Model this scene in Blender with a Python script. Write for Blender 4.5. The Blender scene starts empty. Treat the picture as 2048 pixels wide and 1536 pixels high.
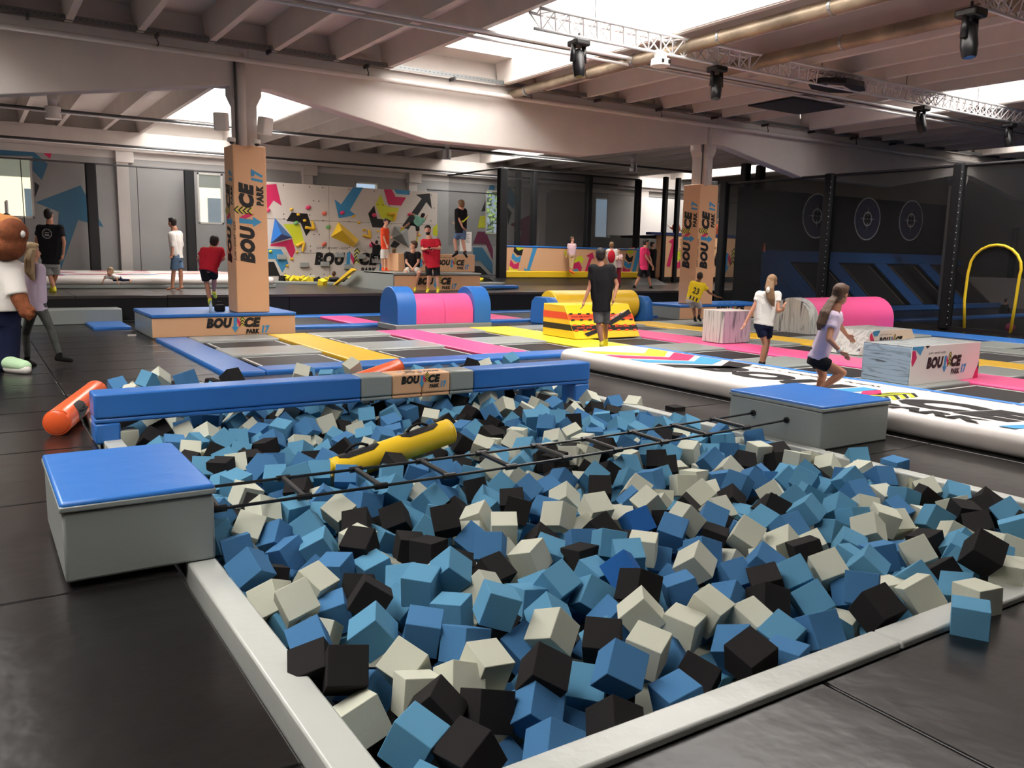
import bpy, math, random
from math import sin, cos, pi, radians
from mathutils import Vector, Matrix, Quaternion
scene = bpy.context.scene
random.seed(5)

# ------------------------------------------------------------------ camera, world, light, exposure
YAW, PITCH, ROLL, FPX, EYE = 0.574602156, 0.154294779, 0.0204610066, 1671.76348, 1.75
fwd = Vector((sin(YAW) * cos(PITCH), cos(YAW) * cos(PITCH), -sin(PITCH)))
rt0 = Vector((cos(YAW), -sin(YAW), 0.0)); up0 = rt0.cross(fwd)
rgt = rt0 * cos(ROLL) + up0 * sin(ROLL); upv = -rt0 * sin(ROLL) + up0 * cos(ROLL)
CAM = Vector((0, 0, EYE))
cd = bpy.data.cameras.new('camera'); cam = bpy.data.objects.new('camera', cd); scene.collection.objects.link(cam)
cd.sensor_fit = 'HORIZONTAL'; cd.sensor_width = 36.0; cd.lens = FPX * 36.0 / 2048.0
cd.clip_start = 0.05; cd.clip_end = 400
cam.matrix_world = Matrix(((rgt.x, upv.x, -fwd.x, 0), (rgt.y, upv.y, -fwd.y, 0), (rgt.z, upv.z, -fwd.z, EYE), (0, 0, 0, 1)))
scene.camera = cam
world = bpy.data.worlds.new('sky'); scene.world = world; world.use_nodes = True
wn = world.node_tree.nodes; bgn = wn['Background']
skyn = wn.new('ShaderNodeTexSky'); skyn.sky_type = 'HOSEK_WILKIE'; skyn.turbidity = 4.0; skyn.sun_direction = (-0.3, 0.2, 0.9)
world.node_tree.links.new(skyn.outputs[0], bgn.inputs[0]); bgn.inputs[1].default_value = 5.0
sl = bpy.data.lights.new('sun', 'SUN'); sl.energy = 20.0; sl.angle = .02; sl.color = (1, .97, .92)
sun = bpy.data.objects.new('sun', sl); scene.collection.objects.link(sun); sun.rotation_euler = Vector((-.25, -.72, 1.0)).to_track_quat('Z', 'Y').to_euler()
SKYLIGHT = 17.0
scene.view_settings.view_transform = 'Standard'; scene.view_settings.look = 'None'
scene.view_settings.gamma = 1.0; scene.view_settings.exposure = -0.5
scene.view_settings.use_curve_mapping = False
scene.cycles.max_bounces = 8; scene.cycles.diffuse_bounces = 5; scene.cycles.transparent_max_bounces = 12

def ray(x, y): return fwd + rgt * ((x - 1024) / FPX) - upv * ((y - 768) / FPX)
def at(x, y, z=0.0):
    d = ray(x, y); return CAM + d * ((z - EYE) / d.z)
def aty(x, y, Y):
    d = ray(x, y); return CAM + d * (Y / d.y)
def atx(x, y, X):
    d = ray(x, y); return CAM + d * (X / d.x)
FH = Vector((sin(YAW), cos(YAW), 0))
def atd(x, y, D):
    d = ray(x, y); return CAM + d * (D / d.dot(FH))

# ------------------------------------------------------------------ materials
def lin(c):
    return tuple(((v / 255) / 12.92 if v / 255 <= 0.04045 else ((v / 255 + 0.055) / 1.055) ** 2.4) for v in c) + (1,)
MATS = {}
def mat(name, rgb, rough=0.5, spec=0.5, bump=0.0, bscale=20.0, metal=0.0, var=0.0, vscale=3.0, emit=0.0, alpha=1.0, stretch=None, sheen=0):
    if name in MATS: return MATS[name]
    m = bpy.data.materials.new(name); m.use_nodes = True; nt = m.node_tree; b = nt.nodes['Principled BSDF']
    b.inputs['Base Color'].default_value = lin(rgb); b.inputs['Roughness'].default_value = rough
    b.inputs['Specular IOR Level'].default_value = spec; b.inputs['Metallic'].default_value = metal
    if alpha < 1: b.inputs['Alpha'].default_value = alpha
    if emit: 
        b.inputs['Emission Color'].default_value = lin(rgb); b.inputs['Emission Strength'].default_value = emit
    tc = nt.nodes.new('ShaderNodeTexCoord'); src = tc.outputs['Object']
    if stretch:
        mp = nt.nodes.new('ShaderNodeMapping'); mp.inputs['Scale'].default_value = stretch; nt.links.new(src, mp.inputs[0]); src = mp.outputs[0]
    if bump:
        n = nt.nodes.new('ShaderNodeTexNoise'); n.inputs['Scale'].default_value = bscale; n.inputs['Detail'].default_value = 4
        bm = nt.nodes.new('ShaderNodeBump'); bm.inputs['Strength'].default_value = bump; bm.inputs['Distance'].default_value = 0.02
        nt.links.new(src, n.inputs['Vector']); nt.links.new(n.outputs['Fac'], bm.inputs['Height']); nt.links.new(bm.outputs[0], b.inputs['Normal'])
    if var:
        n = nt.nodes.new('ShaderNodeTexNoise'); n.inputs['Scale'].default_value = vscale; n.inputs['Detail'].default_value = 5
        r = nt.nodes.new('ShaderNodeMixRGB'); r.blend_type = 'MULTIPLY'; r.inputs[1].default_value = lin(rgb)
        cr = nt.nodes.new('ShaderNodeValToRGB'); cr.color_ramp.elements[0].position = 0.35; cr.color_ramp.elements[1].position = 0.7
        cr.color_ramp.elements[0].color = (1 - var, 1 - var, 1 - var, 1); cr.color_ramp.elements[1].color = (1, 1, 1, 1)
        r.inputs[0].default_value = 1; nt.links.new(src, n.inputs['Vector']); nt.links.new(n.outputs['Fac'], cr.inputs[0])
        nt.links.new(cr.outputs[0], r.inputs[2]); nt.links.new(r.outputs[0], b.inputs['Base Color'])
    MATS[name] = m; return m
def vinyl(name, rgb, rough=0.33, bump=0.25, bscale=5): return mat(name, rgb, rough, 0.5, bump, bscale)
V_BLUE = vinyl('blue_vinyl', (48, 112, 190)); V_GREY = vinyl('grey_vinyl', (146, 151, 147)); V_KERB = vinyl('light_grey_vinyl', (188, 190, 184), 0.28, .35)
V_PEACH = vinyl('peach_vinyl', (228, 178, 136), .45, .15); V_PINK = vinyl('pink_vinyl', (243, 92, 150), .35); V_YEL = vinyl('yellow_vinyl', (246, 202, 44), .35)
V_LYEL = vinyl('lemon_vinyl', (246, 232, 60), .35); V_WHITE = vinyl('white_vinyl', (238, 230, 224), .3, .12); V_ORANGE = vinyl('orange_vinyl', (245, 100, 50), .25, .1)
V_BLACK = vinyl('black_vinyl', (30, 29, 30), .4); V_PADY = vinyl('padded_strip_yellow', (240, 190, 40), .35, .35, 8)
V_SILVER = vinyl('silver_vinyl', (165, 168, 164), .3, .5, 7)
M_FLOOR = mat('black_mat', (24, 22, 21), .27, .4, .5, 2.2, var=.25, vscale=1.3)
M_BED = mat('trampoline_mesh', (34, 32, 33), .55, .4)
M_BLACK = mat('print_black', (24, 23, 25), .5); M_CYAN = mat('print_blue', (66, 150, 200), .5); M_MAG = mat('print_magenta', (214, 44, 98), .5)
M_LIME = mat('print_lime', (214, 218, 50), .5); M_NAVY = mat('print_wall_blue', (62, 118, 150), .7); M_PLUM = mat('print_plum', (120, 34, 70), .7)
M_GREYW = mat('wall_grey', (168, 166, 165), .8, .3, .03, 6); M_WHITEW = mat('wall_white', (222, 217, 212), .8, .3, .03, 6)
M_CONC = mat('painted_concrete', (210, 202, 196), .75, .3, .15, 14, var=.06, vscale=2)
M_STEEL = mat('galvanised_steel', (165, 168, 170), .35, .5, metal=.9); M_ALU = mat('aluminium', (214, 212, 212), .35, .5, metal=.3)
M_DSTEEL = mat('dark_steel', (60, 60, 62), .4); M_GOLD = mat('foil_duct', (176, 158, 134), .4, .5, .6, 9, metal=.35, var=.55, vscale=1.6)
M_LINE = mat('white_line', (215, 212, 208), .5); M_CONCD = mat('grey_marks', (90, 90, 92), .6)
M_PLASTIC = mat('black_plastic', (26, 26, 28), .35); M_WPLASTIC = mat('white_plastic', (226, 222, 216), .4)
M_FABR = mat('black_padding', (20, 20, 22), .7, .3, .2, 6)
M_CW = mat('climbing_panel', (218, 208, 198), .6, .3, .12, 8)
M_PAPER = mat('paper', (235, 228, 222), .6)
def net_mat(name, a, rgb=(16, 17, 18)):
    m = bpy.data.materials.new(name); m.use_nodes = True; nt = m.node_tree; b = nt.nodes['Principled BSDF']
    b.inputs['Base Color'].default_value = lin(rgb); b.inputs['Roughness'].default_value = .8
    tc = nt.nodes.new('ShaderNodeTexCoord'); mp = nt.nodes.new('ShaderNodeMapping'); mp.inputs['Scale'].default_value = (1, 1, 1)
    fr = nt.nodes.new('ShaderNodeTexNoise'); fr.inputs['Scale'].default_value = 1.0
    ml = nt.nodes.new('ShaderNodeMath'); ml.operation = 'MULTIPLY_ADD'; ml.inputs[1].default_value = .06; ml.inputs[2].default_value = a - .03
    nt.links.new(tc.outputs['Object'], mp.inputs[0]); nt.links.new(mp.outputs[0], fr.inputs[0]); nt.links.new(fr.outputs['Fac'], ml.inputs[0]); nt.links.new(ml.outputs[0], b.inputs['Alpha'])
    return m
N_DARK = net_mat('dark_safety_net', .80); N_LIGHT = net_mat('thin_safety_net', .16, (40, 42, 45)); N_MID = net_mat('safety_net', .44)
def marble(name, base, dark, stretch):
    m = bpy.data.materials.new(name); m.use_nodes = True; nt = m.node_tree; b = nt.nodes['Principled BSDF']; b.inputs['Roughness'].default_value = .35
    tc = nt.nodes.new('ShaderNodeTexCoord'); mp = nt.nodes.new('ShaderNodeMapping'); mp.inputs['Scale'].default_value = stretch
    n = nt.nodes.new('ShaderNodeTexNoise'); n.inputs['Scale'].default_value = 2.0; n.inputs['Detail'].default_value = 6; n.inputs['Distortion'].default_value = .6
    cr = nt.nodes.new('ShaderNodeValToRGB'); e = cr.color_ramp.elements
    e[0].position = .34; e[0].color = lin(dark); e[1].position = .41; e[1].color = lin(base)
    for p, c in ((.52, base), (.56, tuple(int(v * .78) for v in base)), (.60, base)):
        q = e.new(p); q.color = lin(c)
    nt.links.new(tc.outputs['Object'], mp.inputs[0]); nt.links.new(mp.outputs[0], n.inputs[0]); nt.links.new(n.outputs['Fac'], cr.inputs[0]); nt.links.new(cr.outputs[0], b.inputs['Base Color'])
    return m
M_MARBV = marble('upright_marble_print', (196, 196, 190), (70, 70, 76), (3.2, 3.2, .35)); M_MARBH = marble('flat_marble_print', (150, 168, 186), (66, 70, 78), (.5, .5, 5))
M_MARBT = marble('top_marble_print', (168, 172, 172), (90, 92, 94), (.6, 4, 4)); M_MARBL = marble('lilac_marble_print', (186, 172, 184), (84, 80, 90), (3.2, 3.2, .35))
FOAM = {}
for k_, c_ in (('l', (92, 146, 178)), ('b', (72, 120, 164)), ('g', (196, 197, 180)), ('k', (38, 36, 36)), ('d', (42, 98, 166)), ('y', (240, 214, 60))):
    FOAM[k_] = mat('foam_' + {'l': 'sky_blue', 'b': 'blue', 'g': 'cream_grey', 'k': 'black', 'd': 'royal_blue', 'y': 'yellow'}[k_], c_, .95, .15, .12, 220)

# ------------------------------------------------------------------ building helpers
COL = scene.collection
WORLD_LOC = {}
class MB:
    def __init__(s): s.v = []; s.f = []; s.m = []
    def add(s, vs, fs, mi=0):
        o = len(s.v); s.v += [Vector(v) for v in vs]; s.f += [tuple(i + o for i in f) for f in fs]; s.m += [mi] * len(fs); return s
    def box(s, x0, x1, y0, y1, z0, z1, mi=0, R=None, c=None):
        vs = [Vector((x, y, z)) for x in (x0, x1) for y in (y0, y1) for z in (z0, z1)]
        if R is not None: vs = [R @ v + c for v in vs]
        return s.add(vs, [(0, 1, 3, 2), (4, 6, 7, 5), (0, 4, 5, 1), (2, 3, 7, 6), (0, 2, 6, 4), (1, 5, 7, 3)], mi)
    def prism(s, pts, d, mi=0):
        n = len(pts); pts = [Vector(p) for p in pts]; d = Vector(d)
        nrm = sum(((pts[i] - pts[0]).cross(pts[(i + 1) % n] - pts[0]) for i in range(1, n)), Vector())
        if nrm.dot(d) > 0: pts = pts[::-1]
        return s.add(pts + [p + d for p in pts], [tuple(range(n)), tuple(range(2 * n - 1, n - 1, -1))] + [(i, i + n, (i + 1) % n + n, (i + 1) % n) for i in range(n)], mi)
    def poly(s, pts, mi=0): return s.add(pts, [tuple(range(len(pts)))], mi)
    def cyl(s, a, b, r, r2=None, n=12, mi=0, cap=True):
        a = Vector(a); b = Vector(b); d = (b - a).normalized(); u = d.orthogonal().normalized(); w = d.cross(u); r2 = r if r2 is None else r2
        vs = [a + (u * cos(2 * pi * i / n) + w * sin(2 * pi * i / n)) * r for i in range(n)] + [b + (u * cos(2 * pi * i / n) + w * sin(2 * pi * i / n)) * r2 for i in range(n)]
        fs = [(i, (i + 1) % n, (i + 1) % n + n, i + n) for i in range(n)]
        if cap: fs += [tuple(range(n - 1, -1, -1)), tuple(range(n, 2 * n))]
        return s.add(vs, fs, mi)
    def tube(s, pts, r, n=8, mi=0):
        for a, b in zip(pts, pts[1:]): s.cyl(a, b, r, r, n, mi)
        return s
    def path(s, pts, r, n=10, mi=0):
        pts = [Vector(p) for p in pts]; vs = []; fs = []; u = None
        for i, p in enumerate(pts):
            d = (pts[min(i + 1, len(pts) - 1)] - pts[max(i - 1, 0)]).normalized()
            u = d.orthogonal().normalized() if u is None else (u - d * u.dot(d)).normalized()
            w = d.cross(u); rr = r[i] if isinstance(r, (list, tuple)) else r
            vs += [p + (u * cos(2 * pi * k / n) + w * sin(2 * pi * k / n)) * rr for k in range(n)]
        for i in range(len(pts) - 1):
            for k in range(n): fs.append((i * n + k, i * n + (k + 1) % n, (i + 1) * n + (k + 1) % n, (i + 1) * n + k))
        fs += [tuple(range(n - 1, -1, -1)), tuple(range((len(pts) - 1) * n, len(pts) * n))]
        return s.add(vs, fs, mi)
    def cap(s, a, b, r, r2=None, n=12, mi=0):     # capsule that tapers
        a = Vector(a); b = Vector(b); r2 = r if r2 is None else r2
        L = (b - a).length
        if L < 1e-5: b = a + Vector((0, 0, 1e-3)); L = 1e-3
        d = (b - a) / L; k = 3
        pts = [a - d * r * cos(pi / 2 * i / k) for i in range(k)] + [a] + [b] + [b + d * r2 * sin(pi / 2 * i / k) for i in range(1, k + 1)]
        rs = [r * sin(pi / 2 * i / k) + 1e-4 for i in range(k)] + [r, r2] + [r2 * cos(pi / 2 * i / k) + 1e-4 for i in range(1, k + 1)]
        return s.path(pts, rs, n, mi)
    def ell(s, c, ax, n=14, mi=0):                # ellipsoid, ax = three half axes as vectors
        c = Vector(c); vs = []; fs = []; m = n // 2
        for i in range(m + 1):
            t = pi * i / m
            for k in range(n): p = 2 * pi * k / n; vs.append(c + ax[0] * (sin(t) * cos(p)) + ax[1] * (sin(t) * sin(p)) + ax[2] * cos(t) * (1 if 0 < i < m else 1))
        for i in range(m):
            for k in range(n): fs.append((i * n + k, (i + 1) * n + k, (i + 1) * n + (k + 1) % n, i * n + (k + 1) % n))
        return s.add(vs, fs, mi)
    def loft(s, rings, n=20, mi=0):               # rings: (centre, half width vector, half depth vector)
        vs = []
        for c, a, b in rings: vs += [Vector(c) + a * cos(2 * pi * k / n) + b * sin(2 * pi * k / n) for k in range(n)]
        fs = [(i * n + k, i * n + (k + 1) % n, (i + 1) * n + (k + 1) % n, (i + 1) * n + k) for i in range(len(rings) - 1) for k in range(n)]
        fs += [tuple(range(n - 1, -1, -1)), tuple(range((len(rings) - 1) * n, len(rings) * n))]
        return s.add(vs, fs, mi)
    def build(s, name, mats, parent=None, smooth=False, bevel=0, seg=2, remesh=0, smo=0, auto=None, sub=0):
        base = WORLD_LOC.get(parent.name, Vector()) if parent else Vector()
        me = bpy.data.meshes.new(name); me.from_pydata([v - base for v in s.v], [], s.f)
        for m in (mats if isinstance(mats, (list, tuple)) else [mats]): me.materials.append(m)
        if any(s.m): me.polygons.foreach_set('material_index', s.m)
        if smooth: me.polygons.foreach_set('use_smooth', [True] * len(me.polygons))
        me.update(); o = bpy.data.objects.new(name, me); COL.objects.link(o)
        if parent: o.parent = parent; WORLD_LOC[o.name] = base
        if remesh:
            r = o.modifiers.new('r', 'REMESH'); r.mode = 'VOXEL'; r.voxel_size = remesh; r.use_smooth_shade = True
        if smo:
            r = o.modifiers.new('s', 'SMOOTH'); r.factor = .5; r.iterations = smo
        if bevel:
            r = o.modifiers.new('b', 'BEVEL'); r.width = bevel; r.segments = seg; r.limit_method = 'ANGLE'; r.angle_limit = radians(35); r.harden_normals = False
            me.polygons.foreach_set('use_smooth', [True] * len(me.polygons))
        if auto or bevel:
            try: me.set_sharp_from_angle(angle=radians(auto or 50))
            except Exception: pass
        return o
def tag(o, label, cat, group=None):
    o['label'] = label; o['category'] = cat
    if group: o['group'] = group
    return o
def thing(name, label, cat, loc=(0, 0, 0), group=None):
    o = bpy.data.objects.new(name, None); COL.objects.link(o); o.location = loc; o.empty_display_size = .1
    WORLD_LOC[o.name] = Vector(loc); return tag(o, label, cat, group)
def struct_(o): o['kind'] = 'structure'; return o

# ------------------------------------------------------------------ lettering and the park's emblem
_T = {}
def glyphs(s, shear=0.0, off=0.03):
    k = (s, shear, off)
    if k in _T: return _T[k]
    c = bpy.data.curves.new('t', 'FONT'); c.body = s; c.size = 1; c.shear = shear; c.offset = off; c.space_character = 1.0 + off * 1.6; c.fill_mode = 'BOTH'; c.resolution_u = 3
    o = bpy.data.objects.new('t', c); COL.objects.link(o)
    dg = bpy.context.evaluated_depsgraph_get(); me = bpy.data.meshes.new_from_object(o.evaluated_get(dg))
    vs = [v.co.copy() for v in me.vertices]; fs = [tuple(p.vertices) for p in me.polygons]
    bpy.data.objects.remove(o); bpy.data.curves.remove(c); bpy.data.meshes.remove(me)
    x0 = min(v.x for v in vs); x1 = max(v.x for v in vs); y0 = min(v.y for v in vs); y1 = max(v.y for v in vs)
    _T[k] = ([((v.x - x0) / (x1 - x0), (v.y - y0) / (y1 - y0)) for v in vs], fs); return _T[k]
def put_text(mb, s, fr, u0, u1, v0, v1, mi=0, shear=.2, off=.03):
    vs, fs = glyphs(s, shear, off)
    mb.add([fr(u0 + a * (u1 - u0), v0 + b * (v1 - v0)) for a, b in vs], fs, mi)
LOGO_M = [M_BLACK, M_CYAN, M_MAG, M_LIME]
def emblem(mb, fr0, w, mi=(0, 1, 2, 3)):
    fr = lambda u, v: fr0(u * w, v * w)
    k, c, m, y = mi
    put_text(mb, 'BOU', fr, 0, .47, 0, .19, k, .2, .075); put_text(mb, 'CE', fr, .69, 1.0, 0, .19, k, .2, .075)
    put_text(mb, 'PARK', fr, .72, .97, -.12, -.03, k, .12, .07); put_text(mb, '17', fr, 1.01, 1.17, -.12, .03, c, .2, .07)
    put_text(mb, 'JUMP \u2022 SPORT \u2022 KIDS', fr, .03, .52, .225, .265, k, .2, .0)
    P = lambda pts, mi_: mb.poly([fr(a, b) for a, b in pts], mi_)
    P([(.50, .19), (.56, .19), (.545, .02), (.585, .02), (.52, -.09), (.455, .02), (.49, .02)], c)
    P([(.565, .19), (.625, .09), (.612, .0), (.555, .11)], m)
    for i in range(4):
        b = .045 + i * .055; t = .605 + i * .004
        P([(t, b), (t + .045, b + .05), (t + .09, b), (t + .09, b - .02), (t + .045, b + .028), (t, b - .02)], k)
        P([(t, b - .02), (t + .045, b + .028), (t + .09, b - .02), (t + .09, b - .034), (t + .045, b + .012), (t, b - .034)], y)
def frame(O, U, V):
    O = Vector(O); U = Vector(U).normalized(); V = Vector(V).normalized(); return lambda a, b: O + U * a + V * b
def add_logo(parent, O, U, V, w, name='printed_logo'):
    mb = MB(); emblem(mb, frame(O, U, V), w); return mb.build(name, LOGO_M, parent)
# ------------------------------------------------------------------ the setting
PX0, PX1, PY0, PY1 = 1.06, 6.36, 2.19, 10.30      # the foam pit
fl = MB()
def tiles(xs, ys, z1=0.0, g=.004):
    for x0, x1 in zip(xs, xs[1:]):
        for y0, y1 in zip(ys, ys[1:]): fl.box(x0 + .004, x1 - .004, y0 + .004, y1 - .004, z1 - .08, z1)
tiles([-8, -5.5, -3, -1.1, .86], [-8, -5, -2, .6, 2.6, 4.6, 6.4, 8.05, 9, 10, 11, 12, 13, 14, 15, 16, 17, 18, 19, 20, 21.6])
tiles([.86, 2.9, 4.9, 6.9, 8.9, 11, 14, 17, 21.5, 36], [-8, -5, -2, .2, 2.038])
tiles([6.5, 7.78], [2.03, 4.5, 7.05, 9.9, 11.65]); tiles([7.78, 9.5], [2.03, 4.5, 7.05, 9.9, 11.65])
tiles([.86, 2.85], [10.42, 11, 12, 13, 14, 15, 16, 17, 18, 19, 20, 21.6]); tiles([2.85, 4.6, 6.5], [10.42, 11.65])
tiles([2.85, 5.8, 8.4, 11, 13.5, 16.8, 19.5], [16.75, 18.2]); tiles([2.85, 5.8], [18.2, 21.6])
tiles([20.25, 23, 26, 29, 32, 36], [2.03, 5, 8, 11, 14, 17, 21.6]); tiles([9.5, 20.25], [2.03, 2.6])
floor = struct_(fl.build('floor', M_FLOOR, bevel=.012, seg=2))
MB().box(-8, 36, -8, 33, -1.3, -1.2).build('floor', mat('pit_bottom', (12, 12, 13), .9))['kind'] = 'structure'
pw = MB()
for q in ((PX0 - .14, PX0 - .01, PY0 - .1, PY1 + .1), (PX1 + .01, PX1 + .13, PY0 - .1, PY1 + .1), (PX0 - .14, PX1 + .13, PY0 - .15, PY0 - .02), (PX0 - .14, PX1 + .13, PY1 + .01, PY1 + .12)): pw.box(*q, -1.2, -.002)
struct_(pw.build('trim_1', M_FABR))
sb = MB(); sb.box(2.85, 20.25, 11.65, 16.75, -.62, -.5); sb.box(9.5, 20.25, 2.6, 11.65, -.62, -.5); sb.box(5.8, 21, 18.2, 21.6, -.62, -.5)
struct_(sb.build('trim_2', mat('dark_void', (14, 14, 15), .9)))
# raised platform at the back
pl = MB()
for i, x in enumerate(range(-8, 36, 2)):
    for y0, y1 in ((21.6, 23.2), (23.2, 24.8), (24.8, 26.4), (26.4, 28.8), (28.8, 32.5)): pl.box(x + .004, x + 1.996, y0 + .004, y1 - .004, .52, .6)
struct_(pl.build('floor', mat('platform_mat', (64, 58, 55), .28, .5, .3, 3.0, var=.2, vscale=1.1), bevel=.01))
rs = MB()
for x in range(-8, 36, 3): rs.box(x + .004, x + 2.996, 21.62, 21.72, 0, .56)
struct_(rs.build('trim_3', M_FABR, bevel=.01))
# walls
WIN = [(-.62, 1.96, 2.6, 4.56), (7.2, 8.1, 2.62, 4.45), (13.3, 14.3, 2.62, 4.5), (19.45, 20.35, 2.6, 4.53), (25.6, 26.6, 2.6, 4.52)]
wb = MB(); x = -8.0; YW = 32.5
for a, b, z0, z1 in WIN:
    wb.box(x, a, YW, YW + .3, 0, 4.75); wb.box(a, b, YW, YW + .3, 0, z0); wb.box(a, b, YW, YW + .3, z1, 4.75); x = b
wb.box(x, 36, YW, YW + .3, 0, 4.75)
# printed shapes on the back wall
Pw = lambda x, y: aty(x, y, YW - .012)
o1 = lambda pts, mi: wb.poly([Pw(a / 3.134, 250 + b / 3.134) for a, b in pts], mi)
o1([(222, 485), (505, 378), (578, 515), (650, 640), (490, 595), (375, 925), (330, 925), (372, 545)], 1)
o1([(0, 130), (180, 140), (300, 245), (262, 345), (205, 285), (205, 195), (0, 190)], 1); o1([(242, 150), (333, 155), (312, 212)], 2); o1([(215, 355), (248, 380), (218, 458)], 3)
o3_ = lambda pts, mi: wb.poly([Pw(960 + a / 4.267, 320 + b / 4.267) for a, b in pts], mi)
o3_([(255, 550), (472, 448), (540, 720), (445, 660), (430, 730), (330, 730), (355, 610)], 4); o3_([(235, 205), (320, 320), (285, 420), (232, 360)], 1); o3_([(275, 212), (355, 220), (325, 290)], 4)
o3_([(232, 400), (270, 450), (238, 560)], 3); o3_([(-20, 610), (50, 612), (110, 760), (110, 860), (50, 720), (-60, 715)], 4); o3_([(0, 480), (50, 475), (50, 578), (-20, 580)], 5)
o3_([(-60, 745), (20, 745), (108, 880), (108, 980), (0, 860), (-60, 860)], 1); o3_([(50, 335), (50, 435), (10, 440)], 3); o3_([(85, 205), (125, 205), (125, 268), (72, 262)], 1)
o3_([(-60, 905), (0, 905), (100, 1010), (-60, 1010)], 3)
struct_(wb.build('wall_back', [M_GREYW, M_NAVY, M_MAG, M_BLACK, M_PLUM, M_LIME]))
struct_(MB().box(-8, 36, YW - .02, YW + .3, 4.75, 6.4).build('wall_back', M_WHITEW))
struct_(MB().box(-8.3, -8, -8.3, 32.8, -.2, 6.6).build('wall_left', M_WHITEW))
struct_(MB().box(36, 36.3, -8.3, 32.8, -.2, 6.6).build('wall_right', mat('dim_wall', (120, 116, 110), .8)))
struct_(MB().box(-8.3, 36.3, -8.3, -8, -.2, 6.6).build('wall_front', mat('dark_front_wall', (70, 68, 66), .8)))
for i, (a, b, z0, z1) in enumerate(WIN):
    w = MB(); t = .06
    for q in ((a, b, z0, z0 + t), (a, b, z1 - t, z1), (a, a + t, z0, z1), (b - t, b, z0, z1)): w.box(q[0], q[1], YW - .02, YW + .1, q[2], q[3])
    if b - a > 2: w.box((a + b) / 2 - .03, (a + b) / 2 + .03, YW, YW + .08, z0, z1)
    f = struct_(w.build('window_%d' % (i + 1), M_WPLASTIC))
    gm = bpy.data.materials.get('window_glass')
    if not gm:
        gm = bpy.data.materials.new('window_glass'); gm.use_nodes = True; g = gm.node_tree.nodes['Principled BSDF']; g.inputs['Roughness'].default_value = .02; g.inputs['Alpha'].default_value = .12; g.inputs['Base Color'].default_value = (.9, .95, 1, 1)
    MB().box(a + t, b - t, YW + .04, YW + .05, z0 + t, z1 - t).build('pane', gm, f)
# pilasters, edge beam and ledge along the back wall
for i, x in enumerate((4.5, 11.1, 15.6, 22.2, 28.2)):
    m = MB(); m.box(x, x + .38, YW - .22, YW, .6, 4.9); m.box(x - .02, x + .55, YW - .3, YW, 4.6, 5.15)
    struct_(m.build('trim_%d' % (4 + i), M_CONC, bevel=.01))
m = MB(); m.box(-8, 36, YW - .55, YW - .1, 5.12, 5.6); m.box(-8, 36, YW - .35, YW, 4.98, 5.14); struct_(m.build('trim_10', M_CONC))
# roof slab, ribs, skylights
SKY = [(-3.3, -.55, 0, 16.6), (7.87, 10.62, .5, 16.6), (19.0, 21.4, 0, 13.2), (5.35, 8.15, 18.6, 31.4), (17.0, 19.1, 18.6, 31.4), (29.5, 31, 0, 16), (27.9, 30.4, 22.5, 31.4)]
def slab(y0, y1, skies):
    m = MB(); x = -8
    for a, b, c, d in sorted(skies):
        m.box(x, a - .06, y0, y1, 6.1, 6.25); x = b + .06
        if c > y0: m.box(a, b, y0, c - .06, 6.1, 6.25)
        if d < y1: m.box(a, b, d + .06, y1, 6.1, 6.25)
        for q in ((a - .06, a, max(y0, 17.75) if y0 > 10 else y0, min(y1, 17.0) if y1 < 20 else y1), (b, b + .06, max(y0, 17.75) if y0 > 10 else y0, min(y1, 17.0) if y1 < 20 else y1)): m.box(*q, 5.62, 7.0)
        for q in ((a, b, c - .06, c), (a, b, d, d + .06)): m.box(*q, 6.1, 7.0)
    m.box(x, 36, y0, y1, 6.1, 6.25); return struct_(m.build('ceiling', M_CONC))
slab(-8, 17.5, [s for s in SKY if s[2] < 17]); slab(17.5, 32.5, [s for s in SKY if s[2] > 17])
M_SKYP = bpy.data.materials.new('skylight_daylight'); M_SKYP.use_nodes = True; nt = M_SKYP.node_tree; nt.nodes.clear()
e_ = nt.nodes.new('ShaderNodeEmission'); e_.inputs[0].default_value = (1, .97, .93, 1); e_.inputs[1].default_value = SKYLIGHT; oo = nt.nodes.new('ShaderNodeOutputMaterial'); nt.links.new(e_.outputs[0], oo.inputs[0])
for i, (a, b, c, d) in enumerate(SKY):
    s_ = struct_(MB().box(a, b, c, d, 6.95, 7.0).build('window_%d' % (10 + i), M_SKYP))
    nb = max(1, int((d - c) / 4)); bar = MB()
    for k in range(1, nb): y = c + (d - c) * k / nb; pass
RIBS_F = [-6.9, -5.7, -4.5, -3.38, -.48, .6, 1.75, 2.9, 4.15, 5.35, 6.65, 7.79, 10.7, 11.8, 13.1, 14.35, 15.6, 16.7, 17.8, 18.93, 21.5, 22.7, 23.9, 25.1, 26.3, 27.5, 28.7, 31.1, 32.3, 33.5]
RIBS_B = [-6.9, -5.7, -4.5, -3.4, -2.2, -1.0, .5, 1.72, 2.8, 4.14, 5.27, 8.23, 9.4, 10.6, 11.8, 13.0, 14.2, 15.4, 16.9, 19.2, 20.4, 21.6, 22.8, 24, 25.2, 26.4, 27.6, 30.6]
rib_me = {}
for rows, y0, y1 in ((RIBS_F, -8, 17.3), (RIBS_B, 17.7, 32.2)):
    for x in rows:
        o = MB().prism([(-.06, y0, 5.6), (.06, y0, 5.6), (.13, y0, 6.12), (-.13, y0, 6.12)], (0, y1 - y0, 0)) if (y0,) not in rib_me else None
        if o: o = o.build('ceiling_rib', M_CONC); rib_me[(y0,)] = o.data
        else: o = bpy.data.objects.new('ceiling_rib', rib_me[(y0,)]); COL.objects.link(o)
        o.location.x = x; struct_(o)
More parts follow.
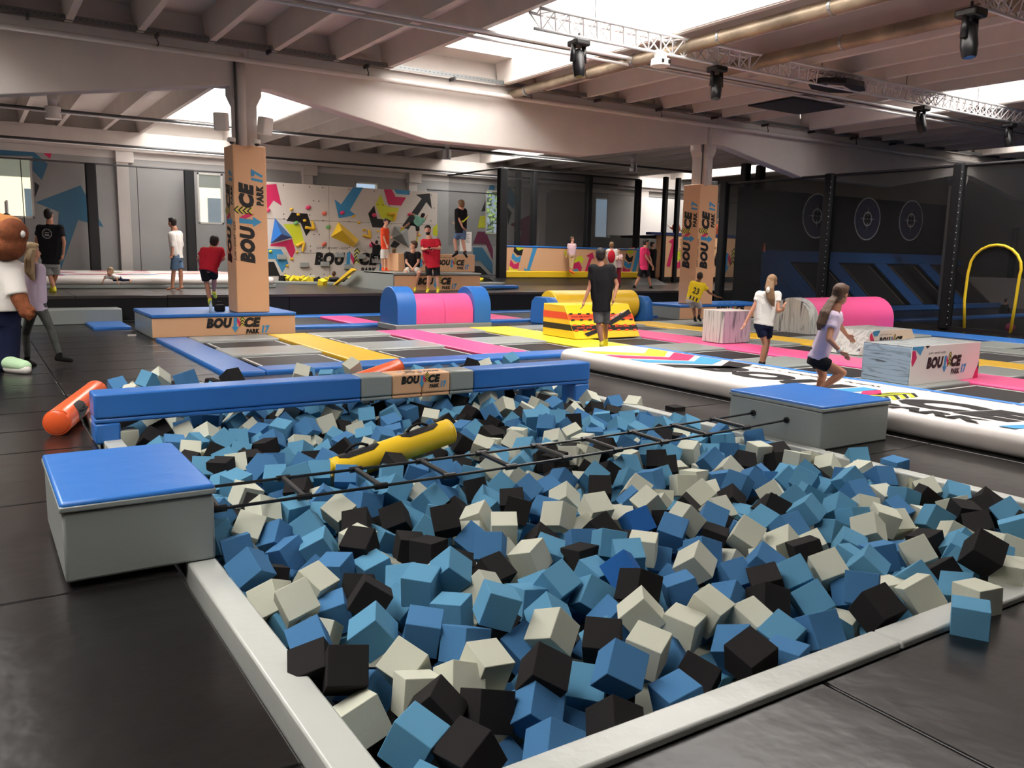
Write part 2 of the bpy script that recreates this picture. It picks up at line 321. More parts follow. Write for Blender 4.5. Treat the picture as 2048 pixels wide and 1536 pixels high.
# the deep haunched girders on the column row
struct_(MB().box(-8, 36, 17.4, 17.7, 5.55, 6.12).build('trim_14', M_CONC))
for a, b in ((-8.05, 4.85), (4.85, 17.75), (17.75, 30.65), (30.65, 36)):
    e = b if b < 36 else 43.5
    pts = [(a, 4.92), (a + .5, 4.9), (a + 4.0, 4.24), (e - 4.4, 4.24), (e - .6, 4.86), (e, 4.9)] if b < 36 else [(a, 4.92), (a + .5, 4.9), (a + 4.0, 4.24), (b, 4.24)]
    m = MB(); m.prism([(x, 17.35, z) for x, z in pts] + [(pts[-1][0], 17.35, 5.6), (a, 17.35, 5.6)], (0, .38, 0))
    m.box(a, min(b, 36), 17.2, 17.35, 5.42, 5.6)
    struct_(m.build('ceiling_girder', M_CONC, bevel=.02))
for k, (cx, cy) in enumerate(((4.83, 17.54), (17.75, 17.68), (30.65, 17.6))):
    m = MB(); m.box(cx - .2, cx + .2, cy - .2, cy + .2, 0, 5.6)
    m.prism([(cx - .2, cy - .21, 4.55), (cx + .2, cy - .21, 4.55), (cx + .3, cy - .21, 4.75), (cx + .3, cy - .21, 4.95), (cx - .3, cy - .21, 4.95), (cx - .3, cy - .21, 4.75)], (0, .42, 0))
    struct_(m.build('trim_%d' % (11 + k), M_CONC))
# outdoors seen through the windows
t = thing('neighbouring_building', 'cream building with a blue roof edge outside the back windows', 'building', (6, 44, 0))
m = MB(); m.box(-20, 16.5, 44, 50, -1, 5.8); m.build('wall', mat('cream_render', (238, 228, 190), .8), t)
m = MB(); m.box(-21, 17, 43.2, 50, 5.8, 6.5); m.build('roof_edge', mat('blue_roof', (30, 110, 190), .5), t)
for x in (-3.4, -.5, 2.3, 7.9, 10.2, 13.2): MB().box(x, x + 1.3, 43.9, 44.02, 1.6, 4.2).build('window', mat('dark_pane', (70, 86, 96), .2), t)
leaf = mat('leaves', (122, 156, 52), .7, var=.55, vscale=6)
for i, (x, y) in enumerate(((23.5, 38), (28.6, 41), (34, 38), (39.5, 39))):
    t = thing('tree', ['leafy green tree outside the narrow window beside the climbing wall', 'second leafy tree behind the narrow window gap', 'leafy green tree outside the window behind the net', 'tree at the far end outside the netted window'][i], 'tree', (x, y, 0))
    MB().cyl((x, y, -1), (x, y, 2.5), .2, .14).build('trunk', mat('bark', (90, 70, 50), .9), t)
    m = MB(); rnd = random.Random(i)
    for _ in range(1400):
        a = rnd.uniform(0, 2 * pi); c = rnd.uniform(-1, 1); r = rnd.uniform(.75, 1) ; q = Vector((x + 2.4 * r * cos(a) * math.sqrt(1 - c * c), y + 2.0 * r * sin(a) * math.sqrt(1 - c * c), 3.6 + 2.8 * r * c))
        u = Vector((rnd.gauss(0, 1), rnd.gauss(0, 1), rnd.gauss(0, 1))).normalized() * .17; w = u.orthogonal().normalized() * .12; m.poly([q - u, q + w, q + u, q - w])
    m.build('foliage', leaf, t)
struct_(MB().box(-40, 70, 33, 90, -1.2, -1.0).build('floor', mat('outdoor_ground', (130, 130, 110), .9)))
# ------------------------------------------------------------------ foam pit
def kerb(x0, x1, y0, y1, label):
    t = thing('pit_edge_pad', label, 'pad', (x0, y0, 0), 'grey pads around the foam pit')
    MB().box(x0, x1, y0, y1, -.12, .032).build('pad_cover', V_KERB, t, bevel=.012, seg=2); return t
kerb(.905, 1.06, 2.19, 4.66, 'long pale grey edge pad down the near left side of the foam pit'); kerb(.905, 1.06, 4.67, 7.95, 'pale grey edge pad behind the blue-topped box on the left')
kerb(.905, 1.06, 7.96, 10.42, 'pale grey edge pad under the left end of the blue beam')
kerb(.905, 3.47, 2.04, 2.19, 'pale grey edge pad along the front of the foam pit, nearest the viewer'); kerb(3.48, 6.5, 2.04, 2.19, 'pale grey edge pad at the front right, under the loose blue cube')
kerb(6.36, 6.5, 2.2, 4.7, 'pale grey edge pad down the right side, nearer than the ladder box'); kerb(6.36, 6.5, 4.71, 7.6, 'pale grey edge pad beneath the right ladder box'); kerb(6.36, 6.5, 7.61, 10.3, 'pale grey edge pad running to the right end of the beam')
kerb(1.07, 6.35, 10.31, 10.42, 'pale grey edge pad at the far end of the pit behind the beam')
def padded_box(label, x0, x1, y0, y1, h, lid, name='padded_box', holes=None, cover=V_GREY, topm=V_BLUE, z0=.0):
    t = thing(name, label, 'padded box', ((x0 + x1) / 2, (y0 + y1) / 2, z0))
    MB().box(x0, x1, y0, y1, z0, h - lid - .004).build('box_cover', cover, t, bevel=.015)
    MB().box(x0 - .008, x1 + .008, y0 - .008, y1 + .008, h - lid, h).build('lid', [topm], t, bevel=.018, seg=3)
    MB().box(x0 - .012, x1 + .012, y0 - .012, y1 + .012, h - lid, h - .022).build('lid_edge', cover, t, bevel=.008)
    return t
padded_box('grey padded box with bright blue lid at the left of the foam pit', .31, 1.055, 4.635, 5.80, .465, .055, z0=.036)
bx = padded_box('grey padded box with blue lid holding the far ends of the ladder ropes', 6.52, 7.55, 4.80, 5.92, .42, .055)
for y in (5.19, 5.6): MB().cyl((6.503, y, .225), (6.518, y, .225), .03, n=16).build('rope_eyelet', M_BLACK, bx)
# balance beam
bt = thing('balance_beam', 'long blue padded balance beam with peach middle section across the foam pit', 'beam', (3.6, 8.2, 0))
secs = [(.84, 3.345, V_BLUE, 'blue_section'), (3.35, 3.70, V_GREY, 'grey_section'), (3.705, 4.05, V_PEACH, 'peach_section'), (4.055, 4.395, V_PEACH, 'peach_section'), (4.40, 4.70, V_GREY, 'grey_section'), (4.705, 6.36, V_BLUE, 'blue_section')]
for a, b, m_, n_ in secs:
    o = MB().box(a, b, 8.05, 8.36, .235, .455).build(n_, m_, bt, bevel=.02, seg=3)
    MB().box(a, b, 8.06, 8.35, .19, .232).build('underside_pad', m_, o, bevel=.015)
MB().box(.84, 1.05, 8.06, 8.35, .0, .188).build('foot', V_BLUE, bt, bevel=.02); MB().box(6.14, 6.36, 8.06, 8.35, -.1, .188).build('foot', V_BLUE, bt, bevel=.02)
add_logo(bt, (3.80, 8.047, .345), (1, 0, 0), (0, 0, 1), .47)
mb = MB(); emblem(mb, frame((4.32, 8.22, .4565), (-1, 0, 0), (0, -1, 0)), .42); mb.build('printed_logo', LOGO_M, bt)
# rope ladder
lt = thing('rope_ladder', 'black rope ladder stretched over the foam pit between the two padded boxes', 'ladder', (3.8, 5.2, .24))
def rope_pt(x, s):
    ya, yb = (4.94, 5.19) if s else (5.44, 5.6); f = (x - 1.06) / 5.46
    return Vector((x, ya + (yb - ya) * f, .225 - .03 * sin(pi * f)))
for s in (0, 1): MB().path([rope_pt(1.06 + i * 5.455 / 24, s) for i in range(25)], .011, 8).build('rope', M_PLASTIC, lt, smooth=True)
rx = 1.17
while rx < 6.3:
    a, b = rope_pt(rx, 0), rope_pt(rx - .02, 1); o = MB().cyl(a, b, .019, n=12).build('rung', M_PLASTIC, lt, smooth=False, bevel=.003)
    for q in (a, b): MB().cyl(q - Vector((.045, 0, 0)), q + Vector((.045, 0, 0)), .022, n=10).build('rope_clamp', M_PLASTIC, o)
    rx += .53
# inflatable tubes
def tube_(label, a, b, r, m_, handles=(), cat='inflatable tube'):
    a = Vector(a); b = Vector(b); d = (b - a).normalized(); t = thing('inflatable_tube', label, cat, a)
    ps = [a + d * r * .02, a + d * .0 + d * .02, a + d * .05] + [a + (b - a) * k / 6 for k in range(1, 6)] + [b - d * .05, b - d * .02, b - d * r * .02]
    MB().path(ps, [r * .82, r * .96, r] + [r] * 5 + [r, r * .96, r * .82], 28).build('tube_skin', m_, t, smooth=True, auto=60)
    for s, q in ((1, a), (-1, b)):
        ring = [q + d * s * .022 + (d.orthogonal().normalized() * cos(x) + d.cross(d.orthogonal().normalized()) * sin(x)) * r * .965 for x in [2 * pi * k / 28 for k in range(29)]]
        MB().path(ring, .006, 6).build('seam', m_, t, smooth=True)
    up = (Vector((0, 0, 1)) - d * d.z).normalized(); sd = d.cross(up)
    for f, ang in handles:
        c = a + (b - a) * f; n = up * cos(ang) + sd * sin(ang); w = d.cross(n)
        patch = MB(); pts = []
        for k in range(9):
            for j, off in enumerate((-.11, -.07, 0, .07, .11)):
                th = (k / 8 - .5) * 1.5 * (1 if abs(off) < .08 else .6); pts.append(c + d * off * 1.6 + (n * cos(th) + w * sin(th)) * (r + .003))
        fs = [(k * 5 + j, k * 5 + j + 1, k * 5 + j + 6, k * 5 + j + 5) for k in range(8) for j in range(4)]
        o = patch.add(pts, fs).build('handle_patch', M_BLACK, t, smooth=True)
        MB().path([c - d * .1 + n * (r + .005), c - d * .05 + n * (r + .035), c + n * (r + .042), c + d * .05 + n * (r + .035), c + d * .1 + n * (r + .005)], .012, 8).build('handle', M_FABR, o, smooth=True)
    return t
tube_('orange inflatable tube lying on the black floor past the left end of the beam', at(113, 846, .122), at(192, 782, .122), .122, V_ORANGE, ((.28, 1.3),))
tube_('yellow inflatable tube with black handles lying on the foam cubes', at(664, 944, .02), at(903, 861, .24), .108, V_YEL, ((.72, -.1), (.22, -.1)))
tube_('orange inflatable tube lying on the foam cubes behind the beam', (3.05, 8.95, .10), (4.42, 9.40, .34), .10, V_ORANGE)

# ---- foam cubes
# each cube: centre in millimetres (x, y, z), its turn as a quaternion (w, x, y, z), and its colour number
CUBES = [
2008,2307,-75,7,58,61,-44,3, 1256,2549,-18,19,-42,-83,-8,0, 1386,2369,-20,17,57,73,16,3, 1713,2309,-81,-4,-61,-58,44,1, 1186,2882,-85,32,-62,-47,46,2, 2181,2493,37,80,-33,-38,12,1, 2371,2336,-85,-8,62,-72,10,1, 2801,2331,0,-4,-66,-65,-21,3, 1190,3049,49,15,-1,-40,86,3, 1899,2645,21,32,-80,-40,-10,3, 1107,3201,4,-2,-27,-74,54,3, 3684,2307,43,14,-66,-62,-26,3, 1458,3390,13,77,-23,-23,46,0,
1636,2668,-73,29,-63,44,-48,3, 2016,3206,88,14,-76,-54,8,0, 1811,2574,-82,82,-25,-34,26,1, 2198,3002,-10,11,-56,-64,41,2, 1778,2916,-33,4,7,-77,56,2, 4593,2286,174,-6,76,35,-45,3, 3929,1981,60,33,-35,-58,58,0, 1681,3321,-10,22,-16,-70,58,1, 2291,2328,-274,8,0,-58,-75,0, 4149,2367,-3,29,79,44,-2,2, 1166,4352,40,59,-3,-49,56,1, 2442,2616,3,36,-31,-66,50,2, 1432,2719,-39,81,-32,-16,34,3,
1870,3719,33,-1,-37,-88,-8,0, 1248,3836,30,32,88,-5,13,2, 2795,2751,-33,51,6,-4,80,2, 3351,2396,-29,38,-64,-26,52,1, 3030,2327,-74,14,10,-66,-67,1, 1492,3128,-55,-2,-49,-75,-34,2, 2657,2899,20,80,-32,-16,39,2, 2058,3747,61,-7,-50,-62,52,0, 2984,2769,11,15,-55,-75,-14,2, 2302,2754,15,17,-32,-76,44,3, 1456,2932,-77,49,-52,-34,53,2, 2663,3873,-14,57,-53,22,-50,2, 2175,2698,-145,14,-83,-34,-27,0,
1804,3139,-32,2,-58,-74,19,1, 3413,3287,1,77,-34,44,-4,2, 1182,4211,-278,40,-35,-58,53,0, 2513,3407,18,14,-6,86,-39,0, 1916,3468,-35,-3,-40,-86,2,0, 2825,3108,44,11,80,10,49,3, 2580,2440,-99,-8,-51,-71,-36,3, 1582,3715,25,19,-76,-50,20,3, 1187,4035,-22,15,37,81,-29,2, 1082,3314,-118,32,-50,-22,71,1, 3685,2683,-69,0,68,52,41,0, 2674,3305,-47,83,-24,-40,3,0, 4215,2103,52,-2,-74,-61,2,2,
3997,2826,6,11,59,-51,-53,2, 1634,2890,-67,-8,-62,-65,32,2, 3127,3105,-41,32,38,-67,-46,1, 4700,2205,57,32,-38,-59,55,2, 1807,4387,48,32,20,44,76,3, 3139,4257,54,6,-55,-73,26,2, 3437,2775,-52,3,70,56,-33,3, 4050,3478,6,41,-72,47,3,2, 3189,2482,-64,-4,-62,-67,-27,0, 3163,2654,-47,59,-38,53,-37,2, 3681,3763,4,76,-37,29,-33,1, 1499,4741,-62,91,-14,-19,16,1, 3777,2865,-4,-8,-41,-74,43,0,
2402,4440,89,13,-16,-39,85,3, 1417,4074,-3,22,-44,-80,-13,2, 1458,3906,-100,8,76,55,13,1, 1214,3538,-54,50,78,-20,10,1, 2176,4232,-9,17,64,13,-68,3, 4247,2747,1,85,-38,-15,15,0, 1662,4664,-23,25,22,89,2,0, 3510,2437,-126,-1,-63,-56,44,0, 1170,4619,-272,14,54,-22,-74,0, 4803,2772,-31,-9,-38,-78,38,2, 3803,2477,61,44,-70,38,-27,1, 4780,3103,26,-3,55,66,-41,2, 2114,3126,-126,26,-90,-10,-14,1,
2288,4928,-27,-10,43,-32,78,3, 2501,4061,15,28,-19,-42,78,1, 2919,2521,-70,34,1,58,-68,1, 3589,3146,-74,-2,-10,-85,43,1, 1818,4210,-47,41,56,-51,-40,0, 2361,3804,-33,64,-40,54,-23,3, 1593,4215,-8,-9,34,-88,2,1, 1932,5027,54,16,22,27,-87,2, 2473,5343,48,16,-69,50,-40,0, 1487,4946,-22,-2,46,74,-40,1, 1344,5045,28,44,-15,76,-34,2, 4734,3552,37,73,30,28,-46,0, 2896,3316,45,-5,-64,-50,-51,4,
3447,4252,58,16,-69,-59,-22,2, 3675,4088,-27,21,-60,-58,-40,4, 3820,2359,-122,-2,40,-72,-48,0, 1521,5324,32,14,48,73,-36,2, 2749,4305,19,15,-20,-73,57,2, 5571,3120,-32,68,-46,-13,46,0, 3559,2888,-15,-8,34,66,-58,3, 1314,3138,-150,44,-73,29,32,1, 3825,3798,52,32,67,58,20,2, 3126,3724,31,3,75,54,-22,0, 1730,5371,-2,-7,8,-76,56,0, 4140,3087,-4,10,-26,-55,73,3, 2620,5076,18,34,49,74,-8,0,
1189,4696,37,61,40,46,41,1, 2942,3753,-39,3,5,-72,-62,3, 2809,4734,-44,46,11,-76,32,2, 4223,3314,-38,-6,55,58,-52,2, 4423,2309,-30,-10,42,14,83,0, 5132,3233,2,70,-55,30,-16,2, 3067,3476,37,21,46,-52,-62,0, 3343,3657,-10,27,-28,-64,59,2, 3752,3081,-1,82,-39,-22,15,1, 3950,4282,13,20,70,55,27,2, 1699,4947,5,43,-36,-76,6,0, 2171,4480,-57,69,-64,14,-4,3, 2339,3438,-52,64,2,11,69,0,
3066,5707,30,-7,14,35,-87,1, 1891,6246,-8,8,-22,-82,42,0, 1204,4356,-431,86,-35,16,17,0, 1578,5956,-20,-8,-72,59,16,2, 4534,2857,-24,83,-14,4,44,1, 5563,2809,1,8,-50,-68,44,3, 2360,5987,-7,20,74,45,-35,1, 1914,5782,8,-8,30,76,-48,3, 1801,3804,-106,32,11,74,-50,0, 2658,3109,-102,31,-68,-54,24,1, 5087,3550,-1,-6,70,50,-41,0, 1555,6128,26,5,-46,-82,-10,0, 2868,3541,-57,-6,-11,93,17,0,
4489,3490,-28,88,-38,-2,-4,1, 1979,4838,9,-3,27,80,-45,3, 2327,3205,-54,14,45,64,-52,0, 1251,3945,-129,88,-30,-15,8,0, 2261,5344,-24,1,13,10,94,1, 2989,2445,-245,81,-21,42,-18,2, 3484,4658,12,-1,-50,-64,50,2, 2184,6097,27,20,-73,-50,-30,0, 5972,3813,42,57,-12,69,-30,1, 1626,2520,-255,-4,28,-80,44,1, 4092,3813,2,81,-31,30,-26,1, 4871,4292,28,10,-82,-7,-47,1, 2533,4318,-30,69,42,0,-51,1,
1847,6429,41,47,56,-13,-59,1, 3990,5470,43,52,-46,40,-50,3, 3317,2939,-83,14,-58,-58,46,1, 2993,4526,45,56,-70,32,-11,3, 2629,2666,-121,66,-1,43,-54,1, 6006,2837,13,24,-38,-15,82,0, 2198,3628,-40,79,26,-46,-11,2, 4454,4258,1,-5,-64,-58,-40,2, 5594,2591,42,68,22,45,-43,0, 2872,2620,-252,57,76,12,1,0, 5758,3026,6,21,-16,-71,58,3, 1110,8165,19,2,-62,-72,-1,2, 1984,2566,-240,18,40,-32,-78,1,
4803,3394,-84,8,-68,-62,22,0, 4569,4572,-8,77,-6,15,53,2, 5092,2894,-57,12,67,67,-1,3, 4569,3091,-43,87,22,-5,30,0, 1212,5184,-435,57,69,10,31,1, 4475,3698,-48,48,10,-81,-8,0, 5406,3635,41,33,-88,8,-6,1, 3329,4932,27,86,-34,-20,10,1, 2548,2372,-432,16,-17,92,2,1, 5433,5396,-12,28,-42,-65,48,2, 5345,4049,42,74,-16,29,-50,0, 1576,6647,18,-2,-32,-90,-4,3, 3867,4731,14,27,-11,-32,85,3,
6214,3343,-14,74,-48,-34,10,0, 4626,5607,50,21,47,76,22,3, 5204,4886,37,87,-28,-25,-8,1, 5702,3449,7,8,-70,-61,18,0, 3969,3680,-68,14,61,30,-65,3, 5584,3820,73,26,-75,-38,36,0, 3579,3393,-6,2,66,62,-29,1, 6559,4068,4,-3,-70,-65,-4,1, 4563,2475,-23,24,-17,26,87,3, 2819,3925,-37,22,-82,-41,-7,0, 4645,3758,5,-8,80,40,-33,3, 2475,2547,-245,4,-53,-69,39,2, 1136,5026,25,20,-37,-63,58,0,
3540,5736,11,32,26,83,-22,2, 6105,4406,-13,13,-56,-62,45,2, 3286,4005,3,65,-15,-34,-58,3, 4290,2333,-241,28,80,25,34,1, 1319,3727,-120,33,14,25,85,2, 1257,3350,-252,72,58,2,-23,2, 4349,4713,26,11,13,-75,-57,1, 2108,4809,-102,51,-22,-44,64,0, 1895,3994,-64,80,-46,7,-25,0, 2890,5853,-4,69,-60,26,-4,1, 1256,5503,0,23,40,83,8,1, 4329,2511,-24,19,-58,-64,-34,0, 2626,7652,48,4,-75,43,40,1,
5284,3239,-55,-7,12,85,-40,2, 3098,3956,-32,12,76,53,-21,1, 1362,2986,-294,32,-45,76,-12,3, 4008,2676,-97,72,-38,4,-50,1, 1217,5138,-227,17,16,-11,-92,0, 3115,6982,38,60,-46,-30,-50,1, 4008,4988,30,-10,71,41,-47,0, 5847,4941,35,-2,-68,9,-66,2, 2946,6861,-20,-2,-92,-10,25,2, 5003,3366,-14,10,70,61,-19,0, 3725,6573,-1,4,-91,8,27,3, 2115,7262,-9,25,9,-6,-92,3, 3477,3680,-133,22,-79,-34,-33,1,
4522,5184,3,88,-34,8,-3,0, 1227,3961,-436,-1,-8,-92,-22,2, 3766,6297,17,45,75,20,32,2, 3141,5326,-36,28,60,-1,68,3, 5089,4356,2,17,-70,-48,39,1, 4079,6064,21,22,-31,88,-2,0, 3252,4568,-23,70,-52,-36,-5,1, 4708,4208,-60,83,-24,-29,26,3, 6007,3458,-35,45,-10,70,45,3, 1980,6007,50,60,-18,-70,18,0, 1651,4027,-76,44,-66,-8,52,3, 6471,4368,25,26,-20,-41,80,0, 4015,2406,-129,22,28,-80,-38,0,
3685,2497,-155,16,3,64,-68,2, 2389,7710,50,18,33,-52,-70,0, 2764,5981,47,58,-28,-52,47,3, 6016,3012,0,-1,-48,-69,45,3, 3312,5249,-24,85,-32,-28,-8,0, 5443,6121,24,10,14,-52,-77,0, 5891,4563,31,60,-2,74,1,2, 5535,4825,-8,85,-35,18,-19,3, 3787,5683,-4,46,69,2,-46,0, 4200,5556,46,20,82,-43,-4,2, 4796,6754,41,34,-34,82,14,1, 3777,5101,-6,20,-32,70,53,1, 1819,7596,18,25,14,42,-81,0,
6111,6072,35,82,-39,25,-10,0, 3116,4776,4,27,10,47,78,3, 1283,8008,11,49,6,41,-70,3, 3289,5638,-27,15,39,-86,-1,0, 2168,2504,-278,-2,8,-77,56,3, 5000,7860,37,31,70,-56,14,2, 4936,4007,0,18,-41,-28,80,2, 1927,8435,61,38,-33,62,-52,1, 4835,7074,46,62,0,-69,-22,0, 3897,8078,15,-3,-58,-75,-9,1, 2430,6547,-5,10,76,-50,-24,1, 5502,3386,-42,61,21,-68,-18,1, 2516,6161,13,18,-5,-33,87,0,
5209,2413,16,39,20,72,-44,2, 1220,4883,-265,46,3,-38,74,2, 4323,4932,-36,83,-21,-42,2,0, 1980,5426,17,34,11,-66,59,1, 5358,4231,5,-9,-29,-40,81,0, 4889,3780,30,24,-83,-22,33,0, 4410,5587,26,60,52,-37,38,2, 1452,6728,7,88,-34,8,-10,0, 5896,4767,-25,31,-54,43,-58,3, 4331,3982,-22,88,35,2,3,2, 3388,6620,15,42,-46,-61,-38,0, 4347,2935,-48,46,-38,41,62,0, 2374,4634,-34,80,18,27,41,0,
5103,5542,-13,74,-36,16,-45,0, 3563,5447,-27,58,24,-34,-62,2, 4787,4978,8,28,-21,-33,82,3, 4863,5191,3,34,-20,-32,81,3, 2875,7798,46,55,50,26,-54,2, 4977,2603,1,68,-40,43,-32,0, 5212,4714,-6,16,-68,-44,47,2, 2691,6906,-8,29,20,88,-14,3, 2898,4112,-44,-4,-54,-52,58,3, 3587,4998,-26,19,6,92,10,1, 6195,3550,-29,22,-85,26,-26,2, 2593,5677,51,50,-80,17,-3,0, 2121,8274,29,91,-12,-24,14,0,
3123,5142,-83,18,-88,21,21,0, 4135,4629,0,83,-32,-33,-4,2, 5342,2860,-41,14,-41,26,80,2, 1738,7839,37,12,36,78,-39,2, 6520,7411,6,12,48,79,20,2, 2375,7122,-42,22,28,-86,20,0, 2435,5524,-10,1,4,77,-56,0, 4670,6441,-37,82,-26,38,20,2, 3949,7343,23,68,4,-29,-60,3, 3357,7925,42,25,74,46,-29,0, 3969,4468,-29,55,-68,-9,-37,1, 5284,3481,-16,49,-32,-8,-74,2, 5415,6363,28,-10,-60,-61,41,0,
4035,6606,34,39,47,64,-34,3, 1222,2928,-432,56,72,10,27,1, 3004,8489,46,25,20,85,31,0, 2244,7481,-6,32,14,-82,-34,1, 4761,6087,-3,70,64,2,13,2, 5939,5445,15,71,-8,-8,-62,0, 1488,7359,2,26,54,-32,-67,2, 6219,5312,43,20,88,-32,4,1, 1394,7547,35,11,-62,-6,72,1, 4959,6510,-24,32,-37,-45,-68,2, 5642,4096,-82,1,-40,1,-86,0, 4655,7593,30,34,-80,-23,31,1, 2872,5570,-34,26,-14,26,87,1,
5703,3612,-25,50,-34,57,-46,2, 2521,3077,-225,78,-45,-31,-9,1, 1823,4454,-130,31,-88,8,21,1, 1985,4387,-154,65,-35,-28,52,2, 2481,3935,-124,2,-49,-73,38,2, 1807,2766,-231,75,-36,-19,-42,2, 2523,5210,-110,2,41,64,56,0, 1974,6576,29,11,-6,-55,77,1, 2654,5379,-51,84,-24,-32,20,2, 1887,5200,-27,-8,-22,-86,-32,0, 2434,5049,-105,2,-39,-79,-38,0, 1621,7719,-9,25,-36,-85,-1,0, 1615,8123,5,14,13,86,-37,2,
1624,8975,-17,5,59,59,-44,2, 1328,7790,-45,20,28,80,-38,0, 1720,6743,-1,-8,8,38,-86,2, 1982,7707,-3,-4,3,90,-30,0, 2182,8058,1,-9,56,56,-53,2, 1849,9154,-12,13,41,80,-31,0, 1687,6945,0,16,11,88,-32,0, 4533,4784,-10,38,-84,12,-20,0, 5646,5102,19,29,-22,-51,71,1, 4766,4652,-10,-2,-62,-72,6,2, 6340,7548,2,18,-68,-56,-30,1, 5537,7661,24,4,62,68,24,1, 6162,9014,2,-6,68,60,30,0,
6264,8473,13,10,-44,-25,80,0, 6252,8291,7,42,-83,14,11,2, 6251,7898,9,22,52,65,-40,2, 5891,7348,-3,17,68,58,-30,3, 5839,6454,4,38,-82,30,0,1, 6241,6390,-13,2,74,48,-35,0, 5533,5883,17,-4,-64,-57,41,3, 5831,6717,2,22,-16,-36,84,0, 5656,3249,-81,9,-76,-58,4,2, 5161,3862,-2,79,-18,-45,-22,0, 5299,4407,-34,4,66,67,-14,1, 4153,3614,-63,-10,-42,-61,-58,1, 3755,3333,-101,16,-66,-58,33,2,
3063,2878,-95,85,-33,-28,-2,1, 5303,2586,-28,76,-49,23,-18,2, 4805,2501,-30,15,62,59,38,0, 4975,2416,17,80,-31,28,-32,0, 1251,4717,-447,50,-35,42,59,0, 1796,3114,-293,70,51,-31,-26,2, 5203,5784,-299,-2,49,-67,-48,3, 3060,4343,-270,64,-34,-52,-34,0, 3286,8826,-223,38,10,-38,78,0, 3946,3819,-446,49,13,68,44,2, 4642,6765,-278,70,64,-4,-10,2, 1612,4204,-430,58,-18,40,62,3,
2091,5962,-283,66,29,54,31,2, 3746,3532,-436,28,32,86,2,2, 4041,8100,-293,74,14,53,23,2, 1259,5441,-362,2,-32,-83,33,2, 4790,2849,-275,32,2,64,63,0, 3732,9219,-165,59,8,73,-12,0, 2660,9872,-264,-10,54,66,40,1, 3879,2610,-420,62,32,-26,-59,0, 3106,2799,-448,-9,50,-50,-64,2, 2593,8775,-223,3,-34,-64,-62,0, 5656,10074,-297,-7,-15,-75,56,2, 5929,6494,-272,58,-28,66,24,2,
2383,9878,-180,92,-15,19,-9,1, 5549,7200,-272,58,65,26,28,0, 2770,2406,-429,26,20,-82,36,2, 1184,7459,-293,28,3,-8,91,2, 3149,9286,-278,16,-44,74,-37,2, 5528,9636,-266,52,44,17,64,0, 2003,9436,-284,52,32,-70,19,0, 3510,8878,-257,34,16,-86,-14,0, 2444,8607,-194,50,-1,75,-32,3, 4500,10002,-273,11,38,75,43,0, 2574,6418,-253,90,5,20,-23,0, 2215,2410,-445,21,-20,46,-78,3,
1828,4148,-442,-10,28,-78,-46,1, 3007,9123,-296,32,30,25,81,2, 4570,8162,-294,40,-66,55,9,3, 1187,9558,-286,38,-16,22,83,2, 2940,9395,-268,39,19,-14,84,0, 5685,9040,-294,7,-75,-13,-57,2, 4346,4323,-441,22,-16,80,-44,0, 4018,3637,-356,32,-14,80,38,3, 5692,9938,-130,46,-52,-64,10,2, 4715,10045,-250,8,-58,-63,-40,3, 5389,9553,-129,26,2,-34,-86,1, 1665,6767,-297,81,49,10,-8,1,
2220,8223,-293,64,-62,-33,-4,0, 5801,8784,-292,45,4,-35,76,1, 3757,6899,-292,38,-44,2,-76,2, 3539,9464,-279,82,24,-4,-40,0, 3061,8068,-268,-8,-16,-30,88,3, 1843,9772,-266,80,2,-5,51,2, 5853,8969,-185,26,-27,16,-86,2, 1536,8636,-296,61,32,-12,-65,2, 1613,9367,-219,44,49,68,14,3, 1883,3393,-315,9,52,-67,42,1, 3947,9460,-276,11,-82,43,16,0, 2186,9953,-244,93,-4,15,13,2,
4939,3531,-251,64,-16,-67,18,3, 1495,4757,-292,49,58,45,-35,1, 4474,8780,-249,43,-32,26,-74,3, 2592,2901,-450,-9,34,63,62,3, 1281,10043,-316,88,1,-34,-14,2, 4715,9082,-244,56,45,48,-39,2, 3428,9955,-135,75,22,22,-50,2, 5974,9463,-265,41,-23,20,-80,0, 2845,8310,-238,32,-22,13,-86,2, 3313,9521,-216,68,36,51,-24,2, 3598,9683,-280,46,63,-51,-16,0, 6159,10029,-281,66,-31,28,-55,3,
5138,9071,-200,11,70,49,-40,2, 2695,10012,-119,24,-51,76,-9,0, 2578,9191,-292,73,20,49,31,0, 1786,8876,-251,59,-74,8,-4,0, 1886,2912,-443,4,-11,-90,-29,1, 1592,3840,-438,16,16,-70,-61,0, 1921,8244,-249,22,-16,-63,66,1, 1275,4976,-436,61,26,45,52,1, 2864,2293,-313,62,-65,-16,-28,0, 1907,7604,-288,53,75,14,22,3, 2966,4997,-254,50,-56,52,-28,0, 1300,4417,-273,64,51,-7,49,0,
2182,8713,-267,37,86,14,14,0, 4489,3300,-264,29,-67,61,-9,3, 3793,4726,-289,35,83,3,31,2, 5567,7488,-282,74,-31,-28,-44,0, 2226,4685,-291,40,-83,17,16,1, 3381,8637,-250,62,-50,34,-38,0, 3381,4674,-296,4,82,-40,-26,3, 5455,7821,-255,24,-68,10,-61,2, 1675,3489,-444,88,32,13,16,3, 2378,8365,-237,-4,-41,-78,36,1, 2106,9749,-219,64,47,-51,-13,1, 2597,4520,-279,33,71,2,-54,2,
4305,6240,-278,35,-10,77,-42,0, 4857,2461,-253,40,81,-27,-13,3, 4109,4288,-312,93,18,8,-3,2, 5322,9298,-256,12,19,-84,39,0, 1454,2717,-273,-1,-41,76,-41,3, 2774,9270,-167,-10,93,11,16,0, 2181,3870,-253,32,-52,19,71,0, 4090,7549,-266,67,32,53,-29,1, 4499,9053,-300,-2,15,-90,28,3, 3856,7830,-259,28,20,-33,-82,1, 2773,9541,-214,68,-16,29,-58,2, 4615,9337,-214,64,63,-13,-30,2,
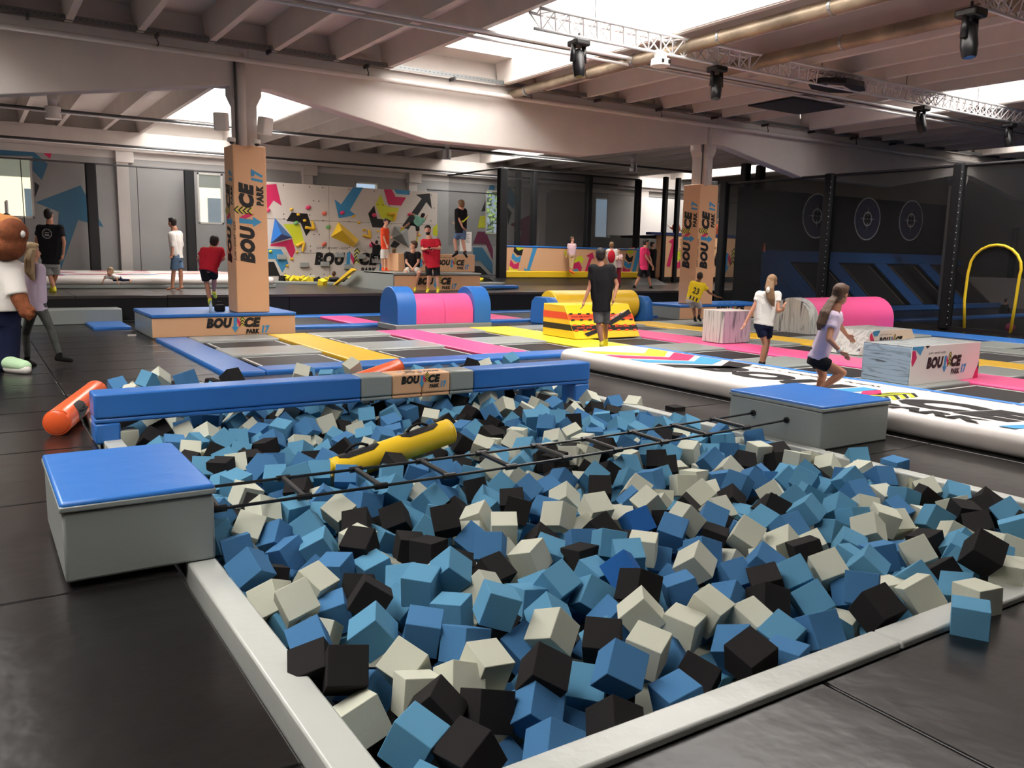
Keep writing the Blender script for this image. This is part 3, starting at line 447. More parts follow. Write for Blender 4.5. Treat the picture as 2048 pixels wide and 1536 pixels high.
3765,9755,-206,46,-78,-26,-12,0, 4958,8910,-224,19,34,15,86,1, 1311,9052,-230,78,25,-28,40,1, 3155,2859,-285,4,1,-94,15,2, 5147,9588,-249,51,-73,-11,32,0, 1201,9326,-203,-8,-21,-45,-81,2, 5935,9692,-229,12,-10,21,92,0, 2310,9153,-236,62,-14,68,20,3, 1302,9797,-291,50,-8,-34,74,0, 5383,8955,-285,14,-76,50,24,0, 5737,8119,-273,22,-64,-66,9,3, 1408,3344,-435,15,12,14,-92,1,
3005,4667,-293,68,34,41,39,3, 1330,6138,-279,-10,-50,-52,62,1, 6183,8608,-266,36,-57,-5,-68,3, 5636,9500,-137,37,-11,84,-22,2, 3719,6083,-281,80,-4,29,-44,2, 1660,9735,-134,12,20,-69,-61,1, 4225,9110,-294,52,-70,-37,8,0, 4874,9631,-266,88,-5,24,24,1, 2434,9495,-279,23,-44,14,80,1, 3441,2556,-331,-8,64,-32,62,2, 1324,2317,-291,62,-70,17,9,0, 2051,4121,-433,48,-38,-32,65,3,
5713,8558,-212,9,52,-72,32,0, 3002,10025,-267,82,17,-38,27,0, 2886,9802,-232,32,-20,-10,-87,3, 2107,8415,-287,90,9,-15,-25,3, 4811,9292,-269,56,-49,56,20,1, 5558,8262,-255,57,-61,-9,45,2, 5025,9956,-293,46,6,34,76,3, 3698,5289,-275,85,-39,-15,-10,3, 2702,2626,-363,30,-16,-58,-68,2, 4116,8804,-238,64,35,61,9,0, 2747,8975,-192,49,33,41,-63,2, 3165,8604,-268,8,89,17,-28,2,
2078,9271,-191,-2,-50,73,37,1, 5337,2682,-271,11,-54,11,77,0, 4749,9781,-213,-1,-26,-77,-50,0, 1713,4039,-283,67,-40,-26,-47,0, 1336,8808,-227,39,8,59,-64,2, 3948,4882,-287,46,-29,-18,76,0, 3732,8938,-180,65,27,60,20,1, 4052,5360,-298,60,62,28,-26,3, 1740,8637,-240,19,75,-14,54,3, 4960,5525,-292,51,-38,66,27,0, 5556,8818,-219,49,16,-80,-10,1, 1999,5563,-271,88,14,9,34,2,
2781,3453,-372,60,56,-48,8,2, 4630,8406,-259,36,-14,-8,87,3, 1865,2387,-274,8,-45,18,-82,1, 1868,9968,-125,40,-43,-75,-1,0, 6125,4157,-278,65,-6,44,53,0, 2058,3687,-408,15,-74,-58,1,1, 4117,9354,-244,28,-50,76,9,2, 5837,6741,-280,50,66,-26,39,0, 6180,9213,-130,73,50,-36,10,3, 4966,7209,-297,34,-1,70,55,1, 5356,10045,-153,81,-38,5,-33,2, 1281,8270,-255,40,46,61,-39,1,
4196,7321,-297,76,-39,2,-42,3, 5954,5139,-290,57,65,-20,-34,0, 1248,9685,-140,82,-31,-11,-34,0, 5640,2750,-251,74,-24,21,-50,0, 1364,8480,-295,22,78,-4,50,0, 3155,6922,-294,18,48,16,-79,1, 2145,3265,-289,76,-10,17,52,3, 1968,8612,-272,61,-2,-13,-72,1, 4004,8438,-211,-2,-9,-70,64,0, 2559,7450,-266,67,-36,52,-25,0, 2678,3262,-359,74,-12,32,50,1, 3163,6608,-275,21,27,-5,88,1,
1492,9696,-223,29,50,75,10,1, 1216,2673,-323,-6,-60,-10,-74,3, 4935,10038,-102,70,12,62,15,2, 6121,5432,-275,53,-70,33,-12,0, 4713,5399,-289,86,10,32,-22,0, 5899,8390,-277,29,50,66,-37,1, 1401,9360,-107,61,-60,-9,-41,1, 4370,5779,-265,12,-70,8,64,3, 3398,3218,-271,86,-38,-10,-13,1, 1685,7617,-290,11,73,44,-42,3, 4688,7078,-264,80,-4,49,-20,3, 5420,4803,-274,79,-16,49,16,0,
3038,9579,-180,23,39,1,-84,0, 4652,5805,-273,19,-16,-53,75,3, 4457,4077,-250,45,-19,-70,42,2, 2470,8161,-287,28,-80,-2,43,0, 2313,9364,-130,9,26,-26,87,0, 3136,5334,-283,-10,-17,92,-9,0, 4589,6125,-267,46,-4,-80,22,3, 4437,9497,-168,44,-12,-83,-13,1, 3951,10054,-140,21,-91,22,1,1, 3326,9144,-221,23,26,-6,88,2, 4186,9971,-273,24,18,-34,83,0, 3589,8666,-235,75,-34,48,7,2,
5738,7373,-258,76,-40,-16,-36,3, 3505,6432,-291,66,62,-28,7,0, 2651,5745,-278,83,37,-23,-17,3, 1344,3769,-448,39,44,62,40,2, 2722,6265,-252,54,22,8,75,0, 1583,10117,-263,62,-71,7,10,3, 1999,8822,-215,62,-54,-47,-11,1, 3897,8722,-201,50,76,-4,-28,0, 2816,7674,-283,13,-61,-69,22,3, 2461,6221,-280,27,86,-31,-3,1, 2323,7619,-275,64,-7,-34,-61,2, 3782,3758,-320,82,-19,44,4,1,
5222,8408,-234,56,22,-71,-19,2, 5474,3683,-268,78,-14,49,20,3, 3553,5068,-272,62,-68,2,23,3, 6184,9756,-223,72,-46,40,0,3, 4782,9584,-119,37,-44,-75,14,0, 5496,9791,-184,27,50,65,-38,2, 2285,9655,-145,48,52,-60,-21,0, 4246,5525,-289,75,-16,-46,32,0, 3071,8770,-226,52,16,-77,11,3, 5043,9234,-230,11,62,-32,64,1, 3220,6097,-290,7,46,-46,-69,3, 3511,9617,-124,77,28,48,-2,0,
4686,2575,-289,34,-41,-78,-10,2, 6175,5165,-258,38,36,80,0,2, 3920,6266,-264,8,-51,-18,-78,3, 1493,9927,-217,42,19,-76,-33,3, 5000,9770,-169,92,-18,16,2,0, 4956,7866,-292,62,-14,-34,-62,2, 1180,5692,-327,47,-61,25,-50,3, 4263,3237,-251,60,-21,-2,-70,2, 4178,6864,-287,82,26,-38,-14,0, 3507,5491,-252,77,-48,29,-4,1, 4855,8501,-262,61,-58,-44,-4,2, 1882,7970,-257,32,-15,17,-87,0,
1889,4739,-288,75,-39,26,37,0, 1206,3675,-294,38,-59,20,-62,2, 4330,9749,-171,74,48,21,28,1, 3065,7322,-299,21,-36,20,83,1, 5645,9253,-251,48,-20,-26,-76,0, 5866,9233,-255,62,-52,9,50,0, 5177,5479,-254,38,85,-16,-14,1, 4954,2680,-287,46,-26,-73,32,0, 2349,5852,-259,66,46,3,51,2, 2900,10071,-102,76,13,-31,-46,2, 4578,9685,-103,43,-59,-52,33,1, 4061,5771,-299,61,-63,14,34,2,
1174,10093,-150,1,5,8,-94,1, 2940,5747,-252,14,16,9,92,0, 1542,8379,-238,28,-28,-32,-80,0, 1322,6931,-285,38,6,11,-86,0, 1881,9401,-112,32,71,53,9,2, 4320,6482,-290,52,-45,58,-32,0, 1634,3380,-256,2,75,6,-58,2, 5643,4674,-311,38,-32,66,-47,1, 5470,3149,-299,64,46,-52,-15,3, 5349,2464,-283,14,-3,94,9,1, 5545,4238,-292,57,-45,40,-46,0, 4364,9982,-122,50,62,-46,24,3, 2233,7955,-257,7,4,77,56,2,
5014,4489,-295,2,-40,-15,-85,1, 5809,3933,-279,92,20,18,4,0, 4327,3904,-321,50,69,4,43,3, 3925,3271,-280,50,53,31,52,1, 5491,9415,-249,32,-88,-15,-8,2, 2464,8910,-151,22,-64,19,-64,0, 2577,9628,-183,69,-55,32,-17,0, 4870,6645,-253,43,38,52,55,0, 1930,4213,-262,55,-55,-55,9,0, 3671,7285,-280,40,-27,31,-76,1, 5202,3180,-255,58,-30,50,49,0, 5641,3254,-274,92,-27,4,4,0, 1408,9158,-119,40,83,8,-22,0,
1992,3003,-324,72,-28,31,46,1, 5749,7712,-293,51,-1,-79,16,0, 5231,8829,-196,21,75,20,-51,3, 2306,6067,-266,11,-92,16,-19,1, 5986,8595,-186,4,35,58,66,1, 4240,4562,-287,13,72,-21,-57,0, 1588,8865,-268,58,-52,33,-44,3, 3345,7660,-280,68,16,-50,-40,0, 6140,7850,-254,34,12,-26,85,3, 6222,7404,-299,-2,73,31,-53,2, 3288,3573,-260,44,-14,29,78,2, 4435,9198,-218,30,68,-6,-60,3,
5830,10047,-277,20,0,93,-10,3, 6185,5937,-283,22,83,5,-40,2, 5402,9125,-161,9,63,-70,9,1, 3821,9366,-111,89,21,21,-16,0, 3822,2813,-264,46,-26,-16,77,0, 3648,8345,-215,-5,31,82,36,1, 2251,2938,-253,60,4,28,-68,2, 5915,9904,-123,52,23,64,-40,1, 4883,6166,-254,94,8,-4,8,0, 4640,4771,-250,-7,76,52,24,0, 4696,7551,-261,20,-30,3,88,0, 5252,9836,-140,80,-18,-47,-6,1, 3550,7809,-283,18,-32,64,-59,3,
3206,10047,-195,72,-18,60,-5,0, 4510,7376,-280,32,-15,-85,-26,3, 4190,9548,-266,-10,-41,-49,70,0, 3352,5292,-259,17,-62,21,68,2, 3998,9708,-104,59,-38,62,-20,3, 5158,8073,-254,16,30,86,-20,1, 3269,2655,-277,38,-52,18,-67,1, 2484,5555,-298,20,76,40,35,2, 3129,8283,-248,21,-88,20,-23,1, 1827,6288,-279,35,2,34,82,3, 5280,4204,-259,32,22,-5,86,0, 2999,8492,-218,4,85,-26,-34,3,
3348,9305,-116,-10,-69,-53,-37,0, 4485,6600,-291,50,-15,61,52,0, 3374,6557,-170,20,18,53,74,1, 1965,5788,-262,46,52,-64,-14,0, 6180,3733,-292,59,-1,49,-56,0, 5518,4986,-144,69,-41,-36,35,0, 1559,3777,-259,59,22,-52,48,0, 3036,3834,-244,73,-7,-4,61,0, 5545,4042,-227,43,62,56,-14,3, 5160,6015,-256,79,-4,-47,-26,1, 2919,7344,-203,44,-74,-40,-9,0, 3930,8266,-121,86,-25,33,-5,2,
4820,8006,-213,59,55,38,33,0, 2403,6780,-235,44,-22,-47,66,1, 4192,4906,-192,33,-44,-49,-61,0, 3205,7499,-159,74,45,-27,28,1, 3561,6714,-270,4,-19,-65,-67,1, 2724,4312,-245,20,56,-42,-61,2, 3772,9557,-86,63,17,-68,-17,1, 3605,2650,-291,43,-22,-22,80,1, 5634,6977,-207,69,8,-22,-62,0, 2206,5635,-261,66,11,-56,-38,2, 3350,4307,-220,26,-25,-76,-44,2, 4575,4490,-180,10,48,-81,10,2,
2663,8281,-201,30,-72,10,-54,3, 3336,5528,-178,39,70,-21,-46,0, 4874,9154,-110,60,52,-34,-40,1, 3023,6147,-253,35,-44,-15,75,3, 3382,8396,-132,23,-89,-25,-1,2, 4484,10112,-25,62,-60,-31,-26,0, 4334,7730,-190,20,61,-55,45,0, 3933,2436,-320,-8,-84,-34,-28,0, 2022,9737,-29,53,54,-34,-46,2, 4987,4675,-161,11,52,36,70,2, 3367,8178,-241,44,52,62,-24,0, 5778,3092,-153,7,-92,-22,12,2,
1508,7654,-292,50,-15,-7,-80,2, 5583,5295,-233,11,2,92,-22,0, 4280,8725,-161,12,6,90,28,0, 3007,6837,-205,63,32,62,-16,0, 4124,3420,-270,14,16,-58,73,1, 3264,8947,-53,58,26,-69,13,0, 5194,6811,-148,36,37,61,52,1, 3200,4823,-143,64,20,64,-23,0, 4214,5696,-141,74,-35,38,29,2, 4959,5043,-240,6,-14,58,-74,0, 2217,8638,-81,75,47,34,-2,0, 4133,9016,-135,28,20,-79,-41,3, 4285,4350,-198,22,-16,29,86,0,
4393,8884,-111,35,-24,67,-53,3, 2138,6492,-250,46,57,30,52,2, 5776,5751,-227,-2,-57,-76,0,2, 4484,6416,-148,42,-71,-24,40,0, 1460,7449,-254,25,-47,-76,-18,0, 4956,8339,-205,18,74,18,55,2, 6199,3116,-251,27,90,13,-10,0, 1350,5328,-212,46,35,-14,-74,3, 2038,8424,-113,26,-77,34,35,3, 6199,6213,-191,12,11,83,43,1, 2765,3621,-263,78,14,39,35,3, 2067,9001,-130,69,47,-35,-29,2,
5521,4473,-207,-5,-84,-14,44,1, 5146,7657,-163,37,-71,-49,-16,3, 4631,3541,-246,-4,-14,46,82,2, 3048,9325,-97,68,-30,48,35,0, 2312,5453,-233,26,26,-88,0,0, 5174,7200,-218,10,14,-10,93,3, 1616,7131,-157,52,5,-65,-46,2, 3040,7729,-190,22,-57,-52,-50,3, 2006,7202,-163,4,-29,62,67,3, 5812,2565,-231,2,52,-34,72,3, 2438,4264,-205,79,-52,2,-16,2, 2377,9136,-79,-4,89,31,-12,2,
3605,4372,-256,58,38,-52,-39,0, 2422,7050,-210,21,61,-69,13,3, 4960,5304,-221,32,-24,-42,-76,0, 5005,4172,-214,34,-8,-49,-74,0, 5842,5452,-291,17,76,56,-6,1, 1203,9524,-49,76,-21,28,44,2, 3096,3295,-287,67,59,-26,-20,2, 4214,7968,-210,-5,-8,88,-36,3, 4370,8359,-259,9,87,27,28,0, 3980,4464,-247,44,72,44,2,2, 1559,6311,-266,26,33,58,-62,0, 6228,6929,-229,10,60,-31,-67,1,
4359,6751,-190,68,62,22,4,2, 4522,3903,-156,18,-52,16,76,0, 3313,4006,-241,58,38,-21,-61,0, 4381,2977,-223,-2,-91,26,14,3, 1955,6418,-134,35,56,64,25,1, 4335,7121,-166,-8,14,20,92,0, 2067,6969,-174,56,-76,0,-10,0, 1937,5299,-221,16,38,31,-80,3, 1710,9348,-31,29,44,-2,-80,2, 2735,4866,-188,25,-92,-1,-4,1, 3900,3557,-234,44,39,28,69,0, 2387,3658,-184,26,-66,61,-17,2, 3022,5486,-152,41,-27,0,82,0,
6175,4751,-150,9,-52,-76,-22,1, 1280,5588,-153,44,-41,-36,-64,0, 5212,5282,-187,81,26,-33,-26,0, 5174,8232,-118,24,70,-40,45,1, 4570,2397,-281,80,-52,-5,-5,1, 3520,6121,-209,85,16,-38,-14,1, 4930,5701,-171,39,5,-46,74,1, 4119,7275,-133,27,19,12,-88,3, 2843,8747,-89,84,9,-38,-22,3, 5684,6786,-155,24,-91,6,-16,2, 5291,6449,-250,38,-77,-30,28,1, 5005,3265,-223,56,-39,64,15,3,
6008,5612,-209,64,-70,6,-4,1, 3289,3814,-255,27,44,-15,-79,2, 2433,4760,-255,37,4,-76,-45,3, 4084,6697,-243,25,13,-75,-51,0, 4463,5467,-276,74,-10,55,21,2, 5551,9870,-8,63,-7,40,59,3, 5105,3833,-253,71,46,-26,34,2, 5227,5030,-201,77,-24,46,-18,0, 1557,3602,-183,15,36,-86,12,2, 2792,9689,-77,79,40,-35,1,3, 6181,10049,-87,22,22,8,89,2, 2724,5518,-184,-6,-70,63,-14,0, 5328,8676,-160,83,43,11,-14,2,
3708,7445,-125,16,34,-87,-8,0, 4474,3726,-238,23,-86,28,17,1, 4172,6093,-165,26,43,-81,0,0, 1377,8523,-105,14,65,26,-63,1, 3355,6858,-220,33,20,86,12,0, 5012,9801,4,34,54,27,-64,1, 1806,5961,-139,81,-40,-10,29,1, 2636,6012,-268,54,-72,28,14,2, 5621,6360,-166,54,25,-71,-22,1, 4808,6295,-132,40,-28,-71,40,0, 4688,2989,-150,23,46,60,-53,0, 1351,5891,-226,33,-53,1,71,2, 1255,7692,-290,2,11,-3,94,0,
5819,3436,-199,62,-10,29,66,1, 5053,8595,-192,40,-2,-35,79,0, 5418,8011,-187,32,-12,61,-64,2, 4048,4062,-273,16,52,-75,-22,1, 5333,3814,-256,13,-68,22,62,1, 3534,9063,-189,64,58,-2,-40,1, 3678,2977,-203,25,26,88,10,1, 3227,3231,-169,58,44,-4,62,0, 4591,8000,-146,34,65,29,-53,2, 3963,5099,-274,64,43,-41,-38,1, 5964,4768,-242,94,-10,-4,-6,0, 6013,2542,-214,11,-59,-71,-20,1,
2240,6284,-249,56,-8,-58,50,0, 3282,4941,-297,2,-15,-34,88,3, 2853,3061,-177,37,71,-40,-32,3, 6085,7068,-253,66,65,-18,-9,2, 4529,9187,-9,46,64,-47,-26,3, 5917,8213,-137,40,26,74,-36,0, 2773,2826,-201,15,22,50,76,1, 2562,2824,-224,16,16,44,-82,1, 3959,9507,-15,34,-10,52,-70,2, 3191,6370,-229,38,-24,64,54,1, 2176,3570,-244,61,-30,-61,-28,2, 4433,8190,-149,81,38,16,-29,0,
4287,2585,-229,16,15,-44,81,0, 1662,4299,-174,29,-15,86,-23,0, 3730,5659,-241,48,76,-32,4,3, 2660,6631,-258,62,-73,9,-1,2, 1494,9667,-36,91,1,-15,24,1, 5262,4568,-203,21,-12,88,-28,3, 1314,3538,-215,31,-21,46,-75,3, 1187,8629,-110,10,-14,-2,-94,1, 2646,9436,-85,17,-88,-28,-14,3, 5357,8487,-110,29,32,85,6,0, 3000,6521,-167,58,40,-52,-38,3, 3731,10029,-106,46,34,46,60,0,
4424,5052,-176,17,-64,69,-3,3, 1401,4913,-210,15,22,56,-72,2, 5578,9163,-92,40,6,-86,-14,0, 3342,5826,-274,18,74,46,-34,2, 1329,7135,-225,9,-9,8,-94,0, 5907,7058,-156,77,-10,-38,39,3, 1495,7920,-202,39,-81,-30,-9,2, 2456,9558,-13,87,-22,-27,16,0, 1829,4929,-240,29,24,81,32,0, 2601,8574,-58,10,-42,-82,-22,3, 3120,4539,-160,74,-22,-56,-10,1, 1582,3168,-256,26,6,65,64,0, 6096,9645,-46,2,21,-93,1,2,
4870,3699,-135,53,-5,77,-15,2, 3416,9097,-32,5,-36,-88,-2,0, 6048,9394,-112,4,12,-92,-25,1, 3111,9085,-142,80,10,7,50,1, 3715,5049,-169,20,-46,46,66,0, 4059,5942,-150,13,25,-79,-46,0, 4191,9179,-31,32,82,-23,-26,2, 6123,3550,-215,59,-74,7,2,0, 3538,8817,-55,11,-59,52,53,0, 3701,6383,-148,61,-40,36,-50,0, 3855,9721,18,46,25,73,33,1, 1396,4247,-211,-2,-91,20,22,2, 1634,9957,-58,73,12,-5,-60,1,
2087,10030,-61,82,39,26,17,0, 5183,6551,-123,55,-53,22,52,0, 3562,9238,-52,-2,-4,2,95,1, 3288,5091,-162,79,-14,51,-1,2, 3800,4475,-140,24,82,30,-29,2, 4816,3951,-278,84,23,38,-8,0, 4956,9366,-137,70,50,-3,-41,2, 1741,5768,-219,10,-38,27,-82,1, 3874,5406,-253,54,56,-35,43,2, 4171,6537,-140,22,28,11,-88,0, 1954,3579,-241,76,-49,26,-17,3, 2157,5276,-200,32,-79,3,-44,3,
3170,9703,-135,36,-80,34,-12,0, 2773,4055,-228,52,-3,-69,-39,1, 4156,8562,-175,86,-7,-20,-36,3, 4800,8948,-98,52,-3,72,35,3, 2394,3426,-247,4,-38,-4,-87,3, 5712,8316,-174,70,21,-40,-45,2, 3387,8665,-59,63,-63,-8,-33,3, 3084,9895,-86,54,25,-28,69,2, 4463,8571,-255,-3,-47,73,-39,0, 6183,9834,-24,24,18,86,29,1, 3726,8075,-227,34,72,-52,-9,2, 5829,7581,-153,30,-53,-3,74,1,
2467,7965,-229,14,49,80,6,3, 1397,6457,-199,74,-28,-16,-51,2, 5405,2886,-245,61,-26,-57,38,2, 4728,5591,-124,21,9,-69,-62,1, 2702,4632,-170,16,-87,29,-20,3, 5828,9396,-118,56,-70,32,10,3, 5685,3888,-181,11,44,74,-40,2, 6089,4393,-247,57,-75,13,9,2, 4342,7467,-220,17,70,-56,28,0, 1464,6756,-204,32,-43,68,40,1, 6120,2748,-278,4,-60,1,-74,0, 3882,9032,-57,66,-50,44,17,0,
3741,3585,-124,53,43,24,62,1, 5111,2425,-181,-6,43,-22,-82,3, 6136,7626,-209,28,-59,-66,20,1, 2504,9263,-103,89,4,16,28,1, 3535,7627,-193,93,-14,-5,11,0, 4967,3024,-163,4,-57,-22,-73,1, 2068,7469,-144,80,14,-44,22,3, 5824,4642,-151,20,69,11,-62,0, 5252,9359,-69,4,60,18,71,2, 4635,8658,-174,61,70,4,23,3, 3539,5896,-138,80,-5,40,34,0, 5326,8920,-63,45,-76,36,5,3, 3425,3456,-189,12,-50,-14,80,1,
2882,9075,-73,84,-37,-22,-14,2, 5000,7418,-240,48,-52,62,17,3, 4668,3186,-218,29,85,28,17,3, 4461,5941,-243,2,-13,-69,-64,1, 1255,7355,-157,40,62,41,44,0, 5905,3660,-137,38,74,46,-10,3, 5688,4832,-181,22,82,-4,-41,3, 2487,9988,-79,19,49,-22,-76,0, 2064,6644,-197,20,-46,6,-81,0, 3047,9589,12,45,40,-51,52,0, 3609,4138,-261,16,59,-61,40,2, 4773,4424,-275,0,95,0,-8,0, 1847,8510,-106,56,-70,31,4,3,
1797,9607,-58,34,-80,28,26,1, 5805,5267,-219,60,5,34,-66,3, 2094,7789,-249,39,-62,-42,-45,0, 4853,6983,-246,14,32,78,-43,1, 3986,9985,28,13,-19,-92,8,0, 3560,4816,-258,35,82,12,-29,1, 4672,7266,-224,74,-53,-5,-29,3, 6110,5767,-122,24,9,-89,-22,3, 3541,9825,-2,88,-4,35,8,3, 3142,5899,-247,-10,-46,7,82,2, 3549,3952,-187,49,-73,27,-27,2, 2837,6520,-253,20,-71,56,22,0, 2717,7180,-267,45,-38,24,-71,2,
2907,3401,-223,16,-70,10,61,3, 3438,7933,-142,-1,84,32,-32,1, 3818,5824,-165,37,36,-26,76,0, 1943,3255,-191,28,-25,-85,-21,0, 2026,4110,-154,29,-45,-29,-74,1, 4622,9914,-121,46,69,-34,30,0, 2447,4557,-162,50,14,-45,67,0, 5818,8794,-58,50,-8,49,-64,2, 5633,2919,-173,46,52,-54,38,0, 4632,2722,-193,86,39,11,0,2, 6059,3838,-174,16,-80,-40,31,1, 1439,8838,-72,51,-20,-11,77,3,
5688,6189,-256,62,-28,60,-31,3, 5857,7855,-266,36,-25,58,-62,0, 5899,4126,-176,17,-70,46,-42,3, 2317,10010,-16,22,75,-16,52,3, 1560,5537,-196,87,18,1,-34,2, 2603,6924,-188,32,-38,-27,76,1, 5702,4342,-198,75,-30,-18,46,1, 3085,7010,-124,67,43,-52,-6,0, 3844,6722,-236,10,44,77,-33,1, 6115,8784,-149,32,62,46,44,0, 2583,7748,-161,86,-14,-28,-26,1, 5631,7882,-237,-4,-78,-16,52,0,
5455,9341,-76,58,38,-65,-7,0, 3579,10104,13,88,-3,36,2,1, 3815,4272,-257,78,3,39,-38,3, 1873,6673,-274,86,40,6,6,2, 1646,6505,-245,55,4,68,39,2, 3282,6219,-140,20,42,-32,77,3, 5353,6189,-211,76,46,33,0,3, 5327,9917,3,22,82,-34,-28,2, 4815,9787,-15,55,-40,48,46,2, 5975,2370,-129,50,-76,28,6,2, 1652,6064,-241,16,-22,-92,-1,2, 5680,8678,-48,34,-59,-23,-62,3, 4203,9578,-50,14,44,-64,52,3,
4286,4063,-175,28,91,10,4,1, 1814,5588,-131,78,12,26,-46,0, 6213,4021,-165,34,53,-14,70,1, 6137,6561,-216,46,20,-62,-53,3, 4893,7678,-176,78,-38,-22,-31,0, 4984,9607,24,76,-45,10,32,1, 3291,8056,-125,43,-35,-74,25,2, 2283,7366,-170,62,28,-3,66,0, 3115,3471,-135,50,18,50,62,0, 1777,10073,-29,46,-64,51,19,0, 1726,5086,-128,22,88,17,21,0, 5661,2383,-251,24,32,80,33,3, 2689,3484,-164,5,56,-50,-58,1,
1896,8948,-56,56,-20,11,-74,0, 3911,5616,-269,40,-46,73,5,0, 6122,8375,-178,20,21,81,41,0, 1186,9022,-45,78,-28,-22,-41,1, 5150,8739,-51,17,-4,73,-58,0, 5410,5644,-132,42,67,-39,37,0, 3240,7302,-158,17,-64,-17,66,1, 5373,3393,-194,28,-32,-1,-86,0, 3444,7291,-168,22,-56,-51,-53,1, 5817,2773,-151,1,-43,-84,14,1, 5529,8961,-76,73,58,-16,9,1, 2205,4285,-230,44,-34,-77,-2,0,
2102,9516,-143,73,18,-26,-53,0, 2935,4234,-196,66,-9,-44,51,0, 5736,9501,22,49,32,26,71,0, 4382,8513,-64,9,-22,-62,68,1, 1809,7416,-249,76,-40,-4,40,1, 3291,9776,-20,17,69,-25,-58,2, 2672,8875,-31,-1,2,-37,88,0, 2893,6304,-145,91,-2,22,16,1, 2673,7578,-121,6,61,-62,-38,2, 5759,5984,-222,-10,-87,-36,7,0, 2896,6060,-125,26,80,16,41,1, 3774,8545,-111,10,-60,73,5,0, 5206,7004,-183,62,67,-16,23,0,
5319,2349,-126,39,60,63,-1,2, 3590,9464,-77,72,0,-50,38,0, 3822,7202,-141,17,-34,78,38,0, 2736,5158,-187,-4,55,-53,-56,3, 4066,6326,-163,21,3,-90,23,3, 4216,9845,-37,59,-68,-25,20,1, 5150,4048,-134,29,46,67,40,0, 3955,6935,-171,0,62,0,-72,3, 4143,5071,-145,56,-39,49,-46,0, 3963,3821,-244,18,72,26,-54,0, 2513,6047,-126,19,54,-31,-70,0, 4589,9442,-26,16,-28,82,36,0, 4164,10049,-78,10,68,5,66,3,
4441,9861,23,6,82,21,44,3, 5348,7588,-147,3,88,-34,-12,1, 1259,6323,-205,28,84,33,-10,2, 2397,6524,-236,-2,91,-17,-24,2, 4615,8298,-94,53,37,-70,-5,0, 1250,8078,-167,17,-69,22,-59,0, 5240,3650,-158,8,-7,43,85,2, 1675,8262,-208,-3,-86,33,-26,2, 6063,3312,-256,66,-2,68,-2,2, 1225,9874,-88,52,42,13,-67,2, 5728,5057,-235,62,60,-4,40,1, 2945,4557,-121,34,10,-10,88,0, 4303,4737,-206,51,10,-10,-80,3,
4200,8190,-157,15,58,-46,-58,3, 5330,9694,10,22,79,47,10,0, 1452,4541,-204,49,-52,63,-8,1, 2846,5391,-137,67,43,39,-34,1, 4054,5496,-133,50,19,10,-79,1, 2413,3244,-288,16,-1,94,0,3, 4563,7783,-198,16,-71,18,-59,2, 3304,7077,-128,5,-90,-32,-4,1, 4509,7574,-122,20,-58,8,72,1, 4767,5266,-171,15,21,-89,-20,0, 5057,7954,-145,28,35,2,-84,1, 1758,4709,-155,14,-80,2,51,3, 4491,2571,-186,44,-60,-19,-56,0,
4043,9290,-92,80,26,0,-45,0, 5746,6570,-239,16,-78,-37,37,2, 6212,4993,-162,66,-32,25,56,3, 1366,7597,-147,26,-44,60,54,0, 3540,8156,-124,49,56,9,59,2, 1265,9224,-8,-6,26,-77,49,2, 1651,5277,-253,46,-12,77,27,3, 2405,9777,-18,26,-18,-86,-24,0, 4652,6919,-180,70,-10,-24,58,1, 5024,6294,-166,40,-56,25,62,0, 4764,5934,-124,76,-45,-7,34,3, 1671,8007,-172,18,-2,46,81,2, 1187,8824,-26,55,-64,-34,-28,3,
6038,7990,-161,4,56,34,69,1, 5915,5012,-130,69,65,-8,-2,0, 2941,7542,-170,28,56,-42,-58,0, 3794,8821,-39,12,-23,88,-24,0, 4126,2915,-156,46,20,-10,80,3, 6026,2977,-236,52,-20,-77,0,1, 4821,8671,-151,36,2,73,-50,0, 2910,7926,-176,56,52,-56,-2,0, 1194,8415,-171,38,-51,71,2,0, 5797,9257,-20,88,-20,-28,-15,2, 2125,9339,2,34,6,76,-45,2, 5769,9691,-66,80,-20,14,46,2, 1988,6064,-145,80,-40,32,-1,0,
3234,9251,-1,46,-46,-68,12,2, 2206,7156,-195,61,18,27,-66,3, 4616,8880,-129,79,52,10,12,2, 2309,4918,-242,25,61,-42,55,0, 6189,2358,-213,-6,-83,44,-13,3, 4252,5281,-250,38,-29,63,-53,0, 4729,4879,-153,36,-84,4,26,1, 2289,7760,-170,64,-38,15,58,1, 4324,9382,-29,78,-19,-3,-52,1, 4320,3516,-154,76,29,16,45,2, 5089,9201,-10,56,-53,-52,-17,3, 4958,6010,-163,19,76,-1,-53,2,
5124,10042,-124,75,23,33,-43,1, 3107,8825,-50,64,-69,10,-2,3, 3162,4180,-232,16,-30,88,10,2, 5586,7351,-145,-10,-77,-46,-31,1, 3112,8603,-68,5,53,64,-46,3, 1985,3765,-210,26,56,48,-54,3, 4034,7757,-182,5,-82,14,-46,0, 2220,5816,-122,63,60,39,2,0, 1806,6890,-191,87,13,27,25,0, 5135,2704,-230,4,44,-38,-75,0, 1419,10004,-69,8,-20,88,-27,3, 2659,9211,-5,84,17,33,26,0, 3935,7381,-241,44,-17,33,-76,0,
3756,4863,-129,38,-38,79,-6,0, 1637,4881,-172,19,9,71,60,0, 2608,8075,-149,27,78,23,42,1, 4804,7437,-142,31,2,88,-19,0, 1539,5823,-169,64,69,-14,7,3, 5969,6107,-156,34,19,41,76,1, 5966,9151,-33,21,-2,76,54,1, 2099,5431,-159,22,-68,9,-62,2, 2496,5649,-128,69,18,-15,62,1, 4706,6587,-147,69,-30,-56,15,1, 1464,5240,-129,31,31,-15,-83,2, 5445,6570,-209,40,-51,-64,-26,3, 1429,8305,-111,49,-71,38,-14,0,
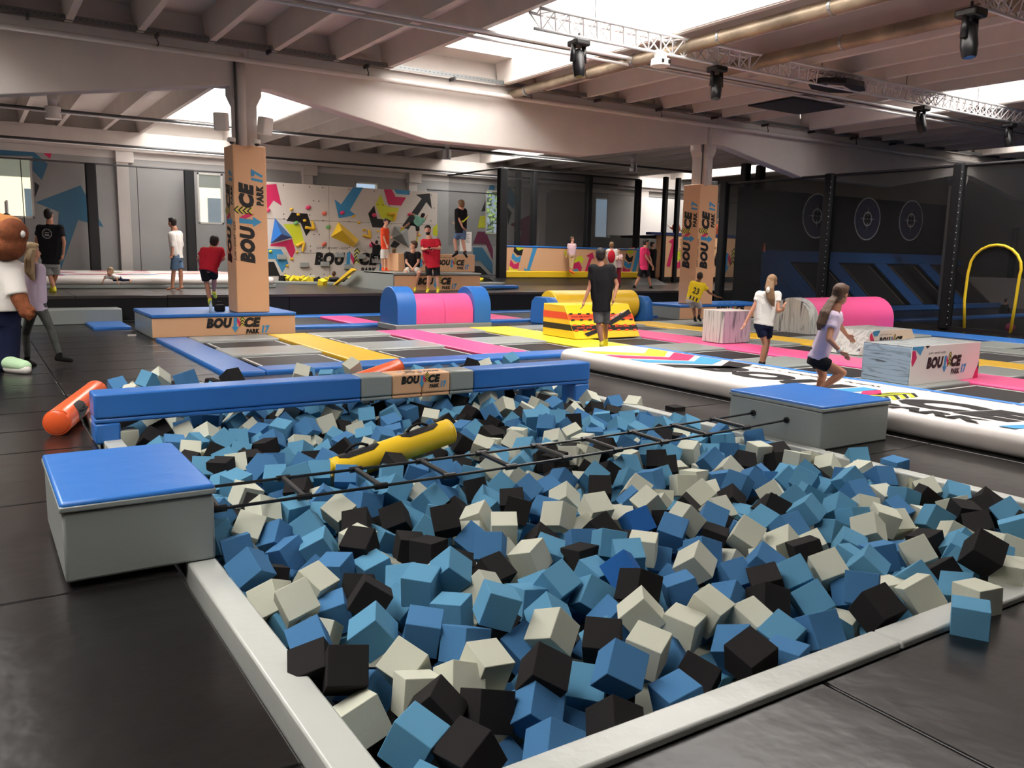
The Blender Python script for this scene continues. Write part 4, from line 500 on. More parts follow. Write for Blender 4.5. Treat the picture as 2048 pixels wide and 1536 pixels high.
3340,10122,-89,46,45,40,57,0, 3870,7662,-143,36,-32,-41,71,0, 1161,5429,-186,38,52,-38,-58,3, 6193,2939,-121,54,2,16,76,3, 2193,9879,8,27,76,-26,44,3, 1480,7288,-147,54,-31,69,-20,2, 3972,7982,-133,51,-71,-1,-38,3, 5156,3408,-291,62,-46,34,-44,0, 3560,7018,-164,33,50,16,73,2, 1576,2949,-250,30,55,71,-8,0, 1779,3581,-201,2,67,-38,56,1, 4113,7066,-205,71,15,-62,5,0, 2826,4479,-267,51,-22,-75,-20,0,
5505,5996,-136,83,-16,-43,8,2, 3443,4495,-185,62,12,28,65,0, 4983,8135,-138,87,3,-29,25,3, 3611,5627,-133,56,68,-25,30,0, 4961,6500,-206,38,66,-42,-38,1, 6008,5329,-142,81,-8,-14,-47,0, 1992,5044,-188,72,-50,37,5,1, 2016,4602,-218,18,-70,28,-55,0, 6199,5598,-222,-1,40,-83,-24,1, 2871,7167,-172,71,4,11,62,1, 1557,8508,-117,23,92,-7,-7,0, 2125,8818,-71,42,-1,-86,5,1, 5955,5890,-262,28,76,48,17,1,
4748,7756,-51,79,2,53,-5,3, 2339,8437,-47,35,52,56,-45,3, 4572,7385,-60,4,47,21,-80,3, 5527,4636,-82,53,-16,-62,46,1, 3443,6794,-43,58,-18,74,4,0, 4245,8317,-27,83,22,-12,-39,1, 3988,8713,-37,49,74,-30,22,0, 6129,4593,-22,50,-24,13,-76,2, 3963,9294,96,20,-26,-68,-58,0, 3432,9333,95,18,-39,-8,-85,1, 2477,7277,-136,39,7,-80,-33,3, 5717,7240,-94,35,-72,37,37,3, 1963,7871,-100,16,40,-79,32,1,
1884,9975,119,82,19,-3,44,3, 3602,4498,-74,80,-26,45,-4,0, 2481,7607,-91,58,19,52,52,1, 5203,7803,-73,7,17,-33,-87,1, 4810,8826,75,43,17,-80,22,2, 2032,5637,-51,41,-37,-25,74,2, 5310,9081,59,13,6,-92,20,3, 2828,8451,-70,14,-2,11,94,1, 2266,9474,59,89,32,-4,-4,1, 3492,7776,-40,33,-51,62,40,3, 1554,5674,-50,76,31,-22,44,3, 5171,9399,92,60,-22,-13,69,3, 2812,7439,-37,38,-47,8,73,0,
6011,9946,58,40,-8,33,-80,1, 4303,4519,-86,-10,56,-37,-67,2, 5544,10100,-72,75,-18,25,-50,2, 4925,9933,143,82,-47,13,8,0, 2543,9890,97,-5,-38,-87,-8,1, 6157,9578,128,61,-72,5,-14,0, 2061,8701,44,8,-47,29,-76,0, 1235,8341,-1,54,27,-73,-10,0, 5391,8071,7,2,59,12,-74,1, 5212,5851,-85,88,28,-18,14,2, 4737,4448,-81,81,-4,-25,44,2, 5041,4898,-139,10,13,-87,-35,3, 4297,7554,-48,32,54,68,22,3,
4328,5528,-113,80,27,-44,10,2, 5723,5399,-81,20,10,40,84,0, 5576,8504,-88,38,-47,-72,14,2, 4789,9657,116,62,6,-69,-20,2, 4041,7133,-9,46,61,-48,-31,1, 5390,7363,-133,0,-93,16,-13,3, 2716,5874,-143,15,-87,36,2,3, 2194,5092,-135,3,-34,86,-24,3, 2441,8784,-9,2,-56,-47,-60,2, 4944,7490,-24,28,-27,83,-26,3, 4088,5276,-113,33,61,40,52,2, 5510,6962,-83,83,28,36,-10,0, 5654,10057,86,22,13,82,40,3,
5671,2359,-69,-9,-76,-56,1,3, 5297,4832,-128,82,44,-10,18,0, 3064,7882,-59,74,25,-52,-20,3, 2315,4121,-95,2,50,-80,-16,3, 5865,8348,-29,22,-62,16,-67,2, 5729,7719,-69,68,-29,-52,29,3, 3737,6110,-58,11,24,90,17,3, 5227,8434,39,13,69,-64,9,0, 2982,4898,-77,35,-30,-58,-60,0, 2946,3655,-200,25,84,16,-34,0, 6015,9403,109,-10,-69,-58,29,3, 1415,9500,79,20,-55,-23,72,2, 5083,6040,-19,19,-42,-22,-80,0,
5752,8495,-11,15,-49,39,70,1, 4464,8758,25,50,32,-32,-68,2, 5617,8032,-70,78,-24,-49,8,0, 3708,8127,-34,57,-46,33,51,0, 2640,7152,-89,73,-51,-15,-31,0, 1440,10101,115,86,5,-34,-20,2, 2460,2930,-105,24,78,48,13,0, 2861,6668,-107,52,-35,64,32,3, 4765,8135,-71,38,-44,3,76,2, 2189,6529,-19,4,40,-32,-80,1, 5721,9013,-23,32,80,-42,-7,3, 1234,6559,-100,49,-64,51,-8,3, 5035,5148,-98,-5,53,-79,-1,2,
2869,9186,108,14,88,30,16,3, 4938,9365,89,64,53,44,-11,0, 5886,2652,-13,44,74,33,24,3, 2637,9631,48,79,6,53,8,0, 3580,6570,-124,64,-46,52,-4,0, 4278,6360,-69,40,21,-57,62,0, 2959,8155,-107,40,-70,-28,-41,3, 4361,7261,-43,66,44,-36,-39,3, 2046,2871,-178,12,28,-10,90,0, 3746,7924,-112,93,2,12,17,3, 6175,9311,59,51,6,40,-69,3, 5235,7486,-16,11,22,-44,-81,0, 1272,4869,-74,28,-60,-59,34,2,
4504,5846,-52,33,-21,74,46,3, 2349,9238,88,65,-15,-68,-8,1, 2747,6450,-56,7,24,-91,15,0, 5638,6066,-31,44,-52,-33,58,3, 1315,5815,-69,88,30,0,-18,0, 5938,6276,-80,71,8,-28,56,2, 4650,4044,-137,58,68,16,26,0, 1897,7317,-45,85,39,4,-20,0, 1349,9850,49,43,8,84,-10,3, 3888,6225,-68,15,63,-39,58,1, 1430,7132,-37,25,-35,-73,44,3, 2815,5235,-43,58,16,-55,-50,1, 3633,9023,-21,37,4,-74,47,0,
4195,6764,-54,71,-14,-59,-18,3, 3107,6220,-38,11,83,-25,-38,2, 4115,7484,-82,58,-22,38,61,2, 6208,7060,-78,4,-87,37,-10,0, 4126,8969,92,64,-34,-59,19,1, 5858,5566,-128,50,-39,61,-38,2, 4898,6826,-101,51,-34,55,-49,0, 2782,10053,84,61,-2,-64,38,1, 3945,6437,-16,58,-25,68,23,2, 4786,8416,-79,14,9,-62,71,0, 5810,3797,-67,63,7,64,31,0, 4091,9730,63,2,76,20,54,1, 3816,3921,-160,47,-30,-16,-76,1,
5500,9551,47,24,88,20,19,0, 3042,9344,107,39,-58,-19,62,3, 4592,6070,-72,26,-19,60,-67,3, 4405,9091,117,26,76,2,-52,3, 2512,3565,-94,50,-59,-52,18,0, 4550,5441,-91,29,16,87,-21,0, 2983,8367,-89,81,-15,11,47,0, 3235,8221,-85,11,-8,35,-88,0, 4761,7280,-30,65,-16,31,-61,0, 3692,9264,111,20,43,66,-49,0, 5707,5859,-41,66,-63,22,-15,3, 3508,6275,-96,32,-8,78,44,3, 3894,8381,43,53,47,59,-21,1,
4733,9106,-29,69,2,-58,32,1, 3726,5400,-84,48,-20,9,-80,2, 3211,9572,34,59,-1,-23,-71,3, 5833,4331,-79,44,69,48,-10,3, 2226,6939,-98,4,89,-8,31,3, 1532,6409,-63,32,40,-5,-80,0, 2109,6794,-25,32,-76,36,32,0, 1195,10048,34,14,12,-93,11,0, 4716,10038,-8,88,15,-31,-15,3, 3655,6764,-96,14,-44,21,-81,2, 2572,4868,-39,31,48,32,-69,0, 1278,4643,-109,10,-5,28,90,1, 2980,9941,70,25,-12,51,-76,0,
2748,7798,-85,38,-39,-58,-52,3, 6225,4164,-22,37,46,-65,-38,2, 5882,9772,65,77,-20,-19,-48,0, 4135,4378,-83,56,-41,17,-63,2, 4410,6702,-21,22,-64,-22,-62,2, 5383,7872,-49,27,86,5,29,1, 1314,6886,-127,38,-43,41,64,1, 2813,9611,122,75,-54,22,6,3, 5824,7982,-108,36,-78,14,-38,0, 3497,8357,31,-4,53,-78,10,3, 3078,7524,-4,44,34,-69,-35,2, 1648,9833,101,64,62,2,35,1, 5402,5158,-162,4,-7,-70,64,2,
1877,9310,88,40,-35,-80,-2,3, 3143,6743,-99,48,-10,30,-76,2, 1757,9534,128,32,44,-64,-45,1, 4213,9630,143,72,27,-37,-44,3, 2538,8997,32,80,-34,28,-26,3, 3304,4210,-66,56,24,-70,-22,2, 3863,9894,132,24,-51,59,-49,1, 2834,9425,-14,50,-63,-40,-31,0, 3397,6054,-74,26,-88,25,10,3, 1218,9695,70,0,-22,-9,92,3, 4477,7017,-94,14,47,-8,-81,3, 3635,8676,-44,68,20,53,-34,1, 5606,5635,-48,58,46,-2,59,1,
4704,9286,77,4,88,-19,30,3, 2388,8578,46,56,64,-43,8,1, 2482,8292,-63,60,4,8,-74,1, 2782,8150,-15,69,-45,41,-24,0, 3066,9767,73,15,33,-88,-2,0, 5449,3897,-126,-8,-17,55,-76,0, 6173,8103,-91,41,50,61,-35,2, 5688,9285,107,44,30,-20,76,3, 1326,6064,-83,37,17,-62,-60,0, 3070,6010,-29,25,-77,15,47,0, 6173,5142,-38,19,24,60,68,1, 2613,6719,-93,34,46,12,-75,3, 5718,7047,-32,82,31,-4,-36,1,
1565,9258,5,12,21,-77,50,2, 2963,8745,79,56,61,46,-2,1, 6203,8756,2,53,9,20,-76,2, 4995,8892,-33,37,-30,18,-81,0, 4093,8422,-11,46,8,40,73,0, 2351,6735,-44,89,-26,3,-21,3, 5559,2593,-168,30,-51,2,-75,0, 3912,5298,-56,70,9,-14,-62,3, 5330,7215,-27,-10,-46,-70,-44,0, 5208,9912,134,14,38,-34,80,1, 4452,7925,-34,46,16,-79,22,0, 3977,3247,-105,57,-64,-40,12,2, 4592,8573,-6,93,17,14,2,1,
4431,9588,24,61,58,-18,42,3, 2110,3364,-107,17,-28,77,-45,3, 4253,7858,-51,46,26,-80,-3,0, 3138,9070,16,66,57,-16,-35,0, 2476,7447,-55,22,67,-64,10,2, 4184,8614,16,40,4,-74,-44,1, 5958,8996,38,-3,20,67,65,3, 5364,6646,-29,-2,47,75,35,1, 2331,6262,-83,16,-68,1,65,2, 3387,9930,100,28,86,-2,28,0, 4441,6241,-81,29,-84,-33,-8,0, 6050,8562,5,1,5,-84,-45,0, 5266,3050,-134,44,81,25,1,2,
4944,8397,20,25,29,58,-64,0, 4620,9928,148,38,-60,4,-63,0, 6063,6931,-63,65,46,-44,-28,3, 6193,6766,-130,58,50,-20,-53,1, 5640,6588,-66,58,-41,-4,-63,2, 5947,7814,-80,80,23,-44,11,3, 4318,3818,-128,25,-20,-57,-70,3, 4183,5854,-20,20,60,23,68,3, 6202,2423,-8,50,2,-62,-52,2, 1898,8241,-77,70,-17,-53,-32,1, 2545,6349,-68,24,-66,-36,-53,2, 2467,7888,-69,62,-62,-37,10,1, 5097,7243,-31,32,4,69,58,0,
3835,8572,54,42,44,-44,-58,1, 4219,10103,107,38,12,84,-21,3, 3593,5199,-122,-8,67,-29,61,2, 1768,8777,-79,32,35,28,77,0, 5362,6864,-163,-10,-74,38,-44,3, 2067,9110,23,56,-22,7,-74,2, 1936,6748,-68,14,52,76,20,1, 1184,5220,-36,64,68,15,-8,1, 3821,9546,141,71,-4,-51,38,1, 4060,4093,-66,75,-2,53,25,0, 3482,7460,-143,38,-33,46,-67,0, 2259,5578,-69,76,-34,-41,21,1, 4600,9706,78,76,-6,56,-2,2,
5639,4450,-53,55,17,-75,10,0, 5922,3180,-22,70,-16,-13,-62,2, 5459,8316,-66,20,-46,70,-40,3, 1195,2329,-113,23,62,-40,56,0, 2791,7092,-4,52,37,39,58,1, 4010,5660,-1,27,-46,50,-62,3, 2210,8914,86,-3,-19,-21,91,2, 3135,10018,74,25,-68,40,48,2, 6161,7378,-117,11,10,49,-80,3, 2155,3988,-72,84,12,-37,-23,2, 2728,6221,-45,74,-31,-52,8,0, 3857,6744,-26,14,-80,-28,42,1, 2296,8216,-18,20,58,-66,-30,1,
6155,5473,-76,27,-56,68,25,2, 3218,8463,-7,45,65,-20,-50,1, 3524,7157,-31,16,80,30,38,2, 3383,3866,-81,61,-26,-10,68,3, 6191,2630,-123,57,-52,-35,-42,2, 3917,7530,-60,76,53,16,14,3, 3744,6943,-83,39,-19,-82,-24,3, 4663,5077,-119,57,44,-56,-26,1, 1369,9024,-11,66,-34,58,-14,0, 4840,3183,-152,41,-9,-43,-74,3, 4766,3885,-44,27,15,88,-18,3, 4952,7003,-86,26,-34,-44,-73,1, 2742,8720,78,68,-26,62,6,1,
6043,7235,-40,65,-17,52,42,3, 3613,9662,74,50,4,79,20,2, 1193,7570,-120,43,-46,-59,-40,2, 6057,7600,-38,23,-26,-64,62,0, 3307,7745,-87,-5,-16,-20,92,0, 1644,8330,-9,58,15,-72,-17,1, 4867,5866,-4,-10,20,-76,52,0, 5181,9597,101,-9,-74,-55,21,2, 2615,4512,-78,80,10,-36,36,2, 4711,5786,-27,36,-27,-49,68,1, 5889,9560,115,26,34,39,-76,2, 5519,4277,-107,30,5,89,14,0, 5834,5202,-25,14,71,-6,62,0,
2090,9529,49,46,-46,-46,-52,1, 1185,7076,-133,10,8,-52,79,0, 1648,7379,-93,6,36,-40,78,2, 3907,2910,-136,25,76,41,32,0, 4897,8010,-4,82,-22,-31,28,0, 1885,7113,-75,56,62,39,-23,3, 4576,6805,-45,50,-4,79,18,0, 4914,9085,93,33,-38,-22,77,0, 5325,10093,107,2,92,-5,27,0, 2786,9842,41,56,50,46,-36,0, 6021,4004,-71,82,-33,8,-34,0, 3344,6382,-57,54,-7,-57,-54,3, 3466,4832,-128,19,55,-70,-29,3,
1751,6486,-103,11,-38,-1,87,1, 1517,4401,-96,79,29,25,-38,1, 5793,2502,-29,81,26,14,39,1, 4150,2545,-69,44,52,37,-56,2, 2472,5831,-120,20,-58,70,-21,1, 2976,8977,72,-2,89,-26,-19,0, 3686,7745,-72,4,24,90,-18,0, 3675,4676,-137,-1,8,52,80,1, 6061,6512,-24,14,93,-15,-4,0, 3076,7297,-21,23,50,-56,-55,0, 1632,8647,-17,55,22,58,-47,2, 1824,8075,-37,35,5,-10,-88,2, 4652,7106,-53,8,-24,-19,-90,1,
5046,6296,-8,68,-61,19,-21,1, 1169,6814,-39,36,62,58,-21,0, 4354,8135,10,65,-42,16,-53,1, 5488,9284,111,72,-16,-54,27,3, 3150,6461,-29,74,28,51,16,2, 5189,6193,-41,8,85,32,28,1, 2644,4156,-104,-10,28,-84,32,2, 4060,8169,13,76,15,-53,13,3, 5428,8773,20,67,34,-14,57,3, 4138,9432,30,23,-20,-26,86,2, 3241,5861,-78,23,83,32,26,1, 3701,4289,-79,14,-46,82,12,2, 4298,5156,-29,72,47,-27,29,3,
3871,5980,-31,41,57,-16,62,2, 4229,9912,146,31,-10,40,-80,1, 5683,8848,67,27,9,80,-42,0, 4218,4192,-43,28,10,-39,-82,3, 2559,9338,60,11,-19,76,-52,0, 3425,9541,30,44,7,-24,-80,1, 5643,9766,124,18,86,-22,28,3, 6152,3768,-20,4,19,-68,64,2, 2313,9992,145,68,34,-56,20,3, 1852,8661,64,22,-76,-53,-5,1, 2176,7664,-74,41,-13,-41,-74,0, 1197,6198,-62,11,61,65,-32,3, 4343,6082,-36,56,-4,-9,-76,2,
4939,4529,-18,66,52,33,30,1, 1884,9715,108,14,-33,65,59,0, 1235,8621,52,-2,39,-86,-8,3, 5872,5952,-54,47,36,-73,14,2, 2024,8945,82,66,68,-5,6,0, 5020,6733,0,25,-25,20,86,1, 5362,5039,-22,68,-8,44,50,0, 5526,2439,-75,33,74,45,-22,2, 5494,8985,102,-2,82,-22,-42,2, 1299,4461,-82,59,46,-38,45,3, 1502,9129,127,82,-31,13,-37,1, 2058,6227,-86,-2,-18,-82,-45,1, 2783,5004,-85,33,8,-85,-27,3,
4444,3256,-87,40,74,20,-39,2, 3492,8552,60,14,-2,24,91,1, 5158,8017,-19,69,38,-36,-40,0, 3287,8730,75,68,-40,44,29,0, 4618,8955,58,-5,65,-68,-17,1, 2255,9756,130,67,20,17,62,0, 5864,6889,-62,84,-43,1,-14,1, 4973,8663,23,52,80,-4,-7,0, 5666,7459,-18,21,-80,37,28,2, 3429,5745,-100,56,47,-9,-61,2, 1640,6222,-122,28,20,80,-38,2, 4303,6938,-69,2,-22,-50,-78,3, 6081,4907,-6,24,-71,-3,58,3,
5134,9033,65,39,30,57,-58,0, 3675,5901,-7,50,-50,-14,-63,0, 1890,6940,-27,40,59,-44,46,3, 5776,8127,33,57,-54,46,-29,2, 1403,8717,84,66,42,-54,8,0, 5210,6852,14,49,-67,-20,43,3, 2479,9709,186,41,-44,74,8,0, 4797,8513,89,4,66,-28,62,1, 6118,5641,31,53,16,-28,-72,1, 4894,5651,46,46,-16,74,35,1, 5885,9215,151,-1,78,44,32,2, 4037,9530,187,81,-5,-14,-47,1, 3623,7930,46,45,-22,-80,-14,0,
4595,8198,66,32,70,-22,52,3, 1385,9664,179,30,74,30,-41,2, 3493,9120,156,46,-19,8,81,1, 4400,10057,144,2,-50,70,-42,2, 3473,7576,24,10,-74,-12,58,1, 2025,9359,191,80,-28,-30,-32,2, 4189,9265,151,-8,-6,32,-89,1, 5839,10071,185,16,84,-38,-19,3, 4487,9452,160,85,22,0,-37,1, 5086,7587,24,29,22,-4,88,2, 4268,5374,-63,26,-26,13,-87,3, 1721,8853,131,13,8,-85,40,2, 5441,9873,158,52,68,-4,-42,1,
1294,9985,205,25,-71,56,17,1, 5580,8280,59,52,-54,-42,40,1, 3345,9775,194,35,-33,49,-66,3, 2244,7869,-10,91,4,-20,20,1, 1361,9290,141,38,-17,-61,61,0, 5432,8508,106,76,4,-35,46,3, 1606,9369,172,70,4,18,62,0, 2161,8475,22,32,16,53,-70,2, 3718,8973,122,-8,16,-80,49,2, 3943,9097,130,4,93,20,7,1, 1396,8452,92,40,-78,4,-38,2, 5073,6936,39,4,-47,46,-69,0, 2968,6424,-1,70,-63,-9,9,0,
1618,10001,196,17,-22,89,18,0, 5069,10114,28,13,-65,67,-14,0, 4034,8587,93,33,-23,38,77,0, 4322,8878,107,21,-18,-61,68,0, 3283,9026,150,64,-68,-5,-20,0, 6085,9803,165,32,-39,-79,-15,0, 3251,6832,-13,75,-52,22,-14,1, 5248,8831,112,41,-40,-70,-30,1, 2385,9051,111,52,-32,22,-69,0, 2780,9038,91,51,-21,-76,-11,2, 5179,5383,-22,34,81,8,37,0, 1668,7171,16,39,-28,71,41,3, 5837,6139,25,34,-71,-53,-3,0,
3392,8147,44,52,-60,14,51,0, 5783,3981,17,-9,68,63,-19,1, 3992,7744,4,1,-28,-88,-21,2, 3670,8745,128,-3,-81,50,2,3, 4056,6909,13,46,25,-79,-14,0, 5575,6815,18,41,1,-7,-86,0, 1889,4617,-22,63,-50,38,-34,2, 4704,5384,-11,94,-4,-14,-5,2, 4123,6298,28,76,-19,28,-46,2, 2762,9449,174,75,-22,-8,54,0, 2055,10067,138,50,-5,-48,-64,3, 5133,6424,34,4,46,-80,-26,0, 3463,10083,197,10,-71,26,-57,1,
1415,8170,35,22,73,-35,-46,3, 3346,7241,1,59,52,28,46,1, 5656,4265,10,47,76,31,-11,0, 2690,8432,69,-1,47,-2,-82,2, 2585,10068,151,75,46,23,28,0, 1181,9407,115,8,2,68,-66,1, 4969,8167,65,12,45,80,-22,2, 5172,2716,-34,29,86,-9,25,0, 3697,10020,160,-10,-61,24,-68,0, 2043,9863,156,68,-13,66,3,3, 3873,4037,-37,73,52,-23,-25,3, 5249,5715,25,20,-42,-78,-29,1, 3158,9193,184,-2,-39,62,61,2,
5596,8681,128,82,22,15,-40,0, 6083,10068,159,-2,-46,28,-79,2, 6055,6679,-23,41,2,86,-12,1, 3680,8361,12,34,-68,-34,47,3, 2543,8119,23,15,86,-7,-39,1, 4077,8760,134,16,29,-82,36,3, 5562,7905,26,23,16,21,88,3, 3736,7268,8,24,40,-4,83,1, 5328,7685,46,-4,93,1,-21,2, 3081,8215,59,29,22,-10,88,2, 4415,8306,70,29,-32,85,-4,0, 5534,7176,-45,34,-82,31,12,1, 3595,9452,126,4,92,-11,20,3,
1265,7215,-12,52,65,-42,-20,0, 1258,8900,129,-3,-53,-62,-50,0, 3417,8866,108,54,-15,-8,76,1, 4497,7751,-2,26,-52,-74,19,3, 6117,8888,120,30,-13,82,34,1, 5684,9026,149,2,24,-68,-62,2, 3897,10070,173,75,-20,-4,55,0, 5058,5714,-37,74,11,-57,17,1, 6218,3118,-20,14,-19,87,32,3, 5916,5757,-65,14,10,4,-94,0,
]
LC = .165
cubes = []
for i in range(0, len(CUBES), 8):
    x, y, z, w, a, b, c, k = CUBES[i:i + 8]; cubes.append((Vector((x, y, z)) / 1000, Quaternion((w, a, b, c)).normalized(), 'lbgkd'[k]))
def cube_mesh(k, L=LC, nm='foam_cube'):
    import bmesh
    bm = bmesh.new(); bmesh.ops.create_cube(bm, size=L); bmesh.ops.bevel(bm, geom=bm.edges[:], offset=.0025, segments=1, affect='EDGES')
    me = bpy.data.meshes.new(nm); bm.to_mesh(me); bm.free(); me.materials.append(FOAM[k]); return me
CM = {k: cube_mesh(k) for k in 'lbgkdy'}
CN = {'l': 'sky blue', 'b': 'mid blue', 'g': 'cream grey', 'k': 'black', 'd': 'royal blue', 'y': 'yellow'}
ORD = 'first second third fourth fifth sixth seventh eighth ninth tenth eleventh twelfth thirteenth fourteenth fifteenth sixteenth seventeenth eighteenth nineteenth twentieth'.split()
def ordn(n): return ORD[n] if n < 20 else 'twenty-' + ORD[n - 20]
BANDS = [2.45, 2.7, 2.95, 3.2, 3.5, 3.8, 4.15, 4.5, 5.0, 5.5, 6.1, 6.8, 7.6, 99]
BN = ['against front edge pad', 'second row from front', 'third row from front', 'fourth row from front', 'fifth row from front', 'sixth row from front', 'seventh row from front', 'level with left box',
      'under near ladder rope', 'under far ladder rope', 'just past rope ladder', 'midway ladder to beam', 'just before blue beam', 'under the blue beam']
def pxx(P): v = P - CAM; return v.dot(rgt) / v.dot(fwd)
rows = {}
stuff = MB(); sm = 'lbgkd'
for i, (c, q, k) in enumerate(cubes):
    if i < 300:
        o = bpy.data.objects.new('foam_cube', CM[k]); COL.objects.link(o); o.location = c; o.rotation_mode = 'QUATERNION'; o.rotation_quaternion = q
        o['category'] = 'foam cube'; o['group'] = 'foam cubes in the pit'
        bi = next(n for n, b in enumerate(BANDS) if c.y < b); rows.setdefault((bi, k), []).append((pxx(c), o, q))
    else:
        R = q.to_matrix(); h = LC / 2; stuff.box(-h, h, -h, h, -h, h, sm.index(k), R, c)
for (bi, k), lst in rows.items():
    lst.sort(key=lambda r: r[0])
    for n, (_, o, q) in enumerate(lst):
        up = max(abs((q @ Vector(a)).z) for a in ((1, 0, 0), (0, 1, 0), (0, 0, 1)))
        pose = 'flat' if up > .96 else 'upended' if up < .68 else 'tilted'
        o['label'] = '%s %s foam cube, %s of that colour from left, %s' % (pose, CN[k], ordn(n), BN[bi])
st_ = stuff.build('foam_filling', [FOAM[k] for k in sm]); st_['kind'] = 'stuff'; st_['label'] = 'remaining foam cubes filling the pit between and under the larger ones'
def lone(k, p, rz, label, tilt=(0, 0), nm='foam_cube', grp=None):
    o = bpy.data.objects.new(nm, CM[k]); COL.objects.link(o); o.location = p; o.rotation_euler = (tilt[0], tilt[1], rz); return tag(o, label, 'foam cube', grp)
for px_, py_, k, Y, lab in ((298, 762, 'l', 9.2, 'leftmost sky blue foam cube peeping over the beam'), (318, 759, 'g', 9.25, 'cream grey foam cube peeping over the left part of the beam'), (372, 759, 'b', 9.2, 'blue foam cube peeping over the beam, right of the cream one'),
                           (464, 757, 'k', 9.1, 'black foam cube peeping over the left half of the beam'), (602, 748, 'g', 9.3, 'cream foam cube peeping over the beam beside the orange tube'), (705, 735, 'g', 9.6, 'cream foam cube resting behind the orange tube'),
                           (1022, 722, 'l', 9.6, 'blue foam cube peeping over the right half of the beam'), (1350, 826, 'k', 7.0, 'black foam cube on the right edge pad short of the ladder box')):
    p_ = aty(px_, py_, Y); lone(k, p_, px_ * .37, lab, (px_ * .21, px_ * .13) if k != 'k' or px_ < 1300 else (0, 0))
# ------------------------------------------------------------------ trampolines
PADX = [(2.85, 3.42, V_BLUE, 'blue'), (4.95, 5.75, V_PADY, 'yellow'), (7.3, 8.22, V_PINK, 'pink'), (9.6, 10.65, V_LYEL, 'lemon yellow'), (12.1, 13.15, V_PINK, 'pink'), (14.3, 15.15, V_PADY, 'yellow'), (16.75, 17.6, V_GREY, 'grey')]
def pad(x0, x1, y0, y1, m_, label, grp='trampoline pads', z=.06):
    t = thing('trampoline_pad', label, 'pad', ((x0 + x1) / 2, (y0 + y1) / 2, 0), grp)
    MB().box(x0, x1, y0, y1, -.06, z).build('pad_cover', m_, t, bevel=.03, seg=3)
    MB().box(x0 + .12, x1 - .12, y0 + .12, y1 - .12, -.5, -.06).build('steel_frame', M_DSTEEL, t); return t
where = ['at the left edge of the near trampolines', 'between the first and second near trampolines', 'between the second and third near trampolines', 'running up beside the man in the black T-shirt', 'running past the upright marble block', 'in the far row beyond the marble block', 'in the farthest row before the blue strip']
YTOP = [16.75, 16.75, 16.75, 16.75, 16.75, 16.75, 16.75]; YBOT = [11.65, 12.2, 12.2, 12.2, 2.7, 2.7, 2.7]
for (x0, x1, m_, cn), w_, yb, yt in zip(PADX, where, YBOT, YTOP):
    pad(x0, x1, yb, yt - .01, m_, 'long %s trampoline pad %s' % (cn, w_))
pad(3.43, 9.52, 11.65, 12.18, V_BLUE, 'long narrow blue trampoline pad between the foam pit and the trampolines')
CX = [(3.43, 4.94), (5.76, 7.29), (8.23, 9.59), (10.66, 12.09), (13.16, 14.29), (15.16, 16.74), (17.61, 19.0)]
CPAD = [(13.55, 14.65), (15.9, 16.74), (11.15, 12.18), (8.8, 9.78), (6.45, 7.42), (4.1, 5.05)]
rn = ['in the middle row', 'in the farthest row before the step', 'in the row level with the pit edge', 'in the row beside the inflatable strip', 'in the row of the large marble box', 'in the nearest row on the right']
cnm = ['first', 'second', 'third', 'fourth', 'fifth', 'sixth', 'seventh']
for ci, (x0, x1) in enumerate(CX):
    for ri, (y0, y1) in enumerate(CPAD):
        if ci < 3 and ri > 1: continue
        xa = 9.53 if ci == 3 and ri > 2 else x0
        pad(xa, x1, y0, y1, V_SILVER if ci < 3 else V_GREY, 'short grey cross pad, %s from the left %s' % (cnm[ci], rn[ri]))
ROWS = [(12.2, 13.53), (14.67, 15.88), (9.8, 11.13), (7.44, 8.78), (5.07, 6.43), (2.7, 4.08)]
rr_ = ['in the row nearest the foam pit', 'in the row nearest the step', 'one row before the marble block', 'in the trapezoid block row', 'in the large marble box row', 'in the nearest right-hand row']
for ci, (x0, x1) in enumerate(CX):
    for ri, (y0, y1) in enumerate(ROWS):
        if ci < 3 and ri > 1: continue
        xa = 9.53 if ci == 3 and ri > 1 else x0
        t = thing('trampoline', 'white-outlined black trampoline, %s from the left %s' % (cnm[ci], rr_[ri]), 'trampoline', ((xa + x1) / 2, (y0 + y1) / 2, 0), 'trampolines')
        a, b, c, d, z = xa + .07, x1 - .07, y0 + .06, y1 - .06, .03
        MB().box(a, b, c, d, z - .01, z).build('jumping_mat', M_BED, t)
        m = MB(); l = .035; i_ = .05
        for q in ((a + i_, b - i_, c + i_, c + i_ + l), (a + i_, b - i_, d - i_ - l, d - i_), (a + i_, a + i_ + l, c + i_, d - i_), (b - i_ - l, b - i_, c + i_, d - i_)): m.box(*q, z, z + .003)
        m.build('white_outline', M_LINE, t)
# far strip beyond the step
pad(5.8, 19.6, 18.22, 18.62, V_BLUE, 'blue pad along the far side of the black step'); pad(5.8, 20.2, 20.9, 21.55, V_BLUE, 'blue pad at the foot of the black platform')
pad(7.55, 8.3, 18.64, 20.88, V_PINK, 'short pink pad left of the blue and pink arch'); pad(11.6, 12.4, 18.64, 20.88, V_PINK, 'short pink pad right of the blue and pink arch')
for x0, x1, n_ in ((5.8, 7.5, 'left of the short pink pads'), (8.35, 11.55, 'behind the blue and pink arch'), (12.45, 15.0, 'behind the yellow drum'), (15.1, 18.0, 'behind the striped column box')):
    t = thing('trampoline', 'black trampoline at the foot of the platform %s' % n_, 'trampoline', ((x0 + x1) / 2, 19.7, 0), 'trampolines')
    MB().box(x0 + .1, x1 - .1, 18.72, 20.8, .02, .03).build('jumping_mat', M_BED, t)
pad(19.1, 20.24, 2.7, 16.7, V_BLUE, 'long blue pad running along the foot of the tall safety net'); pad(2.1, 2.84, 19.4, 21.5, V_BLUE, 'blue pad end between the grey kerb block and the first column box')
